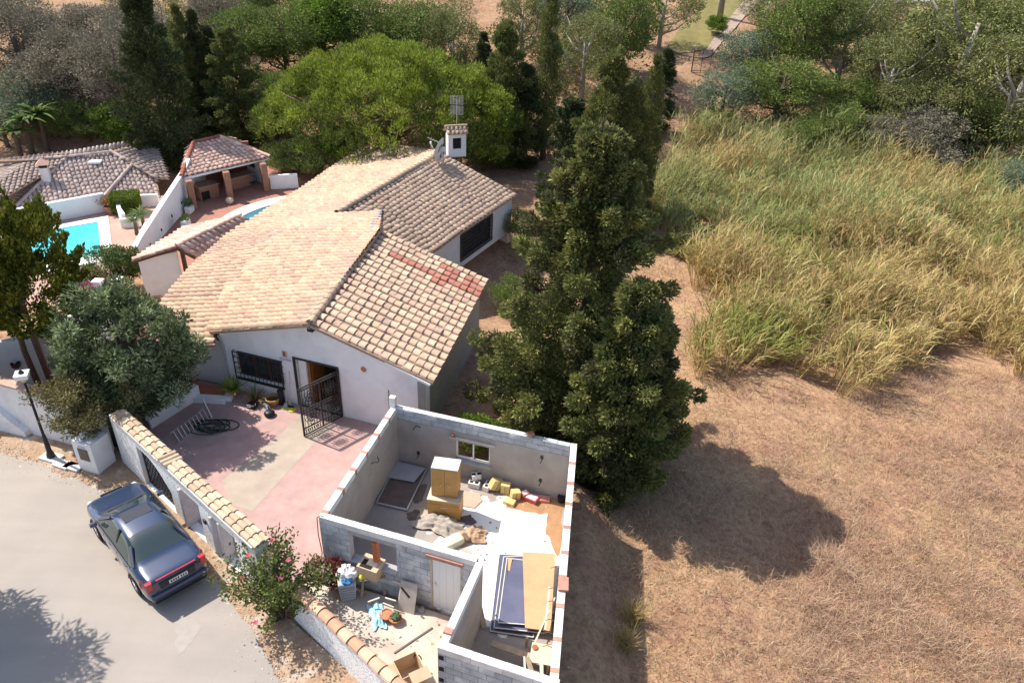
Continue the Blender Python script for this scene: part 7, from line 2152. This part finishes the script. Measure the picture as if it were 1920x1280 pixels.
# ================================================================== reeds and dry grass
def blades(name, base, d, L, W, mat, r, bend, segs_=2):
    """curved blades: two quads each"""
    n = len(base); d = unit(d); hor = d.copy(); hor[:, 2] = 0; hor = unit(hor + 1e-6)
    s = unit(np.cross(d, np.array([0, 0, 1.0]) + rand_dirs(r, n) * .3)); L = np.broadcast_to(L, (n,))[:, None]; W = np.broadcast_to(W, (n,))[:, None]; bend = np.broadcast_to(bend, (n,))[:, None]
    m = base + d * L * .5; t = base + d * L + (hor * .55 - np.array([0, 0, .55])) * L * bend
    V = np.stack([base - s * W * .5, base + s * W * .5, m + s * W * .42, m - s * W * .42, t], 1).reshape(-1, 3)
    q = np.arange(n)[:, None] * 5
    F4 = np.concatenate([q + np.array([0, 1, 2, 3])], 0); F3 = q + np.array([3, 2, 4])
    me = bpy.data.meshes.new(name); me.vertices.add(len(V)); me.vertices.foreach_set('co', V.astype(np.float32).ravel())
    loops = np.concatenate([F4.ravel(), F3.ravel()]).astype(np.int32)
    me.loops.add(len(loops)); me.loops.foreach_set('vertex_index', loops); me.polygons.add(2 * n)
    st = np.concatenate([np.arange(n) * 4, 4 * n + np.arange(n) * 3]).astype(np.int32); tot = np.concatenate([np.full(n, 4), np.full(n, 3)]).astype(np.int32)
    me.polygons.foreach_set('loop_start', st); me.polygons.foreach_set('loop_total', tot); me.materials.append(mat); me.update(calc_edges=True)
    return me


def inside(poly, x, y):
    c = np.zeros(len(x), bool); n = len(poly)
    for i in range(n):
        x0, y0 = poly[i]; x1, y1 = poly[(i + 1) % n]
        k = ((y0 > y) != (y1 > y)) & (x < (x1 - x0) * (y - y0) / (y1 - y0 + 1e-12) + x0); c ^= k
    return c


def vnoise(x, y, s, seed=0):
    r = np.random.default_rng(seed); g = r.random((64, 64)); u = x / s; v = y / s; i = np.floor(u).astype(int); j = np.floor(v).astype(int); f = u - i; h = v - j
    f = f * f * (3 - 2 * f); h = h * h * (3 - 2 * h); G_ = lambda a, b: g[a % 64, b % 64]
    return (G_(i, j) * (1 - f) + G_(i + 1, j) * f) * (1 - h) + (G_(i, j + 1) * (1 - f) + G_(i + 1, j + 1) * f) * h


DRY = leaf('dry_grass', (.36, .25, .15), cols=[(.41, .24, .135), (.52, .35, .195), (.35, .20, .12), (.57, .41, .23), (.45, .29, .145), (.47, .295, .175)], trans=.25, var=.25)
REED_D = leaf('dry_reed', (.40, .30, .12), cols=[(.46, .34, .14), (.53, .41, .18), (.38, .27, .11), (.44, .35, .13), (.57, .46, .24)], trans=.3, var=.25)
REED_G = leaf('green_reed', (.19, .21, .06), cols=[(.19, .24, .055), (.28, .30, .075), (.24, .27, .065), (.36, .34, .10), (.16, .21, .055)], trans=.3, var=.25)
REED_P = leaf('pale_reed', (.28, .29, .13), cols=[(.22, .26, .085), (.30, .33, .11), (.38, .38, .17), (.19, .22, .075)], trans=.3, var=.25)
# reed bed outline on the ground
zf = -1.06
rb = [G(*p, zf) for p in ((1322, 640), (1300, 700), (1360, 702), (1460, 720), (1530, 745), (1600, 745), (1660, 715), (1700, 672), (1790, 668), (1880, 700), (2000, 740), (2150, 600), (2100, 420), (1950, 360), (1700, 330), (1560, 320), (1440, 300), (1300, 300), (1230, 330), (1200, 380), (1215, 420), (1270, 480), (1310, 560))]
rb = [(p.x, p.y) for p in rb]
r = np.random.default_rng(400)
xs = [p[0] for p in rb]; ys = [p[1] for p in rb]
# fountain-like clumps with gaps between them
m = 1880
cx = r.uniform(min(xs), max(xs), m); cy = r.uniform(min(ys), max(ys), m); k = inside(rb, cx, cy); cx, cy = cx[k], cy[k]
keep = vnoise(cx, cy, 3.0, 1) + r.random(len(cx)) * .8 > .68; cx, cy = cx[keep], cy[keep]
ch = 1.1 + 2.3 * vnoise(cx, cy, 4.5, 3) ** 1.2 + 1.1 * r.random(len(cx)) ** 2 - .8 * (vnoise(cx, cy, 2.4, 7) > .62); ch = np.clip(ch, .6, 3.6)
ns = 30; ci = np.repeat(np.arange(len(cx)), ns); rad_ = .36 * r.random(len(ci)) ** .6; an_ = r.uniform(0, 6.28, len(ci))
x = cx[ci] + rad_ * np.cos(an_); y = cy[ci] + rad_ * np.sin(an_); z = terrain_z(x, y)
hgt = ch[ci] * r.uniform(.55, 1.1, len(ci)) * np.where(y > 42, 1.2, 1.0)
la = vnoise(x, y, 4, 4) * 9; lodge = np.clip((vnoise(x, y, 2.6, 5) - .55) * 3.2, 0, 1.1)
sd_ = np.stack([np.cos(la) * lodge + np.cos(an_) * rad_ * 1.1, np.sin(la) * lodge + np.sin(an_) * rad_ * 1.1, np.ones_like(x)], -1) + r.normal(0, .10, (len(x), 3)); sd_ = unit(sd_)
base = np.stack([x, y, z], -1)
print('reed stems', len(x))
cg = r.normal(0, .10, len(cx))
green = (vnoise(x, y, 5, 6) * .55 + cg[ci] + .22 * np.clip((y - 36) / 10, 0, 1) + .35 * np.exp(-((x - 10.5) ** 2 / 6 + (y - 28.5) ** 2 / 8))) + r.normal(0, .12, len(x))
st_mesh = blades('stems', base, sd_, hgt, .03, REED_D, r, .12)
rbed = tag(link('reed_bed', st_mesh), 'tall bed of half dry giant reeds filling the right of the field', 'reeds', kind='stuff')
nl = 5
idx = np.repeat(np.arange(len(x)), nl); tt = r.uniform(.28, 1.02, len(idx))
lp_ = base[idx] + sd_[idx] * (hgt[idx] * tt)[:, None]
ld_ = rand_dirs(r, len(idx)) * np.array([.9, .9, .5]) + sd_[idx] * 1.15 + np.array([.12, -.05, .15])
far = base[idx][:, 1] > 41
g = green[idx] + .25 * (tt - .6)
sel = {'green_leaves': ((g > .60) & ~far, REED_G), 'dry_leaves': ((g <= .60) & ~far, REED_D), 'pale_leaves': (far & (g > .52), REED_P), 'far_dry_leaves': (far & (g <= .52), REED_D)}
for nm, (m_, mt) in sel.items():
    kk = np.nonzero(m_)[0]
    if len(kk): o = link(nm, blades(nm, lp_[kk], ld_[kk], r.uniform(.40, 1.0, len(kk)), r.uniform(.028, .055, len(kk)), mt, r, r.uniform(.12, .6, len(kk))), rbed, True); o['kind'] = 'stuff'

# ---- dry grass over the field
gp = [(1.9, 4), (2.9, 9), (3.4, 19), (2.6, 24), (2.2, 30), (2.4, 34), (3.5, 41), (3, 48), (8, 60), (40, 62), (46, 26), (20, 4)]
n = 150000
x = r.uniform(2, 32, n); y = 6 + 46 * r.random(n) ** 1.25; k = inside(gp, x, y) & ~(inside(rb, x, y)); x, y = x[k], y[k]
dens = vnoise(x, y, 1.6, 11) * .5 + vnoise(x, y, .5, 12) * .5
k = dens + r.random(len(x)) * .45 > .55; x, y, dens = x[k], y[k], dens[k]; z = terrain_z(x, y)
base = np.stack([x, y, z - .02], -1); la = vnoise(x, y, .6, 13) * 14
d = np.stack([np.cos(la) * .5, np.sin(la) * .5, np.full(len(x), .65)], -1) + rand_dirs(r, len(x)) * .95; d[:, 2] = np.abs(d[:, 2]) + .12
print('grass blades', len(x))
gme = blades('dry_grass', base, d, r.uniform(.12, .42, len(x)) * (.5 + dens), r.uniform(.010, .022, len(x)), DRY, r, r.uniform(.1, .8, len(x)))
gme.materials.append(leaf('straw', (.52, .40, .2), cols=[(.50, .38, .19), (.58, .46, .25), (.46, .34, .16)], trans=.25, var=.2)); gme.materials.append(leaf('rust_grass', (.32, .18, .10), cols=[(.37, .215, .125), (.43, .26, .16), (.33, .19, .115)], trans=.2, var=.2))
gv = vnoise(x, y, 2.1, 31) * .65 + vnoise(x, y, .7, 32) * .35 + r.normal(0, .08, len(x)); gi = np.where(gv > .61, 1, np.where(gv < .45, 2, 0)); gme.polygons.foreach_set('material_index', np.concatenate([gi, gi]).astype(np.int32))
go = tag(link('dry_grass', gme), 'dry flattened pinkish straw grass over the field', 'grass', kind='stuff')
# tumbled dry weeds: pinkish brush mounds
BR = leaf('pink_brush', (.33, .22, .17), cols=[(.42, .255, .175), (.53, .37, .235), (.35, .205, .14), (.47, .30, .20), (.58, .45, .29)], trans=.2, var=.25)
n = 52000
px_, py_ = r.uniform(1120, 2000, n), r.uniform(690, 1340, n)
d_ = (px_[:, None] - 960) / F_PX * CR - (py_[:, None] - 640) / F_PX * CU + CF
pt = EYE + d_ * ((zf - CAM_H) / d_[:, 2])[:, None]; x, y = pt[:, 0], pt[:, 1]
w_ = np.clip((px_ - 1380) / 260, .12, 1) * (.35 + .9 * vnoise(x, y, 1.8, 15)) * (.5 + vnoise(x, y, .55, 16))
k = (x > 3.0) & ~inside(rb, x, y) & (r.random(n) < w_ * .62); x, y = x[k], y[k]
m = 6; hh = .10 + .42 * vnoise(x, y, 1.3, 17) ** 1.6 + .10 * vnoise(x, y, .4, 18)
idx = np.repeat(np.arange(len(x)), m); q = rand_dirs(r, len(idx)); q[:, 2] = np.abs(q[:, 2]) + .25
b = np.stack([x, y, terrain_z(x, y)], -1)[idx] + q * (hh[idx] * r.random(len(idx)) * .8)[:, None]
print('brush', len(idx))
tag(link('dry_brush', blades('dry_brush', b, q + rand_dirs(r, len(idx)) * .9, hh[idx] * r.uniform(.5, 1.2, len(idx)), r.uniform(.006, .014, len(idx)), BR, r, .4)), 'pinkish tangled dry brush on the near right of the field', 'brush', kind='stuff')
# tall seed stalks by the shed shadow
for k, (px, py, h, lab) in enumerate(((1185, 1165, 1.1, 'clump of pale dry stalks at the edge of the shade, upper one'), (1170, 1215, .9, 'clump of pale dry stalks near the bottom of the picture'))):
    p = G(px, py, zf); rr = np.random.default_rng(500 + k); n_ = 260; b = np.array([p.x, p.y, float(terrain_z(p.x, p.y))]) + rr.normal(0, .12, (n_, 3)) * np.array([1, 1, 0]); d = rand_dirs(rr, n_) * .5 + np.array([0, 0, 1.2])
    tag(link('dry_stalks', blades('dry_stalks', b, d, h * rr.uniform(.5, 1.1, n_), .014, REED_D, rr, .2)), lab, 'weeds', 'dry stalk clumps')

# ---- hillside garden at the top right
LAWN = M('lawn', (.20, .17, .055), var=.2, scale=1.5, col2=(.26, .2, .09), scale2=.5, amt2=.6)


def drape(name, pts, mat, label, cat, lift=.06, n=16):
    """sheet laid over the terrain inside four corners"""
    a, b, c, d = [Vector(p) for p in pts]; vs = []; fs = []
    for i in range(n + 1):
        for j in range(n + 1):
            p = a.lerp(b, i / n).lerp(d.lerp(c, i / n), j / n); vs.append((p.x, p.y, float(terrain_z(p.x, p.y)) + lift))
    for i in range(n):
        for j in range(n): k = i * (n + 1) + j; fs.append((k, k + n + 1, k + n + 2, k + 1))
    return tag(MB().add(vs, fs).build(name, mat, smooth=True), label, cat, kind='structure')


drape('lawn', [GT(1235, 105), GT(1320, 95), GT(1440, 5), GT(1330, -15)], LAWN, 'sloping dry lawn at the top of the hill', 'lawn', .06)
drape('garden_path', [GT(1310, 112), GT(1328, 110), GT(1430, 0), GT(1398, -2)], M('path_stone', (.36, .27, .21), var=.15, scale=2), 'pale stone path climbing beside the lawn', 'path', .10)
p = GT(1342, 66); t = make_tree('round_bush', 'small round clipped bush on the hillside lawn', 'bush', p, None, PB['bright'][0][1], None, 0, (2.4, 2.4, 1.9))
p = GT(1349, 36); t = thing('palm', p, 'palm trunk standing on the hillside lawn at the top edge', 'palm'); MB().tube([(0, 0, -.2), (-.05, 0, 4), (-.1, 0, 8)], [.34, .27, .25], 10).build('trunk', M('palm_bark', (.30, .25, .22), var=.25, scale=5), t, local=True, smooth=True); rosette(np.random.default_rng(77), 34, 3.0, .4, .7, 7.9, .5, 5).build('crown', FR_, t, local=True)
a, b = GT(1296, 136), GT(1330, 134)
t = thing('fence_gate', a, 'wire mesh fence gate at the foot of the lawn', 'gate')
dv_ = (b - a); 
for q in (0, .5, 1): c = a.lerp(b, q); MB().bar(c + Vector((0, 0, -.1)), c + Vector((0, 0, 1.9)), .09 if q < .1 else .05).build('post', M('rust_iron', (.10, .06, .05)), t)
for z in (.1, 1.0, 1.85): MB().bar(a + Vector((0, 0, z)), b + Vector((0, 0, z)), .05).build('rail', MATS['rust_iron'], t)
mb = MB()
for k in range(1, 12): c = a.lerp(b, k / 12); mb.bar(c + Vector((0, 0, .1)), c + Vector((0, 0, 1.85)), .012)
for k in range(1, 12): mb.bar(a + Vector((0, 0, .1 + 1.75 * k / 12)), b + Vector((0, 0, .1 + 1.75 * k / 12)), .012)
o = mb.build('mesh_infill', MATS['rust_iron'], t); o['kind'] = 'stuff'
# far pool and terrace at the top edge
a = GT(1690, 12); b = GT(1745, 8); c = GT(1590, 25)
t = thing('far_pool', (a + b) / 2, 'turquoise pool at the top edge above the right grove', 'pool')
zc = a.z + .6
MB().prism([(a.x - 2, a.y - .2), (b.x + 2, b.y - .2), (b.x + 2, b.y + 12), (a.x - 2, a.y + 12)], zc - 3, zc).build('rim', M('terrace_stone', (.5, .42, .36)), t)
MB().prism([(a.x - .3, a.y + .5), (b.x + .3, b.y + .5), (b.x + .3, b.y + 8), (a.x - .3, a.y + 8)], zc - .2, zc + .02).build('water', WATER1, t)
mb = MB(); wall(mb, (c.x - 1.5, c.y), (a.x - 2.2, a.y - .3), .5, c.z - 1, c.z + 1.2)
tag(mb.build('terrace_wall', M('terrace_pink', (.48, .36, .30), var=.2, scale=1.5)), 'pinkish terrace wall left of the far pool at the top edge', 'wall')

# ---- tree outside the picture on the left whose shadow falls on the road
r = np.random.default_rng(600); sb = Vector((-16.2, 13.0, 0))
C = rand_dirs(r, 110) * np.array([2.4, 2.0, 1.5]) * r.uniform(.4, 1, (110, 1)) + np.array([0, 0, 4.6]); Rd = r.uniform(.35, .7, 110)
pos, d, l, w = clump_leaves(r, C, Rd, 170, .3, .07, up=.3, shell=.2)
make_tree('roadside_tree', 'roadside tree at the left whose shadow falls across the road', 'tree', sb, branchy(r, 5, 2.2, 1.5, 9, .18, BARK, 'trunk'), leaves_mesh('crown', pos, d, l, w, CYP, r))
